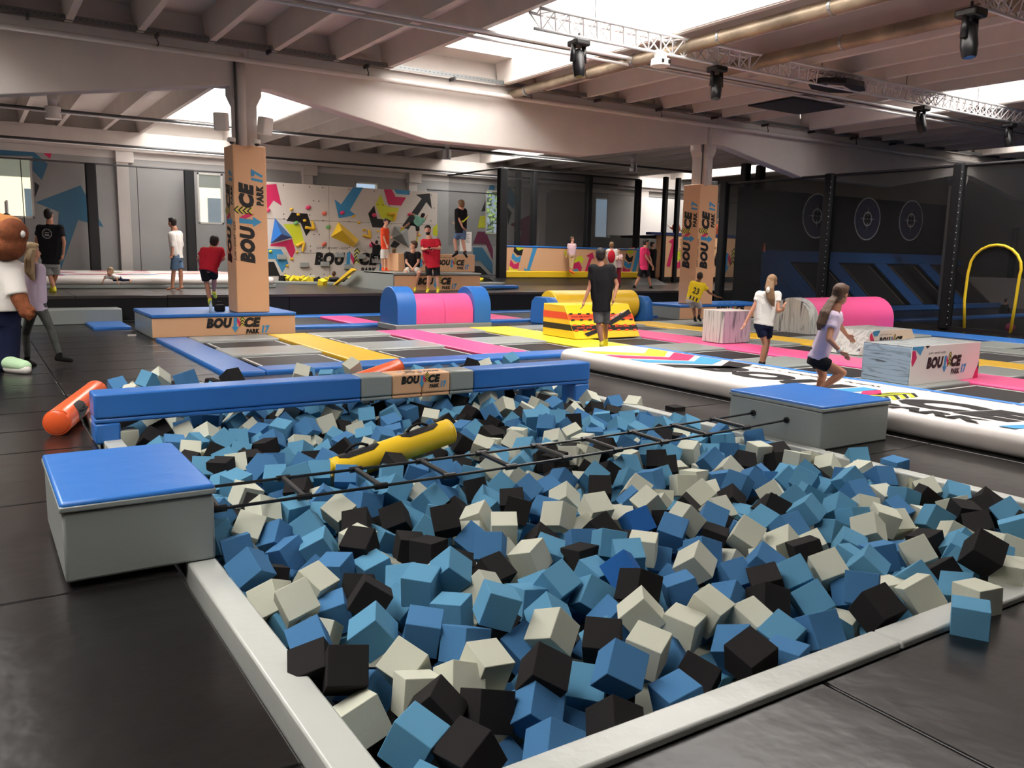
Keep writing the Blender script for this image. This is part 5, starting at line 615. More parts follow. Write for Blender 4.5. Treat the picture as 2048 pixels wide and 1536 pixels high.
# ------------------------------------------------------------------ inflatable air track
t = thing('inflatable_air_track', 'long white inflatable track with large black lettering beside the foam pit', 'inflatable track', (8.7, 6.7, 0))
X0, X1, Y0, Y1, ZT = 7.86, 9.47, .8, 10.92, .26
prof = [(ZT / 2 - ZT / 2 * sin(a), ZT / 2 - ZT / 2 * cos(a)) for a in [pi * k / 10 for k in range(11)]]   # inset from the side, height
m = MB(); rings = []
def ring(ins, z, rc=.28):
    pts = []
    for cx, cy, a0 in ((X1 - rc, Y1 - rc, 0), (X0 + rc, Y1 - rc, pi / 2), (X0 + rc, Y0 + rc, pi), (X1 - rc, Y0 + rc, 1.5 * pi)):
        for k in range(7): a = a0 + pi / 2 * k / 6; pts.append((cx + (rc - ins) * cos(a), cy + (rc - ins) * sin(a), z))
    return pts
n = 28; vs = []
for ins, z in prof: vs += ring(ins, z)
fs = [(i * n + k, i * n + (k + 1) % n, (i + 1) * n + (k + 1) % n, (i + 1) * n + k) for i in range(10) for k in range(n)] + [tuple(range(10 * n, 11 * n)), tuple(range(n - 1, -1, -1))]
m.add(vs, fs); m.build('air_chamber', V_WHITE, t, smooth=True, auto=70)
m = MB(); fr = frame((9.32, 9.9, ZT + .004), (0, -1, 0), (-1, 0, 0))       # u runs towards the viewer, v to the left
fr = frame((X0 + .05, 10.6, ZT + .004), (0, -1, 0), (1, 0, 0))
P = lambda pts, mi: m.poly([fr(a, b) for a, b in pts], mi)
P([(-.1, 1.44), (9.7, 1.44), (9.7, 1.56), (-.1, 1.56)], 4)
for k, (u, mi) in enumerate(((.15, 3), (.75, 2), (1.32, 1), (1.9, 0))): 
    P([(u - .0, .12), (u + .4, .12), (u + 1.15 - k * .1, .85), (u + .4 + .25, 1.38), (u + .2, 1.38), (u + .7 - k * .05, .85)], mi)
put_text(m, 'BOU', fr, 2.35, 4.55, .31, .95, 0, .2, .075); put_text(m, 'CE', fr, 5.35, 6.75, .31, .95, 0, .2, .075)
put_text(m, 'PARK', fr, 5.3, 6.5, .03, .24, 0, .12, .07); put_text(m, '17', fr, 6.65, 7.4, .03, .34, 1, .2, .07)
put_text(m, 'JUMP \u2022 SPORT \u2022 KIDS', fr, 2.5, 4.7, 1.12, 1.24, 0, .2, .0)
P([(4.6, .98), (4.8, .98), (4.75, .42), (4.9, .42), (4.62, .04), (4.38, .42), (4.52, .42)], 1); P([(4.82, .98), (5.02, .7), (4.97, .35), (4.78, .7)], 2)
for k in range(4):
    b = .42 + k * .17; P([(4.98, b), (5.15, b + .2), (5.32, b), (5.32, b - .06), (5.15, b + .13), (4.98, b - .06)], 0); P([(4.98, b - .06), (5.15, b + .13), (5.32, b - .06), (5.32, b - .14), (5.15, b + .06), (4.98, b - .14)], 3)
m.build('printed_artwork', LOGO_M + [M_CYAN if False else mat('print_royal', (64, 132, 214), .4)], t)
# ------------------------------------------------------------------ soft play blocks
def side_logo(t, O, U, w): return add_logo(t, O, U, (0, 0, 1), w)
t = thing('soft_play_box', 'large marble-print padded box with a white lettered end on the right trampolines', 'padded box', (11.7, 7.0, .06))
x0, x1, y0, y1, z0, z1 = 10.83, 12.57, 6.62, 7.38, .06, .60
MB().box(x0, x1, y0 + .01, y1, z0, z1 - .01).build('marble_cover', M_MARBH, t, bevel=.015)
MB().box(x0, x1, y0 + .01, y1, z1 - .01, z1).build('marble_top', M_MARBT, t, bevel=.006); MB().box(x0, x1, y0 - .0, y0 + .01, z0, z1).build('white_end', V_WHITE, t, bevel=.004)
side_logo(t, (11.20, y0 - .004, .27), (1, 0, 0), .88)
m = MB(); f = frame((x0, y0 - .003, z1), (1, 0, 0), (0, 0, -1))
for pts, mi in (([(0, 0), (.28, 0), (.2, .13), (.08, .05), (0, .05)], 1), ([(0, .06), (.08, .06), (.12, .16), (.04, .28), (0, .22)], 2), ([(.3, 0), (.42, 0), (.36, .04)], 0), ([(1.74, .54), (1.6, .54), (1.66, .42), (1.74, .3)], 2), ([(1.74, .28), (1.70, .36), (1.74, .42)], 1)): m.poly([f(a, b) for a, b in pts], mi)
m.build('corner_print', LOGO_M, t)
t = thing('soft_play_block', 'upright marble-print block standing where the pads cross, before the crouching boy', 'padded block', (12.9, 11.9, .07))
MB().box(12.5, 13.28, 11.63, 12.2, .07, .71).build('marble_cover', M_MARBL, t, bevel=.012); MB().box(12.5, 13.28, 11.63, 12.2, .71, .722).build('white_top', V_WHITE, t, bevel=.005)
MB().box(12.494, 12.5, 11.64, 12.19, .08, .70).build('side_panel', M_MARBV, t)
t = thing('soft_play_wedge', 'white lettered trapezoid block with marble sides behind the marble box', 'padded block', (14.2, 9.6, .07))
pr = [(13.35, 9.2, .07), (15.25, 9.2, .07), (14.95, 9.2, .50), (13.75, 9.2, .50)]
MB().prism([(a, 9.21, c) for a, _, c in pr], (0, .9, 0)).build('marble_cover', M_MARBV, t, bevel=.01); MB().prism(pr, (0, -.008, 0)).build('white_end', V_WHITE, t)
side_logo(t, (13.95, 9.185, .24), (1, 0, 0), .72)
m = MB(); f = frame((13.35, 9.188, .07), (1, 0, 0), (0, 0, 1))
for pts, mi in (([(.38, .40), (.46, .43), (.62, .43), (.54, .33), (.44, .33)], 1), ([(.30, .34), (.36, .40), (.46, .24), (.36, .2)], 2), ([(.2, .2), (.26, .26), (.32, .14), (.2, .1)], 3)): m.poly([f(a, b) for a, b in pts], mi)
m.build('corner_print', LOGO_M, t)
def dprof(y0, y1, z0, z1, n=14):
    r = (y1 - y0) / 2; h = min(r, z1 - z0); c = (y0 + y1) / 2
    return [(y0, z0), (y1, z0)] + [(c + r * cos(pi * k / n), z1 - h + h * sin(pi * k / n)) for k in range(n + 1)]
def ext(mb, prof_, x0, x1, mi=0): return mb.prism([(x0, y, z) for y, z in prof_], (x1 - x0, 0, 0), mi)
t = thing('soft_play_arch', 'pink padded half-barrel between two blue half-round ends beside the first column box', 'soft play arch', (9.15, 17.5, 0))
MB().box(7.9, 10.4, 17.0, 18.0, .001, .13).build('grey_base', V_GREY, t, bevel=.015)
ext(MB(), dprof(17.02, 17.98, .13, .97), 7.95, 8.42).build('blue_end', V_BLUE, t, bevel=.012); ext(MB(), dprof(17.02, 17.98, .13, .97), 9.93, 10.38).build('blue_end', V_BLUE, t, bevel=.012)
ext(MB(), dprof(17.08, 17.92, .13, .80), 8.42, 9.18).build('pink_barrel', V_PINK, t, bevel=.008); ext(MB(), dprof(17.08, 17.92, .13, .80), 9.184, 9.93).build('pink_barrel', V_PINK, t, bevel=.008)
t = thing('soft_play_drum', 'yellow padded drum held between blue end pieces behind the striped barrier', 'soft play drum', (13.9, 17.6, 0))
MB().cyl((12.55, 17.75, .44), (15.35, 17.75, .44), .40, n=40).build('yellow_roller', V_YEL, t, bevel=.03)
o_ = [(17.15, .0), (18.0, .0), (18.05, .1), (18.0, .55), (17.85, .68), (17.35, .68), (17.2, .55), (17.12, .1)]
ext(MB(), o_, 12.2, 12.5).build('blue_end', V_BLUE, t, bevel=.015); ext(MB(), o_, 15.4, 15.65).build('blue_end', V_BLUE, t, bevel=.015)
t = thing('striped_barrier', 'yellow padded barrier wedge with black and orange warning tape behind the man in black', 'padded barrier', (11, 14, .07))
sec = [(13.42, .07), (14.60, .07), (14.58, .74), (13.85, .74)]
MB().prism([(10.2, y, z) for y, z in sec], (1.72, 0, 0)).build('yellow_cover', V_YEL, t, bevel=.015)
f = frame((10.2, 13.42, .07), (1, 0, 0), (0, .43, .67)); nrm = Vector((0, -.84, .54)) * .005
m = MB(); 
def band(v0, v1, slope, mi, blocks, x0=0, x1=1.72):
    g = lambda a, b: f(a, b) + nrm * (1 + mi * .2)
    m.poly([g(x0, v0), (g(x1, v0 + slope)), g(x1, v1 + slope), g(x0, v1)], mi)
    k = x0 + .03
    while k < x1 - .08:
        for vv in (v0, v1):
            s_ = slope * (k - x0) / (x1 - x0); m.poly([g(k, vv + s_ - .018) + nrm, g(k + .09, vv + s_ - .018) + nrm, g(k + .11, vv + s_ + .018) + nrm, g(k + .02, vv + s_ + .018) + nrm], blocks)
        k += .22
band(.44, .58, -.03, 0, 1); band(.20, .32, -.04, 1, 0)
g2 = lambda a, b: f(a, b) + nrm * 2.4
put_text(m, 'POLICE LINE DO NOT CROSS', g2, .08, .75, .49, .53, 1, 0, .01); put_text(m, 'POLICE LINE DO NOT CROSS', g2, .98, 1.66, .475, .515, 1, 0, .01)
for a in (.12, .62, 1.12): put_text(m, 'DO NOT CROSS', g2, a, a + .38, .235, .275, 0, 0, .01)
m.poly([g2(.9, .34), g2(1.66, .66), g2(1.69, .56), g2(1.0, .28)], 1); m.poly([g2(.25, .12), g2(.95, .30), g2(.98, .24), g2(.32, .05)], 1)
put_text(m, 'DO NOT CROSS', lambda a, b: g2(1.1 + a * .92 - b * .3, .42 + a * .36 + b), 0, .5, .0, .05, 2, 0, .01)
m.build('warning_tape', [mat('tape_orange', (240, 86, 46), .4), M_BLACK, M_WPLASTIC], t)
sd = MB(); L_ = lambda a, b: (10.196, 13.42 + a, .07 + b)
for v0, v1, mi in ((.38, .52, 0), (.16, .28, 1)): sd.poly([L_(.43 * v0 / .67 + .01, v0), L_(1.16, v0), L_(1.16, v1), L_(.43 * v1 / .67 + .01, v1)], mi)
sd.build('warning_tape', [MATS['tape_orange'], M_BLACK], t)
t = thing('soft_play_drum', 'pink padded half-barrel with marble-print end near the tall safety net', 'soft play drum', (18.2, 13.1, .0))
ext(MB(), dprof(12.62, 13.75, .02, .86), 16.42, 16.75).build('marble_end', M_MARBV, t, bevel=.01); ext(MB(), dprof(12.64, 13.73, .02, .85), 16.76, 19.75).build('pink_barrel', V_PINK, t, bevel=.02)
# column boxes with padded columns
def column_box(x0, x1, y0, y1, h, lab, lw, lx):
    t = thing('column_box', lab, 'padded box', ((x0 + x1) / 2, (y0 + y1) / 2, 0))
    MB().box(x0, x1, y0 + .01, y1, 0, h - .075).build('grey_cover', V_GREY, t, bevel=.01); MB().box(x0 + .0, x1, y0, y0 + .01, .02, h - .075).build('peach_front', V_PEACH, t)
    MB().box(x0 - .02, x1 + .02, y0 - .03, y1, h - .07, h).build('lid', V_BLUE, t, bevel=.02, seg=3); side_logo(t, (lx, y0 - .006, h * .36), (1, 0, 0), lw); return t
column_box(2.88, 5.68, 17.19, 19.2, .46, 'grey and peach padded box with blue lid around the foot of the nearer column', 1.08, 3.88)
column_box(16.82, 20.6, 17.32, 18.7, .42, 'grey and peach padded box with blue lid around the foot of the farther column', 1.2, 18.25)
def padded_column(x0, x1, y0, y1, z0, z1, lab):
    t = thing('column_padding', lab, 'padded column', ((x0 + x1) / 2, (y0 + y1) / 2, z0))
    MB().box(x0, x1, y0, y1, z0, z1).build('peach_wrap', V_PEACH, t, bevel=.02, seg=3)
    L = (z1 - z0) * .56; zb = z0 + (z1 - z0) * .30
    m = MB(); emblem(m, frame((x0 + (x1 - x0) * .60, y0 - .005, zb), (0, 0, 1), (-1, 0, 0)), L * .86); m.build('printed_logo', LOGO_M, t)
    m = MB(); emblem(m, frame((x0 - .005, y0 + (y1 - y0) * .40, zb), (0, 0, 1), (0, 1, 0)), L * .86); m.build('printed_logo', LOGO_M, t); return t
padded_column(4.5, 5.16, 17.22, 17.88, .462, 3.77, 'peach padded square wrap with upright lettering around the nearer column')
padded_column(17.4, 18.12, 17.36, 18.02, .422, 3.80, 'peach padded square wrap with upright lettering around the farther column')
t = thing('kerb_block', 'long low grey padded block at the foot of the platform on the left', 'padded block', (1.2, 21.2, 0))
for a, b in ((-1.2, 1.0), (1.01, 2.87)): MB().box(a, b, 20.85, 21.5, 0, .34).build('grey_cover', V_GREY, t, bevel=.02)
MB().box(2.55, 2.70, 17.9, 17.98, .001, .02).build('paper_scrap', M_PAPER); tag(bpy.data.objects['paper_scrap'], 'small white paper scrap on the black floor beside the first column box', 'litter')
t = thing('water_bottle', 'clear plastic water bottle standing on the blue lid beside the nearer column', 'bottle', (4.05, 17.5, .46))
q = Vector((4.05, 17.5, .46)); bt_ = mat('clear_plastic', (205, 220, 232), .08, alpha=.55)
MB().path([q, q + Vector((0, 0, .15)), q + Vector((0, 0, .19)), q + Vector((0, 0, .21))], [.033, .033, .015, .014], 14).build('bottle_body', bt_, t, smooth=True); MB().cyl(q + Vector((0, 0, .21)), q + Vector((0, 0, .232)), .016).build('cap', M_CYAN, t)
t = thing('shoulder_bag', 'small black bag left on the blue lid beside the water bottle', 'bag', (4.28, 17.75, .46))
MB().box(4.18, 4.38, 17.66, 17.8, .46, .60).build('bag_body', M_FABR, t, bevel=.03); MB().path([(4.2, 17.73, .60), (4.24, 17.73, .66), (4.32, 17.73, .66), (4.36, 17.73, .60)], .01, 6).build('strap', M_FABR, t)
# ------------------------------------------------------------------ climbing wall
YC = 30.5
t = thing('climbing_wall', 'long cream climbing wall with coloured arrows, bolt-on holds and black lettering', 'climbing wall', (12.5, 30.6, .6))
for a, b in ((9.0, 11.45), (11.46, 13.9), (13.91, 16.0)):
    for c, d in ((.6, 1.62), (1.63, 2.82), (2.83, 4.12)): MB().box(a, b, YC, YC + .25, c, d).build('wall_panel', M_CW, t, bevel=.012)
Pc = lambda a, b: aty(500 + a / 4.267, 320 + b / 4.267, YC - .006)
m = MB(); q = lambda pts, mi: m.poly([Pc(a, b) for a, b in pts], mi)
q([(122, 212), (225, 205), (270, 390), (200, 345), (126, 455)], 2)
q([(310, 520), (355, 448), (490, 458), (528, 580), (480, 650), (430, 535)], 0); q([(285, 548), (425, 548), (460, 690), (380, 735), (350, 640)], 3)
q([(175, 720), (360, 675), (388, 775), (355, 845), (300, 740), (175, 735)], 2); q([(138, 758), (265, 762), (328, 880), (275, 960), (215, 845), (138, 842)], 1); q([(138, 868), (205, 868), (258, 990), (138, 990)], 0)
q([(880, 232), (965, 236), (852, 430), (905, 470), (758, 497), (722, 336), (778, 378)], 1)
q([(1060, 388), (1085, 500), (1205, 515), (1160, 580), (1045, 575), (1008, 458)], 0)
q([(1115, 290), (1150, 380), (1180, 400), (1272, 408), (1230, 525), (1120, 500), (1070, 380)], 3)
q([(1142, 250), (1210, 252), (1242, 315), (1332, 320), (1290, 390), (1180, 382)], 2); q([(1230, 252), (1368, 262), (1355, 298), (1250, 288)], 1)
q([(1415, 295), (1535, 285), (1552, 418), (1505, 360), (1340, 612), (1300, 560), (1465, 330)], 0); q([(1230, 685), (1282, 715), (1240, 758), (1195, 735)], 0); q([(1560, 580), (1600, 545), (1600, 650), (1560, 640)], 3)
fr = frame(Pc(550, 898), Pc(1105, 900) - Pc(550, 898), (0, 0, 1)); w_ = (Pc(1105, 900) - Pc(550, 898)).length; emblem(m, fr, w_ * .98)
m.build('printed_artwork', LOGO_M, t)
bm_ = MB()
for a, b in ((285, 215), (508, 230), (620, 236), (845, 252), (1060, 265), (1160, 272), (1358, 290), (1545, 300), (542, 348), (588, 352), (1090, 380), (1135, 384), (1572, 410), (288, 462), (510, 470), (290, 502), (624, 516), (846, 525), (1545, 520), (545, 635), (592, 638), (1095, 660), (515, 735), (850, 745), (518, 775), (848, 785), (518, 975), (632, 975), (850, 980), (300, 972)):
    p_ = Pc(a, b); bm_.cyl(p_, p_ + Vector((0, -.006, 0)), .022, n=8)
bm_.build('bolt_holes', M_BLACK, t)
HOLDS = [(150, 430, 'm', .1), (352, 420, 'y', .07), (495, 405, 'm', .11), (410, 465, 'y', .07), (465, 517, 'y', .07), (392, 538, 'n', .1), (632, 455, 'o', .1), (665, 572, 'n', .1), (785, 450, 'm', .1), (882, 478, 'y', .07), (928, 535, 'y', .07), (1058, 470, 'm', .1), (630, 718, 'o', .1), (1090, 610, 'y', .06), (972, 598, 'y', .07),
         (173, 780, 'l', .07), (355, 845, 'y', .07), (398, 785, 'y', .06), (315, 900, 'y', .06), (1440, 640, 'y', .07), (1362, 462, 'm', .1), (1040, 725, 'm', .13), (1292, 588, 'o', .08)]
HC = {'m': mat('hold_pink', (232, 70, 120), .5), 'y': mat('hold_yellow', (238, 190, 50), .5), 'n': mat('hold_green', (120, 178, 110), .5), 'o': mat('hold_orange', (232, 110, 90), .5), 'l': mat('hold_lime', (196, 206, 60), .5)}
for a, b, k, r in HOLDS:
    p_ = Pc(a, b); rnd = random.Random(a); x = MB().ell(p_ + Vector((0, -.03, 0)), (Vector((r, 0, .02 * rnd.uniform(-1, 1))), Vector((0, r * .6, 0)), Vector((r * .2, 0, r * .75))), 10); x.build('hold', HC[k], t, smooth=True)
for a, b in ((265, 828), (460, 895), (635, 888), (760, 812), (835, 912), (945, 825), (1070, 860)):
    p_ = Pc(a, b); MB().box(p_.x - .16, p_.x + .16, YC - .13, YC, p_.z - .09, p_.z + .09).build('hold', V_SILVER, t, bevel=.02)
for pts in (((468, 575), (545, 588), (525, 518)), ((1175, 462), (1240, 458), (1225, 518)), ((962, 642), (1022, 662), (1012, 595)), ((390, 735), (458, 700), (445, 782))):
    q_ = [Pc(a, b) + Vector((0, -.05, 0)) for a, b in pts]; x = MB()
    for u, w in ((q_[0], q_[1]), (q_[1], q_[2])): x.cyl(u, w, .06, .05, 8)
    x.build('hold', HC['y'], t, bevel=.01)
def volume(pts, apex, dist, m_, lab):
    base = [Pc(a, b) for a, b in pts]; ap = [aty(500 + a / 4.267, 320 + b / 4.267, YC - dist) for a, b in apex]; x = MB(); n = len(base)
    if len(ap) == 1:
        for i in range(n): x.poly([base[i], base[(i + 1) % n], ap[0]])
    else: x.poly([base[0], base[1], ap[0]]); x.poly([base[1], base[2], ap[1], ap[0]]); x.poly([base[2], base[3], ap[1]]); x.poly([base[3], base[0], ap[0], ap[1]])
    x.build('climbing_volume', m_, t)
volume([(212, 495), (362, 662), (176, 712)], [(268, 632)], .4, V_BLUE, '')
volume([(690, 655), (755, 528), (930, 680), (888, 745)], [(785, 600), (905, 715)], .45, V_YEL, ''); volume([(1230, 565), (1345, 590), (1358, 750), (1212, 665)], [(1296, 632)], .4, V_GREY, '')
# foam pit of the climbing wall
t = thing('pit_edge_pad', 'grey edge pad in front of the yellow foam cubes below the climbing wall', 'pad', (9, 27, .6))
MB().prism([(7.6, 28.7, .6), (10.0, 27.2, .6), (10.75, 26.85, .6), (10.75, 27.1, .6), (10.1, 27.45, .6), (7.7, 28.95, .6)], (0, 0, .09)).build('pad_cover', V_GREY, t, bevel=.015)
rnd = random.Random(11); k = 0
YP = [(545, 557, 'g'), (556, 556, 'y'), (566, 558, 'k'), (573, 558, 'y'), (581, 556, 'y'), (588, 560, 'y'), (597, 560, 'y'), (606, 559, 'y'), (614, 562, 'y'), (623, 558, 'g'), (628, 561, 'y'), (634, 557, 'y'), (636, 563, 'k'), (645, 566, 'y'), (650, 557, 'k'), (654, 562, 'y'), (660, 560, 'y'), (689, 560, 'y'), (694, 556, 'y'), (700, 557, 'g'), (701, 560, 'y'), (688, 563, 'k'), (969, 558, 'y'), (975, 560, 'y'), (985, 557, 'y'), (962, 563, 'l')]
for px_, py_, c_ in YP:
    p_ = at(px_, py_, .68 if px_ < 720 else .66); s_ = 1.35
    o = lone(c_ if c_ != 'l' else 'y', p_, rnd.uniform(0, 3), '%s foam cube, %s from the left in the small pit %s' % (CN[c_ if c_ != 'l' else 'y'], ordn(k if k < 22 else k - 22), 'under the climbing wall' if k < 22 else 'beside the stacked peach blocks'), (rnd.uniform(-.6, .6), rnd.uniform(-.6, .6)), grp='foam cubes under the climbing wall'); o.scale = (s_,) * 3; k += 1
# stacked blocks where the boys wait
t = thing('lettered_block', 'long peach padded block with grey top, lower of the two stacked blocks', 'padded block', (12, 23.6, .6))
MB().box(10.5, 13.42, 22.7, 24.9, .6, 1.06).build('grey_cover', V_GREY, t, bevel=.015); MB().box(10.5, 13.42, 22.69, 22.70, .61, 1.05).build('peach_front', V_PEACH, t)
MB().box(10.46, 13.46, 22.66, 24.9, 1.065, 1.14).build('lid', V_GREY, t, bevel=.02); side_logo(t, (11.25, 22.685, .78), (1, 0, 0), 1.15)
MB().prism([(10.49, 22.7, .6), (10.49, 26.9, .6), (10.49, 25.4, 1.13), (10.49, 22.7, 1.13)], (-.03, 0, 0)).build('grey_side', V_GREY, t)
MB().prism([(10.2, 26.95, .61), (10.2, 26.75, .61), (10.2, 25.1, 1.14), (10.2, 25.3, 1.2)], (.12, 0, 0)).build('yellow_edge', V_YEL, t, bevel=.01)
t = thing('lettered_block', 'peach padded block stacked on top and behind, with the teenager standing on it', 'padded block', (12.6, 24.5, 1.14))
MB().box(11.24, 13.98, 24.01, 25.2, 1.145, 1.70).build('grey_cover', V_PEACH, t, bevel=.015); MB().box(11.24, 13.98, 24.0, 24.01, 1.15, 1.69).build('peach_front', V_PEACH, t)
side_logo(t, (11.5, 23.995, 1.34), (1, 0, 0), 1.0); side_logo(t, (12.6, 23.995, 1.34), (1, 0, 0), 1.0)
t = thing('lettered_block_support', 'grey block carrying the rear of the stacked peach block', 'padded block', (13, 25, .6)); MB().box(11.3, 13.9, 24.92, 25.2, .6, 1.14).build('cover', V_GREY, t); MB().box(13.47, 13.9, 24.1, 24.9, .6, 1.14).build('cover', V_GREY, t)
for i, (a, b) in enumerate(((964, 1078), (960, 1085))):
    z0 = .61; p1 = at(958 + i * 4, 571 + i * 6, .66); p2 = at(1038 if i else 1013, 577 if i else 569, .62)
    t = thing('floor_pad', ['grey edge pad lying beside the stacked blocks', 'blue tapering pad lying on the platform beside the stacked blocks'][i], 'pad', p1)
    MB().prism([p1, p2, p2 + Vector((.4, .9, 0)), p1 + Vector((.4, .9, 0))], (0, 0, .08)).build('pad_cover', V_BLUE if i else V_GREY, t, bevel=.01)
# stunt airbag
t = thing('airbag', 'large white airbag with faded pink and blue print on the left of the platform', 'airbag', (3, 28, .6))
MB().box(-1.5, 7.7, 25.0, 31.6, .6, .72).build('grey_skirt', V_GREY, t, bevel=.03); MB().box(-1.45, 7.65, 24.95, 31.5, .72, .92).build('white_cushion', V_WHITE, t, bevel=.09, seg=4)
m = MB(); rnd = random.Random(4)
for i in range(26):
    x = -1 + rnd.random() * 7.5; y = 25.9 + rnd.random() * 5; w = .5 + rnd.random() * 1.1; s_ = rnd.uniform(-.6, .6)
    m.poly([(x, y, .9235 + i * .0004), (x + w, y + s_ * .4, .9235 + i * .0004), (x + w * 1.2, y + .35, .9235 + i * .0004), (x + .2, y + .3, .9235 + i * .0004)], rnd.choice((0, 0, 0, 1, 2, 3)))
m.build('printed_artwork', [M_MAG, mat('pale_blue_print', (150, 175, 215), .5), mat('pale_lime_print', (226, 226, 170), .5), mat('pale_lilac', (200, 180, 205), .5)], t)
# safety net on the left of the platform
t = thing('safety_net', 'see-through net hung on dark posts behind the airbag', 'net', (3, 31.9, .6))
for x0, x1 in ((-4, .3), (.3, 3.6), (3.6, 6.7), (6.7, 9.0)): MB().box(x0, x1, 31.8, 31.805, .92, 4.45).build('net_panel', N_LIGHT, t)
MB().cyl((-4, 31.8, 4.45), (9, 31.8, 4.45), .03, n=8).build('top_rope', M_DSTEEL, t)
for x in (3.45, 6.58): MB().box(x, x + .33, 31.6, 31.8, .6, 4.45).build('padded_post', M_FABR, t, bevel=.04)
for x in (1.6, 5.05): MB().box(x, x + .025, 31.79, 31.8, .6, 4.45).build('net_seam', M_BLACK, t)
t = thing('safety_net', 'short see-through net between the climbing wall and the netted arena', 'net', (18, 31.5, .6))
MB().box(16.05, 19.9, 31.5, 31.505, .6, 4.3).build('net_panel', N_LIGHT, t); MB().cyl((16.05, 31.5, 4.3), (19.9, 31.5, 4.3), .03, n=8).build('top_rope', M_DSTEEL, t)
t = thing('rules_sign', 'white rules board standing behind the teenager on the stacked blocks', 'sign', (14, 27, .6))
p0 = aty(920, 463, 27); p1 = aty(943, 503, 27); MB().box(p0.x, p1.x, 27, 27.03, p1.z, p0.z).build('board', M_PAPER, t); m = MB()
for k in range(5): m.box(p0.x + .08, p1.x - .08 - .05 * (k % 2), 26.995, 27, p0.z - .1 - k * .07, p0.z - .08 - k * .07)
m.build('printed_lines', M_CONCD, t); MB().box(p0.x + .15, p0.x + .2, 27.01, 27.03, .6, p1.z).build('stand', M_DSTEEL, t)
t = thing('scaffold_tower', 'pale aluminium scaffold tower behind the costumed figure at the left', 'scaffold', (.2, 29, .6))
for x in (-.6, .75, 1.05):
    for y in (28.9, 29.8): MB().cyl((x, y, .6), (x, y, 3.7 if x < 1 else 3.0), .03, n=8).build('upright', M_ALU, t)
for z in (1.2, 2.0, 2.9, 3.68): MB().cyl((-.6, 28.9, z), (.75, 28.9, z), .025, n=8).build('rail', M_ALU, t)
# ------------------------------------------------------------------ netted arena on the platform
t = thing('arena', 'netted play arena with peach band, yellow foot and black posts', 'arena', (20, 27, .6))
XA0, XA1, YA = 16.9, 23.7, 27.0
zb, zt = .86, 2.05
MB().box(XA0, XA1, YA, YA + .25, zb + .26, zt - .05).build('peach_band', V_PEACH, t, bevel=.01); MB().box(XA0 - .02, XA1, YA - .05, YA + .3, zb, zb + .255).build('yellow_foot', V_YEL, t, bevel=.03)
MB().box(XA0, XA1, YA - .02, YA + .27, zt - .045, zt + .02).build('blue_rim', V_BLUE, t, bevel=.02)
MB().prism([(XA0 - .6, YA - .9, .6), (XA0 - .6, YA + .3, .6), (XA0 - .6, YA + .3, .84), (XA0 - .6, YA - .1, .84)], (XA1 - XA0 + 1.5, 0, 0)).build('black_skirt', V_BLACK, t, bevel=.01)
MB().box(XA0, 23.7, YA + .3, 31.3, .6, .84).build('arena_floor', V_BLACK, t)
m = MB(); Pa = lambda a, b: aty(980 + a / 5.12, 460 + b / 5.12, YA - .006); q = lambda pts, mi: m.poly([Pa(a, b) for a, b in pts], mi)
q([(270, 160), (355, 168), (335, 200), (290, 212), (262, 190)], 3); q([(250, 165), (290, 212), (342, 195), (325, 262), (280, 258), (240, 220)], 0); q([(232, 232), (270, 282), (322, 262), (308, 330), (262, 325), (220, 290)], 1); q([(212, 302), (250, 352), (302, 330), (290, 398), (242, 395), (200, 362)], 2); q([(195, 372), (240, 405), (285, 402), (278, 440), (190, 440)], 4)
q([(445, 160), (490, 162), (408, 412), (445, 425), (398, 452), (362, 445), (345, 385), (378, 405)], 1)
q([(760, 205), (800, 225), (790, 290), (765, 262)], 3); q([(870, 290), (925, 262), (960, 290), (945, 345), (910, 315), (860, 345)], 3); q([(852, 345), (912, 320), (942, 385), (925, 440), (895, 395), (855, 400)], 2); q([(855, 410), (890, 395), (918, 440), (850, 440)], 1)
q([(1050, 228), (1072, 300), (1045, 290), (990, 448), (962, 448), (1018, 280), (985, 265)], 2)
q([(1400, 190), (1480, 185), (1460, 250), (1410, 240)], 3); q([(1430, 180), (1490, 175), (1460, 196)], 2); q([(1395, 235), (1430, 285), (1468, 262), (1455, 325), (1415, 328), (1385, 290)], 0); q([(1380, 308), (1415, 345), (1452, 335), (1440, 390), (1405, 392), (1370, 360)], 1); q([(1365, 375), (1400, 405), (1435, 398), (1425, 450), (1390, 462), (1355, 420)], 2); q([(1510, 178), (1560, 178), (1480, 465), (1445, 465)], 1)
m.build('printed_artwork', LOGO_M + [V_LYEL], t)
for x, w_, y in ((XA0 - .18, .36, YA - .1), (18.35, .2, YA + .1), (20.3, .2, 31.2), (20.98, .24, YA + .1), (23.55, .22, YA + .05), ):
    MB().box(x, x + w_, y, y + .25, .6, 4.9 + (y - YA) * .09).build('padded_post', M_FABR, t, bevel=.04)
MB().box(XA0, XA1, YA + .13, YA + .135, zt + .02, 4.88).build('net_panel', net_mat('arena_net', .42), t);
MB().cyl((XA0, YA + .13, 4.9), (XA1, YA + .13, 4.9), .035, n=8).build('top_rail', M_BLACK, t)
MB().cyl((XA0, YA, 4.9), (XA0, 31.3, 4.9), .035, n=8).build('top_rail', M_BLACK, t)
MB().box(XA0 - .01, XA0, YA + .1, 31.2, zt, 4.88).build('net_panel', N_LIGHT, t)
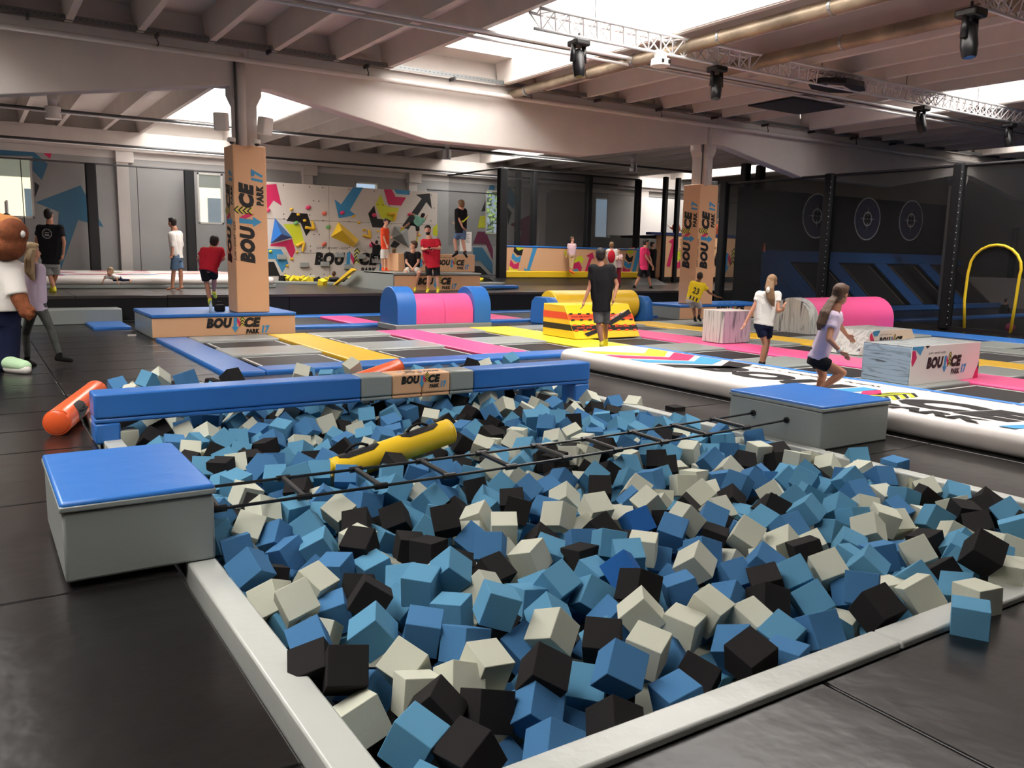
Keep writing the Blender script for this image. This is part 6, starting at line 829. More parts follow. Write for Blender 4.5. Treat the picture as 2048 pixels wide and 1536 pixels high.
# second bay with upper play floor, behind the farther column
t = thing('play_tower', 'two-storey netted play tower with peach panels behind the farther column', 'play tower', (27, 29, .6))
Y2 = 28.6; P2 = lambda x, y: aty(x, y, Y2 - .01)
a = P2(1322, 470); b = P2(1480, 556); MB().box(a.x, b.x, Y2, Y2 + .3, .85, a.z).build('peach_band', V_PEACH, t, bevel=.01)
MB().box(P2(1302, 468).x, b.x, Y2 - .03, Y2 + .33, a.z, a.z + .12).build('blue_rim', mat('navy_vinyl', (34, 48, 100), .5), t)
m = MB(); m.poly([P2(1351, 474), P2(1357, 490), P2(1350, 489), P2(1340, 534), P2(1333, 532), P2(1344, 488), P2(1337, 483)], 2)
m.poly([P2(1352, 505), P2(1366, 500), P2(1366, 515), P2(1350, 524)], 3); m.poly([P2(1347, 528), P2(1366, 520), P2(1366, 534), P2(1344, 540)], 2)
fr = frame(P2(1395, 534), (1, 0, 0), (0, 0, 1)); emblem(m, fr, 3.6); m.build('printed_artwork', LOGO_M, t)
MB().box(P2(1322, 470).x, 33, Y2 + .32, 31.4, a.z - .1, a.z).build('upper_floor', M_FABR, t)
for x in (1327, 1352, 1425): p_ = P2(x, 400); MB().box(p_.x, p_.x + .2, Y2 - .1, Y2 + .1, .6, 5.3).build('padded_post', M_FABR, t, bevel=.03)
MB().box(25.5, 35.9, 31.4, 31.45, a.z, 4.6).build('white_backing', M_PAPER, t); MB().box(P2(1327, 470).x, 33, Y2 + .1, Y2 + .105, a.z, 5.2).build('net_panel', net_mat('tower_net', .2), t)
# black gate frame with notices
t = thing('net_gate', 'black padded gate frame with two tall posts and printed notices beside the farther column', 'gate', (23, 20, 0))
pg = lambda x, y, Y=20.6: aty(x, y, Y)
for x in (1488, 1518): p_ = pg(x, 330); MB().box(p_.x, p_.x + .28, 20.5, 20.75, 0, 5.0).build('padded_post', M_FABR, t, bevel=.04)
a = pg(1478, 455); b = pg(1518, 455); c = pg(1562, 455); MB().box(a.x, b.x, 20.62, 20.7, .0, a.z).build('black_panel', V_BLACK, t, bevel=.01); MB().box(b.x + .02, c.x, 20.9, 20.98, .0, a.z - .02).build('black_door', V_BLACK, t, bevel=.01)
for x0, y0, x1, y1, Y, dim in ((1481, 479, 1508, 524, 20.6, 0), (1533, 480, 1555, 525, 20.88, 1), (1530, 535, 1552, 575, 20.88, 1)):
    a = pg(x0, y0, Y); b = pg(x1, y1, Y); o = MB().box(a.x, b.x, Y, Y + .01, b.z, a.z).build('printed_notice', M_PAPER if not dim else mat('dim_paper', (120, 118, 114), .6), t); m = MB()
    for k in range(6): m.box(a.x + .08, b.x - .06 - .07 * (k % 2), Y - .003, Y, a.z - .07 - k * .045, a.z - .06 - k * .045)
    for k in range(3): m.cyl((a.x + .2 + k * .16, Y - .003, b.z + .15), (a.x + .2 + k * .16, Y, b.z + .15), .045, n=10)
    m.build('notice_print', M_CONCD, o)
# ------------------------------------------------------------------ tall safety net and dodgeball hall on the right
t = thing('tall_safety_net', 'tall dark safety net on padded posts down the right side of the trampolines', 'net', (21.7, 12, 0))
XN = 21.7
for y0, y1 in ((3.0, 12.3), (12.5, 16.2), (16.4, 20.4)): MB().box(XN, XN + .005, y0, y1, .02, 4.22).build('net_panel', N_DARK if False else N_MID, t)
for y in (12.28, 16.2, 20.35):
    o = MB().box(XN - .12, XN + .12, y, y + .28, 0, 4.3).build('padded_post', M_FABR, t, bevel=.05)
    for k in range(24):
        if y < 20: MB().ell((XN - .125, y + .02, .15 + k * .17), (Vector((.013, 0, 0)), Vector((0, .013, 0)), Vector((0, 0, .013))), 6).build('stud', M_ALU, o)
MB().cyl((XN, 3, 4.24), (XN, 20.4, 4.24), .04, n=8).build('top_rail', M_BLACK, t)
MB().box(XN - .05, XN + .05, 3, 20.4, 0, .09).build('bottom_strip', M_BLACK, t)
hp = [Vector((XN - .03, 11.88, .08)), Vector((XN - .03, 11.95, .8)), Vector((XN - .03, 11.93, 1.5))] + [Vector((XN - .03, 11.27 + .64 * cos(a), 1.62 + .60 * sin(a))) for a in [pi * k / 10 for k in range(0, 11)]] + [Vector((XN - .03, 10.65, 1.5)), Vector((XN - .03, 10.68, .8)), Vector((XN - .03, 10.72, .05))]
MB().path(hp, .036, 8).build('yellow_entry_arch', mat('arch_yellow', (244, 206, 40), .4), t, smooth=True)
t = thing('sloping_trampoline_wall', 'row of blue-framed sloping trampolines behind the tall safety net', 'trampoline wall', (28, 19, 0))
Ya, Yb, Zb = 17.7, 20.0, 2.02
MB().prism([(23.15, Ya, 0), (23.15, Yb, 0), (23.15, Yb, Zb), (23.15, Yb - .1, Zb)], (.14, 0, 0)).build('blue_side', V_BLUE, t, bevel=.01)
S = lambda x, s, off=0: (x, Ya + (Yb - Ya) * s - off * .66, Zb * s + off * .75)
def slope(x0, x1, s0, s1, h, mi, nm): MB().prism([S(x0, s0), S(x1, s0), S(x1, s1), S(x0, s1)], (0, -.66 * h, .75 * h)).build(nm, mi, t, bevel=.008)
slope(23.3, 35, .82, 1.0, .06, V_BLUE, 'top_pad'); slope(23.3, 35, 0, .08, .06, V_BLUE, 'bottom_pad')
for x in (23.3, 26.0, 28.9, 31.8): slope(x, x + .75, .085, .815, .06, V_BLUE, 'frame_pad')
for x in (24.1, 26.8, 29.7, 32.6):
    slope(x + .05, x + 1.8, .1, .8, .02, M_BED, 'sloping_mat')
    for a in (x + .12, x + 1.7): slope(a, a + .04, .12, .78, .028, mat('mat_edge_line', (160, 140, 120), .6), 'edge_line')
MB().cyl((23.2, 19.95, 2.0), (23.2, 19.95, 2.3), .07, .03).build('orange_cone_tip', V_ORANGE, t)
t = thing('target_curtain', 'black curtain with three printed crosshair targets above the sloping trampolines', 'curtain', (29, 20.4, 0))
MB().box(22.3, 36, 20.42, 20.45, 0, 4.15).build('curtain_cloth', mat('black_curtain', (22, 22, 24), .9, .2, .4, 2.5), t)
mt = mat('target_print', (245, 250, 255), .6); md = mat('target_dark', (50, 54, 92), .7)
for px_, py_ in ((1634, 432), (1735, 438), (1822, 441)):
    c = aty(px_, py_, 20.4); m = MB()
    def annulus(r0, r1, mi, yo=0):
        for k in range(40):
            a0, a1 = 2 * pi * k / 40, 2 * pi * (k + 1) / 40; m.poly([c + Vector((r * cos(a), -yo, r * sin(a))) for r, a in ((r0, a0), (r1, a0), (r1, a1), (r0, a1))], mi)
    annulus(.77, .82, 0, .004); annulus(.4, .75, 1, .002); annulus(.23, .28, 0, .004); annulus(.30, .36, 1, .004)
    for a in range(4): 
        u = Vector((cos(a * pi / 2), 0, sin(a * pi / 2))); w_ = Vector((-u.z, 0, u.x)); m.poly([c + u * .14 - w_ * .02 + Vector((0, -.005, 0)), c + u * .46 - w_ * .004 + Vector((0, -.005, 0)), c + u * .46 + w_ * .004 + Vector((0, -.005, 0)), c + u * .14 + w_ * .02 + Vector((0, -.005, 0))], 0)
    m.poly([c + Vector((.03 * cos(a), -.005, .03 * sin(a))) for a in (0, pi / 2, pi, 1.5 * pi)], 0)
    m.build('target_print', [mt, md], t)
t = thing('low_white_wall', 'low white barrier at the far end of the netted hall on the right', 'barrier', (35, 15, 0)); MB().box(35.2, 35.4, 9, 20, .0, 1.2).build('barrier_panel', M_PAPER, t); MB().box(35.2, 35.4, 17.6, 17.8, 1.2, 3.2).build('post', M_FABR, t)
for y in (14.5, 9.5, 5.0): pad(23, 35, y, y + .5, V_BLUE, 'blue pad across the netted hall floor, %s' % {14.5: 'farthest', 9.5: 'middle', 5.0: 'nearest'}[y])
t = thing('ball', 'pink ball lying behind the net inside the yellow arch', 'ball', (22.6, 11.0, .1)); MB().ell((22.6, 11.2, .12), (Vector((.12, 0, 0)), Vector((0, .12, 0)), Vector((0, 0, .12))), 16).build('ball_skin', V_PINK, t, smooth=True)
# ------------------------------------------------------------------ under the roof
t = thing('cable_tray', 'perforated steel cable tray running along the column girder with brackets and hooks', 'cable tray', (10, 17.0, 5.6))
m = MB(); m.box(-8, 36, 17.02, 17.09, 5.60, 5.61); m.box(-8, 36, 17.015, 17.02, 5.585, 5.68); m.box(-8, 36, 17.09, 17.095, 5.60, 5.67); m.build('tray', mat('tray_steel', (120, 122, 122), .45, metal=.6), t)
m2 = MB()
for k in range(0, 300): m2.box(-2 + k * .1, -1.96 + k * .1, 17.0135, 17.0148, 5.63, 5.64)
o_ = m2.build('slots', M_BLACK, t); o_['kind'] = 'stuff'
for k in range(15):
    x = -3 + k * 2.05; o = MB().box(x, x + .04, 16.95, 17.2, 5.53, 5.6).build('bracket', M_DSTEEL, t)
    if k % 2: MB().path([(x, 16.97, 5.53), (x, 16.97, 5.46), (x + .02, 16.96, 5.42), (x + .01, 16.95, 5.36), (x - .02, 16.95, 5.38)], .012, 6).build('hook', M_DSTEEL, o)
t = thing('water_pipe', 'white painted pipe running along the column girder under the cable tray', 'pipe', (10, 17.1, 5.36)); MB().cyl((-8, 17.12, 5.36), (36, 17.12, 5.36), .055, n=12).build('pipe_run', M_CONC, t, smooth=True)
for x in (4.72, 17.6):
    t = thing('drain_pipe', 'vertical painted pipe on the %s column above its peach wrap' % ('nearer' if x < 10 else 'farther'), 'pipe', (x, 17.25, 3.8)); yy = 17.27 if x < 10 else 17.42
    MB().cyl((x, yy, 3.75), (x, yy, 5.5), .085, n=14).build('pipe_run', M_CONC, t, smooth=True); MB().cyl((x - .12, yy, 3.75), (x - .12, yy, 5.6), .02, n=8).build('conduit', M_DSTEEL, t)
t = thing('lighting_rail', 'double steel conduit rail crossing the roof in front of the truss', 'rail', (12, 12.9, 5.5))
for dz, dy, r in ((0, 0, .035), (-.09, .12, .025)): MB().cyl((-4, 12.8 + dy, 5.46 + dz), (30, 12.8 + dy, 5.46 + dz), r, n=10).build('conduit', M_ALU, t, smooth=True)
MB().box(-4, 30, 12.93, 13.03, 5.46, 5.5).build('tray', mat('dull_steel', (100, 98, 98), .5, metal=.5), t)
for Yr, zr in ((26.0, 5.28), (31.3, 5.05)):
    t = thing('lighting_rail', 'dark conduit rail under the back bay roof, %s' % ('nearer the column row' if Yr < 28 else 'close to the back wall'), 'rail', (10, Yr, zr)); MB().cyl((-6, Yr, zr), (26, Yr, zr), .04, n=8).build('conduit', M_DSTEEL, t); MB().cyl((-6, Yr - .1, zr - .07), (26, Yr - .1, zr - .07), .02, n=8).build('conduit', M_ALU, t)
def truss(x0, x1, y, z, lab):
    t = thing('lighting_truss', lab, 'truss', (x0, y, z)); s = .15; ch = ((-s, .13), (s, .13), (0, -.14))
    for dy, dz in ch: MB().cyl((x0, y + dy, z + dz), (x1, y + dy, z + dz), .027, n=8).build('chord', M_ALU, t, smooth=True)
    m = MB(); n = int((x1 - x0) / .28)
    for k in range(n):
        xa = x0 + k * .28; xb = xa + .14; xc = xa + .28
        for (ay, az), (by, bz) in ((ch[0], ch[2]), (ch[1], ch[2]), (ch[0], ch[1])):
            m.cyl((xa, y + ay, z + az), (xb, y + by, z + bz), .013, n=5, cap=False); m.cyl((xb, y + by, z + bz), (xc, y + ay, z + az), .013, n=5, cap=False)
    m.build('lattice', M_ALU, t); 
    for k in range(int((x1 - x0) / 3) + 1): MB().cyl((x0 + 1.2 + k * 2.9, y, z + .13), (x0 + 1.2 + k * 2.9, y, z + .5), .008, n=5).build('hanger', M_DSTEEL, t)
    return t
truss(7.72, 26, 11.49, 5.40, 'long aluminium lighting truss carrying black moving heads across the roof')
p2 = at(1985, 8, 5.3); truss(p2.x - .3, 26, p2.y, 5.35, 'second aluminium truss cut off at the upper right corner')
def head(px_, py_, Y, z, sc, ang, lab):
    c = aty(px_, py_, Y); x, y = c.x, c.y; t = thing('moving_head_light', lab, 'stage light', (x, y, z), 'moving head lights on the trusses')
    MB().box(x - .13 * sc, x + .13 * sc, y - .13 * sc, y + .13 * sc, z - .1 * sc, z).build('base', M_PLASTIC, t, bevel=.03)
    for s in (-1, 1): MB().cyl((x + s * .1 * sc, y, z - .08 * sc), (x + s * .1 * sc, y, z - .32 * sc), .035 * sc, .045 * sc, n=8).build('yoke_arm', M_PLASTIC, t, smooth=True)
    d = Vector((sin(ang) * .35, -.15, -1)).normalized(); o = Vector((x, y, z - .28 * sc))
    hd = MB().path([o - d * .14 * sc, o - d * .1 * sc, o + d * .12 * sc, o + d * .24 * sc, o + d * .25 * sc], [.05 * sc, .085 * sc, .095 * sc, .08 * sc, .07 * sc], 14).build('lamp_head', M_PLASTIC, t, smooth=True, auto=40)
    MB().cyl(o + d * .251 * sc, o + d * .255 * sc, .06 * sc, n=14).build('lens', mat('lens_glass', (60, 66, 80), .1), hd); MB().cyl((x, y, z), (x, y, z + .1), .02).build('clamp', M_DSTEEL, t)
for q in ((1158, 70, 11.49, 5.22, 1.1, 0, 'black moving head light, first along the truss from its left end'), (1435, 125, 11.49, 5.22, 1.1, -.4, 'black moving head light on the truss left of the flat black panel'), (1845, 200, 11.49, 5.22, 1.1, .8, 'black moving head light on the truss right of the flat black panel'), (2020, 240, 11.49, 5.22, 1.05, 0, 'black moving head light farthest along the truss'),
          (1945, 0, p2.y, 5.15, 1.2, -.2, 'large black moving head light hanging at the upper right corner')): head(*q)
c = aty(1322, 100, 11.49); t = thing('sensor_housing', 'white round sensor housing hanging under the truss', 'ceiling device', (c.x, c.y, 5.06))
MB().cyl((c.x, c.y, 5.04), (c.x, c.y, 5.16), .17, .16, n=24).build('housing', M_WPLASTIC, t, bevel=.01); MB().cyl((c.x, c.y, 5.16), (c.x, c.y, 5.27), .11, .10, n=20).build('neck', M_WPLASTIC, t); MB().ell((c.x - .07, c.y, 5.26), (Vector((.08, 0, 0)), Vector((0, .06, 0)), Vector((0, 0, .05)))).build('bracket', M_WPLASTIC, t, smooth=True)
for a in (-.12, .03): MB().box(c.x + a, c.x + a + .05, c.y - .175, c.y - .165, 5.07, 5.13).build('vent', M_BLACK, t)
c = aty(1675, 172, 11.5); t = thing('black_ceiling_panel', 'flat black eight-sided panel with a pale light strip hung under the truss', 'ceiling panel', (c.x, c.y, 5.3))
MB().prism([(c.x + .75 * cos(a), c.y + .45 * sin(a), 5.26) for a in [pi / 8 + pi / 4 * k for k in range(8)]], (0, 0, .1)).build('panel', M_PLASTIC, t); MB().path([(c.x - .45, c.y - .1, 5.25), (c.x - .1, c.y - .2, 5.25), (c.x + .35, c.y - .05, 5.25)], .02, 6).build('light_strip', M_WPLASTIC, t)
for x, a, b, lab in ((10.95, 4, 14.2, 'foil-wrapped duct beside the large skylight'), (12.85, 3, 12.5, 'foil-wrapped duct crossing above the truss'), (10.95, 14.3, 17.2, 'short foil-wrapped duct stub between truss and girder')):
    t = thing('foil_duct', lab, 'duct', (x, a, 5.45)); MB().cyl((x, a, 5.44), (x, b, 5.44), .12 if b < 16 else .1, n=16).build('duct_run', M_GOLD, t, smooth=True, auto=50)
    for k in range(1, int((b - a) / 2.2) + 1): MB().cyl((x, a + k * 2.2, 5.44), (x, a + k * 2.2 + .05, 5.44), .128, n=16).build('duct_clamp', M_STEEL, t)
t = thing('ventilation_grille', 'dark rectangular grille set in the roof near the far right skylight', 'grille', (18, 15, 5.6)); a = at(1640, 232, 5.6); b = at(1790, 222, 5.6); MB().box(16.85, 18.8, 13.9, 15.3, 5.56, 5.6).build('grille', M_BLACK, t)
for i, (px_, py_, Y, lab) in enumerate(((105, 215, 26, 'silver hanging air heater at the left of the back bay'), (893, 300, 26, 'silver hanging air heater at the middle of the back bay'), (1266, 328, 26, 'silver hanging air heater near the farther column'))):
    c = aty(px_, py_, Y); t = thing('air_heater', lab, 'heater', c, 'air heaters under the back bay roof')
    MB().cyl(c + Vector((0, 0, -.3)), c + Vector((0, 0, .02)), .2 if i == 0 else .16, n=16).build('heater_can', M_WPLASTIC if i == 0 else M_STEEL, t, bevel=.01); MB().cyl(c + Vector((0, 0, .02)), c + Vector((0, 0, .35)), .1, .13, n=12).build('flexible_duct', M_ALU, t, smooth=True)
for i, (px_, py_, X, Y, dx) in enumerate(((448, 248, 4.35, 17.2, -1), (524, 255, 5.1, 17.2, 1))):
    c = Vector((X + dx * .05, 17.2, 4.17)); t = thing('loudspeaker', 'pale grey loudspeaker on the %s side of the nearer column' % ('left' if dx < 0 else 'right'), 'loudspeaker', c)
    MB().box(-.13, .13, -.1, .1, -.17, .17, R=Matrix.Rotation(dx * .5, 3, 'Z') @ Matrix.Rotation(.15, 3, 'X'), c=c).build('speaker_box', M_WPLASTIC, t, bevel=.03)
    MB().cyl(c + Vector((0, .08, 0)), c + Vector((-dx * .1, .25, 0)), .02).build('bracket', M_STEEL, t)
for i, (x, y, lab) in enumerate(((4.47, 17.15, 'left'), (4.95, 17.12, 'right'))):
    t = thing('dome_camera', 'small white dome camera at the %s on top of the nearer column wrap' % lab, 'camera', (x, y, 3.8)); MB().cyl((x, y, 3.80), (x, y, 3.88), .08, n=16).build('housing', M_WPLASTIC, t, bevel=.01); MB().ell((x, y - .02, 3.80), (Vector((.05, 0, 0)), Vector((0, .05, 0)), Vector((0, 0, .05)))).build('dome', M_PLASTIC, t, smooth=True)
# ------------------------------------------------------------------ people
SKIN = mat('skin', (214, 160, 132), .55, .4); SKIN2 = mat('tanned_skin', (188, 132, 104), .55, .4); SKIN3 = mat('brown_skin', (120, 78, 58), .55, .4)
HAIR = {'dark': mat('dark_hair', (38, 30, 28), .6, .4, .5, 60, stretch=(1, 1, .2)), 'brown': mat('brown_hair', (92, 66, 48), .55, .4, .5, 60, stretch=(1, 1, .2)), 'light': mat('light_hair', (134, 102, 72), .55, .4, .5, 60, stretch=(1, 1, .15)), 'blond': mat('blond_hair', (168, 144, 108), .55, .4, .6, 50, stretch=(1, 1, .15))}
def cloth(name, rgb, **k): return mat('cloth_' + name, rgb, .85, .2, .25, 35, **k)
def person(label, base, J, h=1.75, face=(0, 0, 0), skin=SKIN, hair='dark', long=None, top=None, topcol=None, sleeve=.55, bottom='shorts', botcol=None, legcut=.75, shoe=None, fine=.011, build=1.0, facing='away', extras=None, name='person', hem=.12, dress=False, beard=False, bare=False, headscale=1.0):
    """J maps joint names to (px, py, depth offset) read on the plane through the person's feet; everything becomes metres in the hall."""
    D = (base if isinstance(base, Vector) else at(*base)).dot(FH); s = h / 1.75
    p = {k: atd(v[0], v[1], D + (v[2] if len(v) > 2 else 0)) for k, v in J.items()}
    t = thing(name, label, 'person', (p['pel'].x, p['pel'].y, min(q.z for q in p.values()) - .05))
    lat = (p['shR'] - p['shL']).normalized(); spine = (p['neck'] - p['pel']).normalized(); dep = lat.cross(spine).normalized(); lat = spine.cross(dep).normalized()
    hlat = (p['hpR'] - p['hpL']).normalized()
    V = MB(); S = s * build
    # head and face direction (unit vector the face looks along)
    fd = Vector(face).normalized() if Vector(face).length else dep
    hu = (p['head'] - p['neck']).normalized() * .6 + Vector((0, 0, .4)); hu = (hu - fd * hu.dot(fd)).normalized(); hl = hu.cross(fd).normalized(); H = p['head']; hs = s * headscale * 1.1
    V.ell(H + hu * .02 * hs - fd * .01 * hs, (hl * .074 * hs, fd * .092 * hs, hu * .10 * hs), 18); V.ell(H - hu * .055 * hs + fd * .025 * hs, (hl * .055 * hs, fd * .062 * hs, hu * .065 * hs), 14)
    V.cap(H - hu * .0 * hs + fd * .085 * hs, H - hu * .03 * hs + fd * .098 * hs, .009 * hs, .015 * hs, 8)      # nose
    V.ell(H - hu * .065 * hs + fd * .083 * hs, (hl * .026 * hs, fd * .012 * hs, hu * .010 * hs), 10)            # lips
    for k in (-1, 1): V.ell(H + hl * k * .076 * hs - hu * .01 * hs, (hl * .012 * hs, fd * .02 * hs, hu * .032 * hs), 10)
    V.cap(p['neck'] - spine * .04 * s, H - hu * .05 * hs, .056 * S, .054 * S)
    # trunk
    for a, b, ra, rb in (('shL', 'hpL', .07, .085), ('shR', 'hpR', .07, .085), ('neck', 'pel', .075, .10), ('shL', 'shR', .058, .058), ('hpL', 'hpR', .09, .09)): V.cap(p[a], p[b] if b != 'pel' else p[a].lerp(p[b], .95), ra * S, rb * S)
    # arms, hands
    for sd in 'LR':
        sh, el, wr = p['sh' + sd], p['el' + sd], p['wr' + sd]
        V.cap(sh, el, .050 * S, .038 * S); V.cap(el, wr, .039 * S, .025 * S)
        hd = (p['ha' + sd] - wr).normalized() if 'ha' + sd in p else (wr - el).normalized()
        fl = (hlat if sd == 'R' else -hlat); pn = hd.cross(dep).normalized() if abs(hd.dot(dep)) < .9 else hlat; sdv = hd.cross(pn).normalized()
        V.cap(wr, wr + hd * .07 * s + sdv * .012 * s, .024 * s, .024 * s, 8); V.cap(wr, wr + hd * .07 * s - sdv * .018 * s, .022 * s, .022 * s, 8)
        fr_ = .0095 * s if fine < .012 else .013 * s
        for k, (o_, L_) in enumerate(((-.034, .062), (-.012, .076), (.011, .07), (.033, .052))):
            a0 = wr + hd * .085 * s + sdv * o_ * s; a1 = a0 + (hd + pn * .25 + sdv * o_ * 2).normalized() * L_ * .55 * s; a2 = a1 + (hd + pn * .8).normalized() * L_ * .5 * s
            V.cap(a0, a1, fr_, fr_ * .95, 6); V.cap(a1, a2, fr_ * .95, fr_ * .8, 6)
        th = wr + hd * .025 * s - sdv * .03 * s; V.cap(th, th + (hd * .6 - sdv * .7).normalized() * .04 * s, .012 * s, .011 * s, 6); V.cap(th + (hd * .6 - sdv * .7).normalized() * .04 * s, th + (hd * .6 - sdv * .7).normalized() * .04 * s + hd * .03 * s, .011 * s, .009 * s, 6)
    # legs, feet
    for sd in 'LR':
        hp, kn, an = p['hp' + sd], p['kn' + sd], p['an' + sd]
        V.cap(hp, kn, .082 * S, .052 * S); V.cap(kn, kn + (an - kn) * .35, .050 * S, .054 * S); V.cap(kn + (an - kn) * .35, an, .054 * S, .034 * S)
        to = p.get('to' + sd, an + fd * .13 * s - Vector((0, 0, .05 * s))); fdv = (to - an); ft = Vector((fdv.x, fdv.y, fdv.z)).normalized()
        V.cap(an - ft * .03 * s + Vector((0, 0, -.035 * s)), an + ft * .14 * s + Vector((0, 0, -.04 * s)), .034 * s, .03 * s)
    body = V.build('body', skin, t, smooth=True, remesh=fine, smo=2)
    # eyes
    if facing != 'away':
        m = MB(); 
        for k in (-1, 1): m.ell(H + hl * k * .03 * hs + hu * .005 * hs + fd * .083 * hs, (hl * .012 * hs, fd * .008 * hs, hu * .006 * hs), 8)
        m.build('eyes', mat('eye_dark', (40, 32, 30), .3), t, smooth=True)
    # hair
    hm = MB(); hm.ell(H + hu * .04 * hs - fd * .022 * hs, (hl * .084 * hs, fd * .095 * hs, hu * .092 * hs), 16)
    hm.ell(H + hu * .0 * hs - fd * .045 * hs, (hl * .08 * hs, fd * .062 * hs, hu * .09 * hs), 14); hm.ell(H + hu * .085 * hs + fd * .03 * hs, (hl * .06 * hs, fd * .06 * hs, hu * .035 * hs), 12)
    if long:
        q = [atd(a, b, D + c) for a, b, c in long['pts']]; rn = random.Random(3); w0 = long['w'] * s
        for k in range(long.get('n', 22)):
            ph = 2 * pi * k / 11; rad = w0 * (.25 if k < 6 else .72) * (1 if not long.get('tail') else .7); end = rn.uniform(.75, 1.12)
            pts = [x + (hl * cos(ph) * long.get('fl', 1.3) + fd * sin(ph) * .5) * rad * f * (1 + .25 * i) + hl * rn.uniform(-.12, .12) * w0 for i, (x, f) in enumerate(zip(q, long.get('r', [1] * len(q))))]
            pts[-1] = pts[-2].lerp(pts[-1], end); n_ = len(pts)
            for i, (a, b) in enumerate(zip(pts, pts[1:])): hm.cap(a, b, w0 * .26 * (1 - .12 * i), w0 * (.26 if i < n_ - 2 else .10) * (1 - .12 * i), 8)
    hm.build('hair', HAIR[hair], t, smooth=True, remesh=.0085 if long else max(fine, .01), smo=1)
    if beard:
        m = MB(); m.ell(H - hu * .075 * hs + fd * .04 * hs, (hl * .056 * hs, fd * .055 * hs, hu * .052 * hs), 12); m.ell(H - hu * .05 * hs + fd * .087 * hs, (hl * .03 * hs, fd * .012 * hs, hu * .007 * hs), 8); m.build('beard', HAIR[hair], t, smooth=True)
    # top: trunk loft + flat-ended sleeves
    if topcol:
        m = MB(); shc = (p['shL'] + p['shR']) / 2; hpc = (p['hpL'] + p['hpR']) / 2; wsh = (p['shR'] - p['shL']).length / 2; dn = (hpc - shc).normalized()
        W = (wsh + .045 * S); whp = max((p['hpR'] - p['hpL']).length / 2 + .095 * S, W * .72); ce = lambda f: shc.lerp(hpc, f); hemv = dn * hem * s
        m.loft([(shc - dn * .06 * s, lat * W * .35, dep * .06 * S), (shc - dn * .038 * s, lat * W * .75, dep * .085 * S), (shc, lat * W, dep * .10 * S), (ce(.3), lat * W * .95, dep * .125 * S), (ce(.65), lat * W * .86, dep * .115 * S), (ce(.9), lat * whp, dep * .125 * S), (hpc + hemv, lat * whp * 1.04, dep * .135 * S)], 24)
        for a, b, ra, rb in (('shL', 'hpL', .092, .10), ('shR', 'hpR', .092, .10), ('shL', 'shR', .082, .082)): m.cap(p[a], p[a].lerp(p[b], .8) if b[0] == 'h' else p[b], ra * S, rb * S)
        nk = p['neck'] - spine * .085 * s; m.cap(nk, nk.lerp(p['pel'], .8), .084 * S, .105 * S)
        for sd in 'LR':
            sh, el, wr = p['sh' + sd], p['el' + sd], p['wr' + sd]; m.ell(sh, (Vector((.078 * S, 0, 0)), Vector((0, .078 * S, 0)), Vector((0, 0, .078 * S))), 12)
            if sleeve <= 1: 
                if sleeve > .05: m.cyl(sh, sh + (el - sh) * sleeve, .076 * S, .074 * S, 14)
            else: m.cap(sh, el, .06 * S, .052 * S); m.cyl(el, el + (wr - el) * (sleeve - 1), .052 * S, .044 * S, 14)
        m.build(top or 'shirt', topcol, t, smooth=True, remesh=max(fine, .012), smo=2)
    if botcol:
        m = MB(); hpc = (p['hpL'] + p['hpR']) / 2; wh = (p['hpR'] - p['hpL']).length / 2 + .10 * S; up_ = (p['neck'] - p['pel']).normalized(); dp = hlat.cross(up_).normalized()
        if dress:
            dn = Vector((0, 0, -1)); kz = (p['knL'] + p['knR']) / 2; L_ = (hpc - kz).length * legcut
            m.loft([(hpc + up_ * .16 * s, hlat * wh * .75, dp * .10 * S), (hpc, hlat * wh, dp * .13 * S), (hpc + dn * L_, hlat * wh * 1.2, dp * .17 * S)], 24)
        else:
            m.loft([(p['pel'] + up_ * .075 * s, hlat * wh * .84, dp * .10 * S), (hpc, hlat * wh, dp * .125 * S), (hpc - up_ * .08 * s, hlat * wh * .85, dp * .11 * S)], 20)
            for sd in 'LR':
                hp, kn, an = p['hp' + sd], p['kn' + sd], p['an' + sd]
                if legcut <= 1: m.cap(hp, hp.lerp(kn, legcut * .4), .098 * S, .092 * S); m.cyl(hp.lerp(kn, .05), hp.lerp(kn, legcut), .098 * S, .09 * S, 16)
                else: m.cap(hp, kn, .095 * S, .066 * S); m.cap(kn, kn.lerp(an, .3), .064 * S, .064 * S); m.cyl(kn.lerp(an, .2), kn.lerp(an, legcut - 1), .064 * S, .05 * S, 14)
        m.build('dress_skirt' if dress else ('trousers' if legcut > 1 else 'shorts'), botcol, t, smooth=True, remesh=max(fine, .012), smo=2)
    if shoe:
        for sd in 'LR':
            an = p['an' + sd]; to = p.get('to' + sd, an + fd * .13 * s - Vector((0, 0, .05 * s))); ft = (to - an).normalized()
            m = MB(); a0 = an - ft * .035 * s + Vector((0, 0, -.04 * s)); a1 = an + ft * .15 * s + Vector((0, 0, -.045 * s)); m.cap(a0, a1, .042 * s, .036 * s); m.cap(an + Vector((0, 0, .03 * s)), a0, .043 * s, .043 * s)
            m.build('sock' if shoe[1] else 'shoe', shoe[0], t, smooth=True, remesh=max(fine, .012), smo=2)
    if extras: extras(t, p, dict(lat=lat, dep=dep, up=spine, fd=fd, hl=hl, hu=hu, s=s, H=H, D=D))
    return t
def cr(o, k): return lambda a, b, d=0: (o[0] + a / k, o[1] + b / k, d)
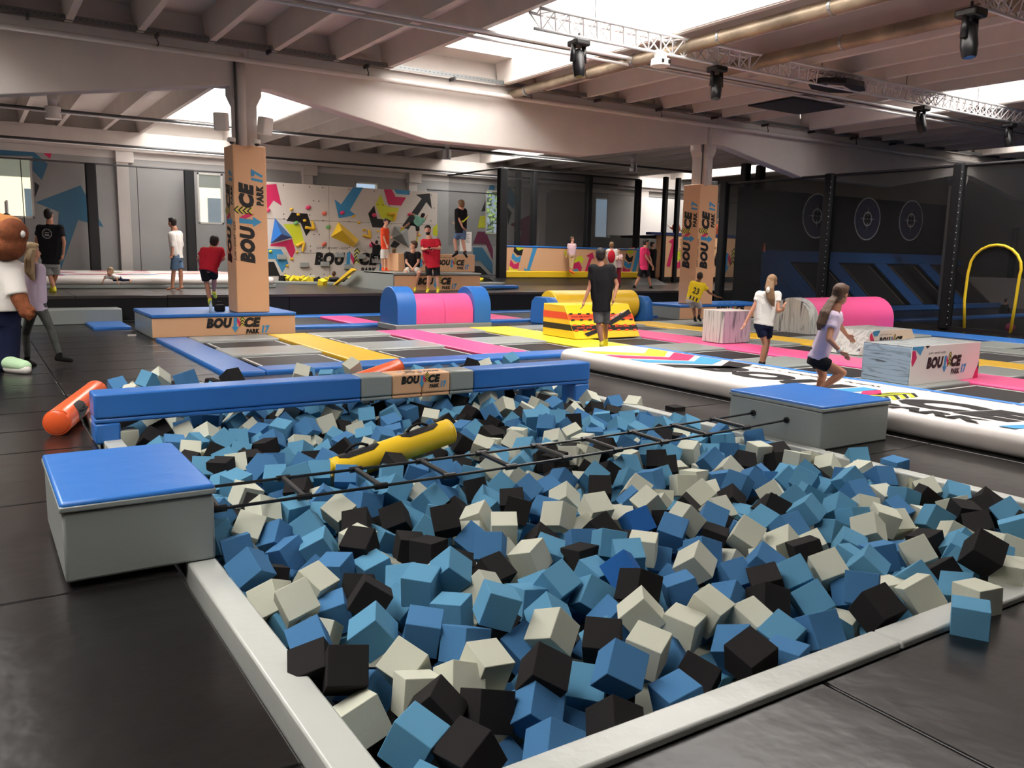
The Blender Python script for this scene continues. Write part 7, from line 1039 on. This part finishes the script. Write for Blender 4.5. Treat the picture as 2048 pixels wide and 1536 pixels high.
BLK = cloth('black', (30, 29, 31)); WHT = cloth('white', (232, 226, 218)); RED = cloth('red', (190, 36, 52)); GREYM = cloth('grey_marl', (120, 118, 116), var=.3, vscale=30); LILAC = cloth('lilac', (206, 188, 208)); NAVYC = cloth('navy', (28, 34, 62)); ORC = cloth('orange', (240, 84, 50)); MINT = cloth('mint', (150, 214, 196)); YC_ = cloth('yellow_jersey', (236, 208, 44)); JEAN = cloth('denim', (98, 122, 150), var=.2, vscale=8); PINKC = cloth('pale_pink', (232, 196, 200)); MAGC = cloth('magenta', (228, 60, 108)); BEIGE = cloth('beige', (226, 190, 140)); GRYC = cloth('grey_shorts', (150, 150, 146)); FLOR = cloth('floral', (228, 190, 182), var=.35, vscale=40); CREAM = cloth('cream', (224, 216, 204)); RIP = cloth('washed_grey_jeans', (96, 98, 94), var=.3, vscale=10)
SOCKY = cloth('sock_yellow', (226, 214, 66)); SOCKB = cloth('sock_black', (28, 28, 30)); SHO = cloth('sock_orange', (255, 92, 46)); SHG = cloth('sneaker_black', (26, 24, 24))
OFF = -FH
c = cr((1080, 480), 6.677)
person('man in loose black T-shirt and grey shorts walking away on the pads', (1204, 694, .08), dict(head=c(805, 205), neck=c(805, 322), shL=c(705, 385), shR=c(945, 385), elL=c(668, 615, -.02), elR=c(1030, 600, -.02), wrL=c(590, 820, -.06), wrR=c(985, 780, -.12), haL=c(566, 900, -.06), haR=c(970, 860, -.16), pel=c(815, 840), hpL=c(768, 880), hpR=c(870, 880), knL=c(785, 1120), knR=c(868, 1110, .18), anL=c(825, 1385), anR=c(880, 1330, .42), toL=c(828, 1425, .15), toR=c(885, 1400, .5)),
       h=1.78, face=FH, top='shirt', topcol=BLK, botcol=GREYM, legcut=.93, fine=.009, hem=.10, sleeve=.62, shoe=(SOCKY, 1), skin=SKIN2)
c = cr((1470, 530), 5.689)
def bow(t, p, k):
    q = atd(1543 - 6.5, 563 + 17, k['D'] - .13)
    MB().ell(q, (Vector((.035, 0, 0)), Vector((0, .03, 0)), Vector((0, 0, .05))), 10).build('hair_scrunchie', WHT, t, smooth=True)
person('long-haired girl in white T-shirt and navy shorts beside the marble block', (1521, 737, .07), dict(head=c(418, 195), neck=c(395, 300), shL=c(280, 345), shR=c(478, 345), elL=c(205, 500, -.02), elR=c(492, 525, -.1), wrL=c(120, 655, -.05), wrR=c(545, 515, -.2), haL=c(90, 715, -.05), haR=c(556, 460, -.22), pel=c(325, 640), hpL=c(272, 670), hpR=c(380, 670), knL=c(345, 900), knR=c(365, 900, .2), anL=c(292, 1130), anR=c(322, 1110, .45), toL=c(290, 1180, .12), toR=c(330, 1150, .55)),
       h=1.5, face=FH + rt0 * .45, hair='light', long=dict(pts=[(1541, 560, -.07), (1539, 577, -.12), (1542, 598, -.14), (1546, 612, -.12)], w=.055, r=[1, 1, .8, .3]), topcol=WHT, botcol=NAVYC, legcut=.62, fine=.009, hem=.02, sleeve=.42, shoe=(SOCKB, 1), skin=SKIN2, extras=bow, build=.95)
def watch(t, p, k):
    w = p['wrL'].lerp(p['elL'], .12); d = (p['wrL'] - p['elL']).normalized(); MB().cyl(w - d * .012, w + d * .012, .032, n=14).build('white_watch', M_WPLASTIC, t, bevel=.004)
person('running girl in lilac T-shirt with brown ponytail on the inflatable track', (1636, 792, .26), dict(head=c(1205, 335), neck=c(1145, 480), shL=c(1110, 600, -.13), shR=c(1150, 585, .15), elL=c(1068, 845, -.24), elR=c(1200, 700, .25), wrL=c(1200, 985, -.22), wrR=c(1265, 790, .3), haL=c(1290, 1050, -.2), haR=c(1310, 830, .3), pel=c(935, 1020), hpL=c(930, 1085, -.09), hpR=c(940, 1075, .09), knL=c(1225, 1225, -.12), knR=c(1000, 1260, .08), anL=c(985, 1400, -.12), anR=c(950, 1400, .1), toL=c(920, 1440, -.1), toR=c(1020, 1445, .1)),
       h=1.52, face=rt0 * .85 + FH * .45 + Vector((0, 0, -.15)), hair='brown', long=dict(pts=[(1672, 590, -.02), (1662, 603, -.06), (1650, 625, -.12), (1641, 648, -.14), (1637, 660, -.14)], w=.062, r=[.7, .9, 1, .8, .3], tail=1), topcol=LILAC, botcol=BLK, legcut=.46, fine=.009, hem=.0, sleeve=.5, skin=SKIN2, extras=watch, build=.98)
c = cr((1300, 400), 5.908)
def number23(t, p, k):
    m = MB(); o = (p['shL'] + p['shR']) / 2 - k['dep'] * .0; nrm = -k['dep'] if (-k['dep']).dot(FH) < 0 else k['dep']; 
    o = o + nrm * .125 - k['up'] * .33 * k['s'] ; sgn = 1 if k['lat'].dot(rt0) > 0 else -1; f = frame(o - k['lat'] * sgn * .1, k['lat'] * sgn, k['up']); g = lambda a, b: f(a, b) + nrm * .012
    put_text(m, '23', g, 0, .17, 0, .17, 0, .0, .03); 
    for a in (-.02, .07, .16): m.poly([g(a, -.17), g(a + .04, -.17), g(a + .04, -.07), g(a, -.07)])
    m.build('shirt_number', M_BLACK, t)
person('crouching boy in yellow jersey numbered 23 by the farther column box', (1392, 641, .09), dict(head=c(590, 905), neck=c(570, 960, -.05), shL=c(505, 985, -.08), shR=c(628, 1010, -.08), elL=c(455, 1080, .15), elR=c(700, 1095), wrL=c(540, 1120, .3), wrR=c(795, 1148), haL=c(570, 1130, .35), haR=c(845, 1150), pel=c(495, 1165, -.1), hpL=c(462, 1185, -.08), hpR=c(545, 1185, -.08), knL=c(515, 1260, .22), knR=c(592, 1265, .22), anL=c(532, 1400, .05), anR=c(580, 1380, .1), toL=c(550, 1425, .12), toR=c(600, 1410, .2)),
       h=1.5, face=FH + rt0 * .5, skin=SKIN3, topcol=YC_, botcol=cloth('pale_grey', (186, 184, 196)), legcut=.9, fine=.012, hem=.03, sleeve=.55, shoe=(SHG, 0), extras=number23)
c = cr((0, 420), 4.517)
def badge(t, p, k):
    o = (p['shL'] + p['shR']) / 2; nrm = k['dep'] if k['dep'].dot(FH) < 0 else -k['dep']; q = o - k['up'] * .13 + nrm * .14; m = MB()
    for r0, r1 in ((.105, .115), (.08, .083)):
        for i in range(28):
            a0, a1 = 2 * pi * i / 28, 2 * pi * (i + 1) / 28
            if r0 > .09 or i % 3: m.poly([q + k['lat'] * r * cos(a) + k['up'] * r * sin(a) for r, a in ((r0, a0), (r1, a0), (r1, a1), (r0, a1))])
    sgn = 1 if k['lat'].dot(rt0) > 0 else -1
    for v in (-.02, -.045, .02): m.poly([q + k['lat'] * sgn * a + k['up'] * b for a, b in ((-.05, v), (.05, v), (.05, v + .012), (-.05, v + .012))])
    m.build('round_back_print', M_LINE, t)
person('man in black T-shirt with round white back print on the platform', (108, 586, .6), dict(head=c(442, 45), neck=c(450, 105), shL=c(362, 165), shR=c(542, 165), elL=c(330, 270, .05), elR=c(580, 290), wrL=c(330, 370, .2), wrR=c(572, 400), haL=c(345, 400, .24), haR=c(565, 440), pel=c(455, 460), hpL=c(420, 490), hpR=c(500, 490), knL=c(455, 600), knR=c(507, 580, .12), anL=c(490, 715), anR=c(470, 690, .3), toL=c(475, 745, .16), toR=c(455, 715, .4)),
       h=1.85, face=FH, topcol=BLK, botcol=GRYC, legcut=.92, fine=.012, hem=.0, sleeve=.6, shoe=(SOCKY, 1), skin=SKIN2, extras=badge)
person('woman with long blond hair, lilac top and ripped grey jeans striding', (110, 732, .0), dict(head=c(292, 375), neck=c(292, 440), shL=c(225, 525), shR=c(360, 530), elL=c(240, 680, -.06), elR=c(385, 700, .15), wrL=c(262, 830, -.08), wrR=c(355, 820, .25), haL=c(270, 900, -.08), haR=c(350, 880, .25), pel=c(340, 860), hpL=c(290, 900), hpR=c(370, 890), knL=c(232, 1120, .05), knR=c(462, 1080), anL=c(250, 1345, .05), anR=c(540, 1320, -.05), toL=c(360, 1395, -.05), toR=c(660, 1335, .05)),
       h=1.66, face=FH * .7 + rt0 * .7, hair='blond', long=dict(pts=[(64, 500, -.06), (58, 520, -.12), (60, 545, -.15), (66, 560, -.14)], w=.085, r=[1, 1.1, 1, .4]), topcol=LILAC, botcol=RIP, legcut=1.92, fine=.010, hem=.03, sleeve=.5, shoe=(SHG, 0), build=.9)
# costumed figure at the left edge
def costume():
    D = at(30, 742, 0).dot(FH); q = lambda x, y, d=0: atd(x, y, D + d)
    t = thing('costumed_person', 'person in brown furry animal costume with white shirt at the left edge', 'costumed person', at(20, 742, 0))
    fur = mat('brown_fur', (150, 88, 58), .9, .2, .9, 70, var=.3, vscale=14); fl_ = mat('ginger_fur', (196, 132, 78), .9, .2, .9, 70)
    m = MB(); m.ell(q(0, 480), (rt0 * .31, FH * .34, Vector((0, 0, .33))), 24); m.ell(q(26, 466, -.1), (rt0 * .15, FH * .28, Vector((0, 0, .2))), 18); m.ell(q(14, 492, -.12), (rt0 * .22, FH * .26, Vector((0, 0, .2))), 18)
    m.cap(q(38, 595, -.12), q(52, 625, -.16), .11, .085); m.cap(q(52, 625, -.16), q(60, 628, -.16), .09, .07)
    for a, b in (((52, 618), (64, 630)), ((56, 612), (68, 620)), ((50, 624), (58, 638))): m.cap(q(*a, -.16), q(*b, -.18), .045, .03)
    m.cap(q(-4, 545), q(-4, 610), .2, .2); m.cap(q(0, 530), q(0, 505), .14, .14)
    m.build('body', fur, t, smooth=True, remesh=.018, smo=3)
    m = MB(); m.ell(q(2, 446), (rt0 * .26, FH * .3, Vector((0, 0, .12))), 16); m.cap(q(-10, 436), q(26, 447, -.12), .1, .05); m.build('forelock', fl_, t, smooth=True, remesh=.02, smo=2)
    m = MB(); m.ell(q(44, 468, -.12), (rt0 * .04, FH * .05, Vector((0, 0, .05)))); m.build('eye', M_WPLASTIC, t, smooth=True)
    m = MB(); m.loft([(q(-4, 516), rt0 * .2, FH * .18), (q(-4, 526), rt0 * .32, FH * .26), (q(-6, 560), rt0 * .34, FH * .32), (q(-4, 621), rt0 * .35, FH * .34)], 24); m.cyl(q(20, 545, -.06), q(33, 592, -.12), .16, .14, 16); m.build('white_shirt', WHT, t, smooth=True, remesh=.02, smo=3)
    m = MB(); m.loft([(q(-4, 616), rt0 * .30, FH * .28), (q(-4, 650), rt0 * .28, FH * .26)], 20); m.cap(q(12, 650), q(12, 722), .19, .17); m.cap(q(-14, 650, .1), q(-14, 722, .1), .22, .19); m.build('dark_trousers', NAVYC, t, smooth=True, remesh=.02, smo=3)
    m = MB(); a = at(0, 738, .0); m.cap(q(18, 726, -.1), q(50, 733, -.22), .10, .085); m.cap(q(-14, 722, .05), q(8, 728, -.05), .1, .09); m.build('shoe', cloth('pale_green_shoe', (190, 222, 180)), t, smooth=True, remesh=.015, smo=2)
    m = MB(); m.cap(q(18, 736, -.1), q(52, 739, -.24), .075, .07); m.build('shoe_sole', WHT, t, smooth=True)
costume()
person('head and shoulders of a dark-haired person behind the costumed figure', (12, 575, .6), dict(head=(14, 437), neck=(14, 452), shL=(4, 462), shR=(26, 462), elL=(2, 490), elR=(30, 490), wrL=(5, 515), wrR=(28, 515), pel=(15, 525), hpL=(9, 530), hpR=(20, 530), knL=(9, 553), knR=(20, 553), anL=(9, 576), anR=(20, 576)), h=1.75, face=FH, topcol=CREAM, botcol=BLK, legcut=1.9, fine=.016, shoe=(SHG, 0))
c = cr((0, 250), 3.134)
def strap(t, p, k): MB().path([p['shR'] + Vector((0, 0, .05)) - FH * .06, (p['shR'] + p['pel']) / 2 - FH * .13, p['hpL'] - FH * .14], .012, 6).build('bag_strap', M_FABR, t)
person('barefoot man in a white shirt and denim shorts standing by the airbag', (345, 580, .6), dict(head=c(1078, 612), neck=c(1092, 648), shL=c(1075, 690, -.16), shR=c(1122, 685, .16), elL=c(1083, 750, -.2), elR=c(1140, 750, .2), wrL=c(1080, 800, -.24), wrR=c(1120, 800, .2), haL=c(1072, 830, -.26), haR=c(1105, 820, .2), pel=c(1108, 810), hpL=c(1100, 835, -.09), hpR=c(1116, 835, .09), knL=c(1088, 920, -.08), knR=c(1132, 915, .08), anL=c(1080, 1012, -.08), anR=c(1135, 1012, .08), toL=c(1045, 1022, -.08), toR=c(1100, 1024, .08)),
       h=1.78, face=-rt0 * .9 + FH * .2, hair='dark', topcol=WHT, botcol=JEAN, legcut=.85, fine=.013, hem=.0, sleeve=1.3, skin=SKIN2, extras=strap, build=1.08)
person('man in a red T-shirt and black shorts bending forward by the nearer column', (424, 607, .6), dict(head=c(1345, 732, .12), neck=c(1335, 765, .1), shL=c(1280, 790), shR=c(1380, 790), elL=c(1243, 840), elR=c(1402, 838, .1), wrL=c(1250, 870, .15), wrR=c(1360, 865, .25), pel=c(1305, 885, -.06), hpL=c(1280, 900, -.12), hpR=c(1335, 900, -.12), knL=c(1295, 990), knR=c(1342, 965, .12), anL=c(1316, 1100), anR=c(1342, 1045, .45), toL=c(1322, 1128, .14), toR=c(1348, 1060, .55)),
       h=1.75, face=FH, topcol=RED, botcol=BLK, legcut=.8, fine=.013, hem=.07, sleeve=.62, shoe=(SOCKY, 1), skin=SKIN2)
# toddler crawling on the airbag
B = at(222, 560, .93)
person('fair-haired toddler crawling on the airbag', B, dict(head=(220, 543), neck=(220, 550, .05), shL=(214, 553, .08), shR=(227, 553, .08), elL=(209, 556), elR=(233, 556), wrL=(206, 563), wrR=(236, 564), pel=(234, 554, .5), hpL=(229, 555, .5), hpR=(238, 555, .5), knL=(228, 560, .35), knR=(243, 560, .4), anL=(248, 559, .7), anR=(262, 560, .75)), h=.95, face=-FH, hair='blond', topcol=WHT, botcol=NAVYC, legcut=1.8, fine=.012, facing='front', headscale=1.45, sleeve=.8)
c = cr((700, 380), 6.827)
person('boy in an orange T-shirt and white shorts standing on the lower stacked block', at(*c(490, 1105)[:2], 1.14), dict(head=c(490, 440), neck=c(478, 505), shL=c(450, 545, -.1), shR=c(500, 545, .12), elL=c(462, 650, -.14), elR=c(530, 625, .1), wrL=c(497, 745, -.16), wrR=c(548, 640, .05), pel=c(480, 795), hpL=c(458, 815, -.06), hpR=c(500, 815, .06), knL=c(445, 955, -.05), knR=c(492, 950, .05), anL=c(448, 1075, -.05), anR=c(497, 1075, .08), toL=c(470, 1100, -.08), toR=c(540, 1100, .05)),
       h=1.5, face=rt0 * .75 - FH * .5, hair='dark', topcol=ORC, botcol=WHT, legcut=.85, fine=.012, hem=-.02, sleeve=.6, shoe=(SHO, 1), facing='side')
person('young man in black T-shirt sitting on the lower stacked block', at(*c(840, 1365)[:2], .62), dict(head=c(870, 755, .1), neck=c(860, 830, .12), shL=c(775, 880, .14), shR=c(930, 880, .14), elL=c(770, 990, .05), elR=c(935, 985, .05), wrL=c(835, 1060, -.2), wrR=c(875, 1060, -.2), haL=c(860, 1085, -.24), haR=c(850, 1085, -.24), pel=c(850, 1075, .2), hpL=c(800, 1085, .2), hpR=c(905, 1085, .2), knL=c(762, 1130, -.25), knR=c(945, 1130, -.25), anL=c(795, 1315, -.1), anR=c(890, 1320, -.1), toL=c(805, 1375, -.3), toR=c(880, 1380, -.3)),
       h=1.75, face=-rt0 * .8 - FH * .2, topcol=BLK, botcol=CREAM, legcut=.85, fine=.012, hem=-.03, sleeve=.6, shoe=(SOCKY, 1), hair='brown', skin=SKIN, facing='side')
def phone(t, p, k): MB().box(-.035, .035, -.006, .006, -.07, .07, R=Matrix.Rotation(-.9, 3, 'X'), c=(p['wrL'] + p['wrR']) / 2 - FH * .06).build('phone', M_PLASTIC, t)
person('bearded man in a red T-shirt and black shorts standing and holding a phone', at(*c(1120, 1395)[:2], .6), dict(head=c(1062, 548), neck=c(1078, 640), shL=c(1005, 710), shR=c(1192, 705), elL=c(990, 815, -.08), elR=c(1228, 800, -.08), wrL=c(1062, 800, -.28), wrR=c(1128, 795, -.28), haL=c(1090, 805, -.3), haR=c(1100, 800, -.3), pel=c(1125, 1010), hpL=c(1075, 1040), hpR=c(1180, 1040), knL=c(1078, 1190, -.05), knR=c(1190, 1190, -.02), anL=c(1065, 1345), anR=c(1203, 1345), toL=c(1040, 1395, -.15), toR=c(1190, 1395, -.18)),
       h=1.85, face=-FH, topcol=RED, botcol=BLK, legcut=.85, fine=.011, hem=.05, sleeve=.62, shoe=(SOCKY, 1), hair='dark', beard=True, facing='front', extras=phone)
CB = Vector((13.9, 29.7, 1)); 
person('boy in a mint T-shirt climbing with arms spread on the climbing wall', CB, dict(head=c(995, 352), neck=c(968, 375), shL=c(920, 372), shR=c(1005, 410), elL=c(870, 335, .05), elR=c(1030, 395), wrL=c(822, 322, .1), wrR=c(1042, 372), pel=c(900, 455), hpL=c(880, 465), hpR=c(920, 490), knL=c(810, 455, -.1), knR=c(925, 565), anL=c(725, 522, .05), anR=c(918, 655), toL=c(690, 540, .05), toR=c(915, 700)), h=1.4, face=FH + rt0 * .4, topcol=MINT, botcol=cloth('dark_olive', (44, 48, 46)), legcut=.95, fine=.014, hem=.0, sleeve=.6, shoe=(SOCKY, 1))
person('child in dark clothes clinging to a pink hold low on the climbing wall', CB, dict(head=c(365, 720), neck=c(360, 745), shL=c(330, 760), shR=c(395, 765), elL=c(305, 735), elR=c(415, 790), wrL=c(290, 705), wrR=c(420, 820), pel=c(350, 860), hpL=c(325, 870), hpR=c(380, 880), knL=c(310, 900, -.2), knR=c(400, 900, -.2), anL=c(330, 940), anR=c(395, 945)), h=1.2, face=FH, topcol=BLK, botcol=BLK, legcut=1.9, fine=.016, sleeve=1.9)
person('boy in a black shirt with a yellow chevron behind the stacked blocks', Vector((12.3, 27.5, .6)), dict(head=c(600, 832), neck=c(600, 875), shL=c(550, 915), shR=c(650, 915), elL=c(535, 990), elR=c(665, 990), wrL=c(560, 1060), wrR=c(640, 1060), pel=c(600, 1060), hpL=c(575, 1080), hpR=c(625, 1080), knL=c(575, 1180), knR=c(625, 1180), anL=c(575, 1265), anR=c(625, 1265)), h=1.5, face=FH, hair='light', topcol=BLK, botcol=BLK, fine=.015, sleeve=.7)
def chev(t, p, k):
    nrm = k['dep'] if k['dep'].dot(FH) < 0 else -k['dep']; o = (p['shL'] + p['shR']) / 2 - k['up'] * .22 + nrm * .135; f = lambda a, b: o + rt0 * a + k['up'] * b
    m = MB(); m.poly([f(-.16, -.02), f(0, -.1), f(.16, .05), f(.16, .1), f(0, -.05), f(-.16, .03)]); m.build('yellow_chevron', M_LIME, t)
chev(bpy.data.objects['person.00%d' % 0] if False else list(o for o in COL.objects if o.name.startswith('person'))[-1], dict(shL=atd(*c(550, 915)[:2], Vector((12.3, 27.5, .6)).dot(FH)), shR=atd(*c(650, 915)[:2], Vector((12.3, 27.5, .6)).dot(FH))), dict(dep=FH, up=Vector((0, 0, 1))))
person('teenager in black shirt and denim shorts standing on the upper stacked block', at(*c(1510, 883)[:2], 1.70), dict(head=c(1515, 198), neck=c(1520, 255), shL=c(1468, 290, -.06), shR=c(1560, 292, .06), elL=c(1490, 400, -.1), elR=c(1585, 400, .1), wrL=c(1540, 515, -.12), wrR=c(1460, 440, .1), haL=c(1575, 540, -.12), pel=c(1515, 560), hpL=c(1478, 590), hpR=c(1545, 590), knL=c(1432, 680), knR=c(1540, 690), anL=c(1452, 850), anR=c(1572, 855), toL=c(1405, 882, -.1), toR=c(1590, 885, -.1)), h=1.72, face=FH * .7 - rt0 * .6, hair='light', topcol=BLK, botcol=JEAN, legcut=.85, fine=.012, hem=.0, sleeve=.6, shoe=(SOCKB, 1), extras=chev)
BF = Vector((9.4, 28.3, .6))
person('child in a dark top crawling among the yellow foam cubes below the climbing wall', BF, dict(head=(668, 548), neck=(668, 553), shL=(661, 557), shR=(675, 557), elL=(657, 563), elR=(680, 562), wrL=(657, 568), wrR=(681, 567), pel=(670, 564, .3), hpL=(665, 565, .3), hpR=(676, 565, .3), knL=(664, 569, .1), knR=(680, 569, .1), anL=(662, 570, .6), anR=(684, 570, .6)), h=1.1, face=FH, hair='brown', topcol=cloth('charcoal', (70, 70, 74)), botcol=BLK, legcut=1.8, fine=.014, sleeve=1.5, headscale=1.2)
c = cr((980, 460), 5.12)
person('girl in pale pink top and yellow leggings against the peach arena band', Vector((19.6, 26.7, 1)), dict(head=c(842, 95), neck=c(842, 132), shL=c(808, 155), shR=c(868, 155), elL=c(795, 215), elR=c(878, 215), wrL=c(785, 265), wrR=c(880, 275), pel=c(840, 250), hpL=c(822, 262), hpR=c(855, 262), knL=c(825, 330), knR=c(848, 335), anL=c(822, 415), anR=c(838, 425)), h=1.35, face=rt0 - FH * .5, hair='brown', topcol=PINKC, botcol=BEIGE, legcut=1.75, fine=.014, hem=-.02, sleeve=.5, shoe=(SHO, 1), facing='side')
def pack(t, p, k): 
    m = MB(); q = (p['shL'] + p['shR']) / 2 - k['up'] * .2 - FH * .18 - rt0 * .06; m.ell(q, (rt0 * .14, FH * .09, Vector((0, 0, .24))), 14); m.build('red_backpack', RED, t, smooth=True)
person('fair-haired woman with a red backpack standing on the platform by the arena', Vector((19.5, 24.2, .6)), dict(head=c(1245, 158), neck=c(1245, 195), shL=c(1212, 215), shR=c(1290, 215), elL=c(1200, 270), elR=c(1308, 275), wrL=c(1215, 330), wrR=c(1300, 300, -.2), pel=c(1255, 345), hpL=c(1235, 360), hpR=c(1278, 360), knL=c(1235, 440), knR=c(1278, 440), anL=c(1235, 565), anR=c(1280, 565)), h=1.66, face=FH, hair='light', topcol=CREAM, botcol=GRYC, legcut=1.9, fine=.014, sleeve=1.5, shoe=(SHG, 0), extras=pack)
person('small girl in pink top and dark red leggings beside the backpack woman', Vector((19.9, 24.2, .6)), dict(head=c(1318, 215), neck=c(1322, 248), shL=c(1302, 265), shR=c(1345, 265), elL=c(1295, 300, -.1), elR=c(1350, 305, -.1), wrL=c(1330, 300, -.2), wrR=c(1310, 305, -.2), pel=c(1318, 350), hpL=c(1305, 362), hpR=c(1332, 362), knL=c(1308, 455), knR=c(1328, 455), anL=c(1310, 565), anR=c(1328, 565)), h=1.25, face=-FH - rt0 * .3, hair='brown', topcol=PINKC, botcol=cloth('dark_red', (140, 40, 56)), legcut=1.9, fine=.014, sleeve=.6, shoe=(SHG, 0), facing='front')
person('man in magenta T-shirt walking on the platform towards the farther column', at(*c(1580, 598)[:2], .6), dict(head=c(1600, 132), neck=c(1592, 168), shL=c(1562, 200, -.08), shR=c(1600, 200, .1), elL=c(1600, 280, -.12), elR=c(1640, 290, .12), wrL=c(1650, 355, -.12), wrR=c(1662, 370, .12), pel=c(1575, 370), hpL=c(1560, 395, -.05), hpR=c(1590, 395, .05), knL=c(1530, 480, -.04), knR=c(1625, 480, .04), anL=c(1482, 580, -.04), anR=c(1650, 585, .04), toL=c(1510, 600, -.04), toR=c(1690, 600, .04)), h=1.8, face=rt0, hair='dark', topcol=MAGC, botcol=BLK, legcut=.95, fine=.013, hem=.05, sleeve=.6, shoe=(SHG, 0), skin=SKIN2, facing='side', build=1.05)
person('dark-haired woman in a long floral sleeveless dress on the platform', at(*c(1738, 530)[:2], .6), dict(head=c(1730, 172), neck=c(1730, 205), shL=c(1700, 225), shR=c(1762, 225), elL=c(1685, 280), elR=c(1778, 285), wrL=c(1680, 340), wrR=c(1780, 345), pel=c(1732, 330), hpL=c(1712, 345), hpR=c(1755, 345), knL=c(1712, 440), knR=c(1755, 440), anL=c(1715, 520), anR=c(1755, 520)), h=1.62, face=FH, hair='dark', topcol=FLOR, botcol=FLOR, legcut=1.35, dress=True, fine=.014, sleeve=.0, shoe=(SHG, 0))
person('person in black clothing walking behind the man in the magenta shirt', at(*c(1660, 545)[:2], .6), dict(head=c(1665, 150), neck=c(1660, 185), shL=c(1645, 210), shR=c(1690, 210), elL=c(1640, 290), elR=c(1695, 290), wrL=c(1645, 350), wrR=c(1690, 350), pel=c(1662, 340), hpL=c(1650, 355), hpR=c(1680, 355), knL=c(1650, 445), knR=c(1680, 445), anL=c(1650, 535), anR=c(1680, 535)), h=1.65, face=rt0, hair='dark', topcol=BLK, botcol=BLK, legcut=1.9, fine=.015, sleeve=1.9, shoe=(SHG, 0))
person('small child in black sitting behind the net inside the yellow arch', Vector((33.5, 15.5, .3)), dict(head=(2013, 602), neck=(2011, 608), shL=(2005, 612), shR=(2014, 611), elL=(2003, 619), elR=(2017, 618), wrL=(2004, 625), wrR=(2018, 624), pel=(2003, 628), hpL=(1999, 630), hpR=(2006, 630), knL=(2008, 632, -.2), knR=(2014, 632, -.2), anL=(2006, 640), anR=(2012, 640)), h=1.2, face=rt0, hair='dark', topcol=BLK, botcol=BLK, legcut=1.9, fine=.018, sleeve=1.9)
for lab, x, d in (('child in orange-red standing on the upper play floor left of the farther column', 1352, 0), ('child in orange-red on the upper play floor right of the farther column', 1437, 1)):
    y = 468; person(lab, Vector((26 + d * 3, 30.4, 2)), dict(head=(x, 440), neck=(x, 447), shL=(x - 5, 451), shR=(x + 5, 451), elL=(x - 8, 458), elR=(x + 8, 458), wrL=(x - 9 - 8 * (1 - d), 466 - 16 * (1 - d)), wrR=(x + 9, 465), pel=(x, 468), hpL=(x - 3, 470), hpR=(x + 3, 470), knL=(x - 3, 480), knR=(x + 3, 480), anL=(x - 3, 491), anR=(x + 3, 491)), h=1.15, face=-FH, hair='light', topcol=cloth('brick_orange', (196, 92, 60)), botcol=BLK, legcut=1.9, fine=.02, sleeve=1.5)
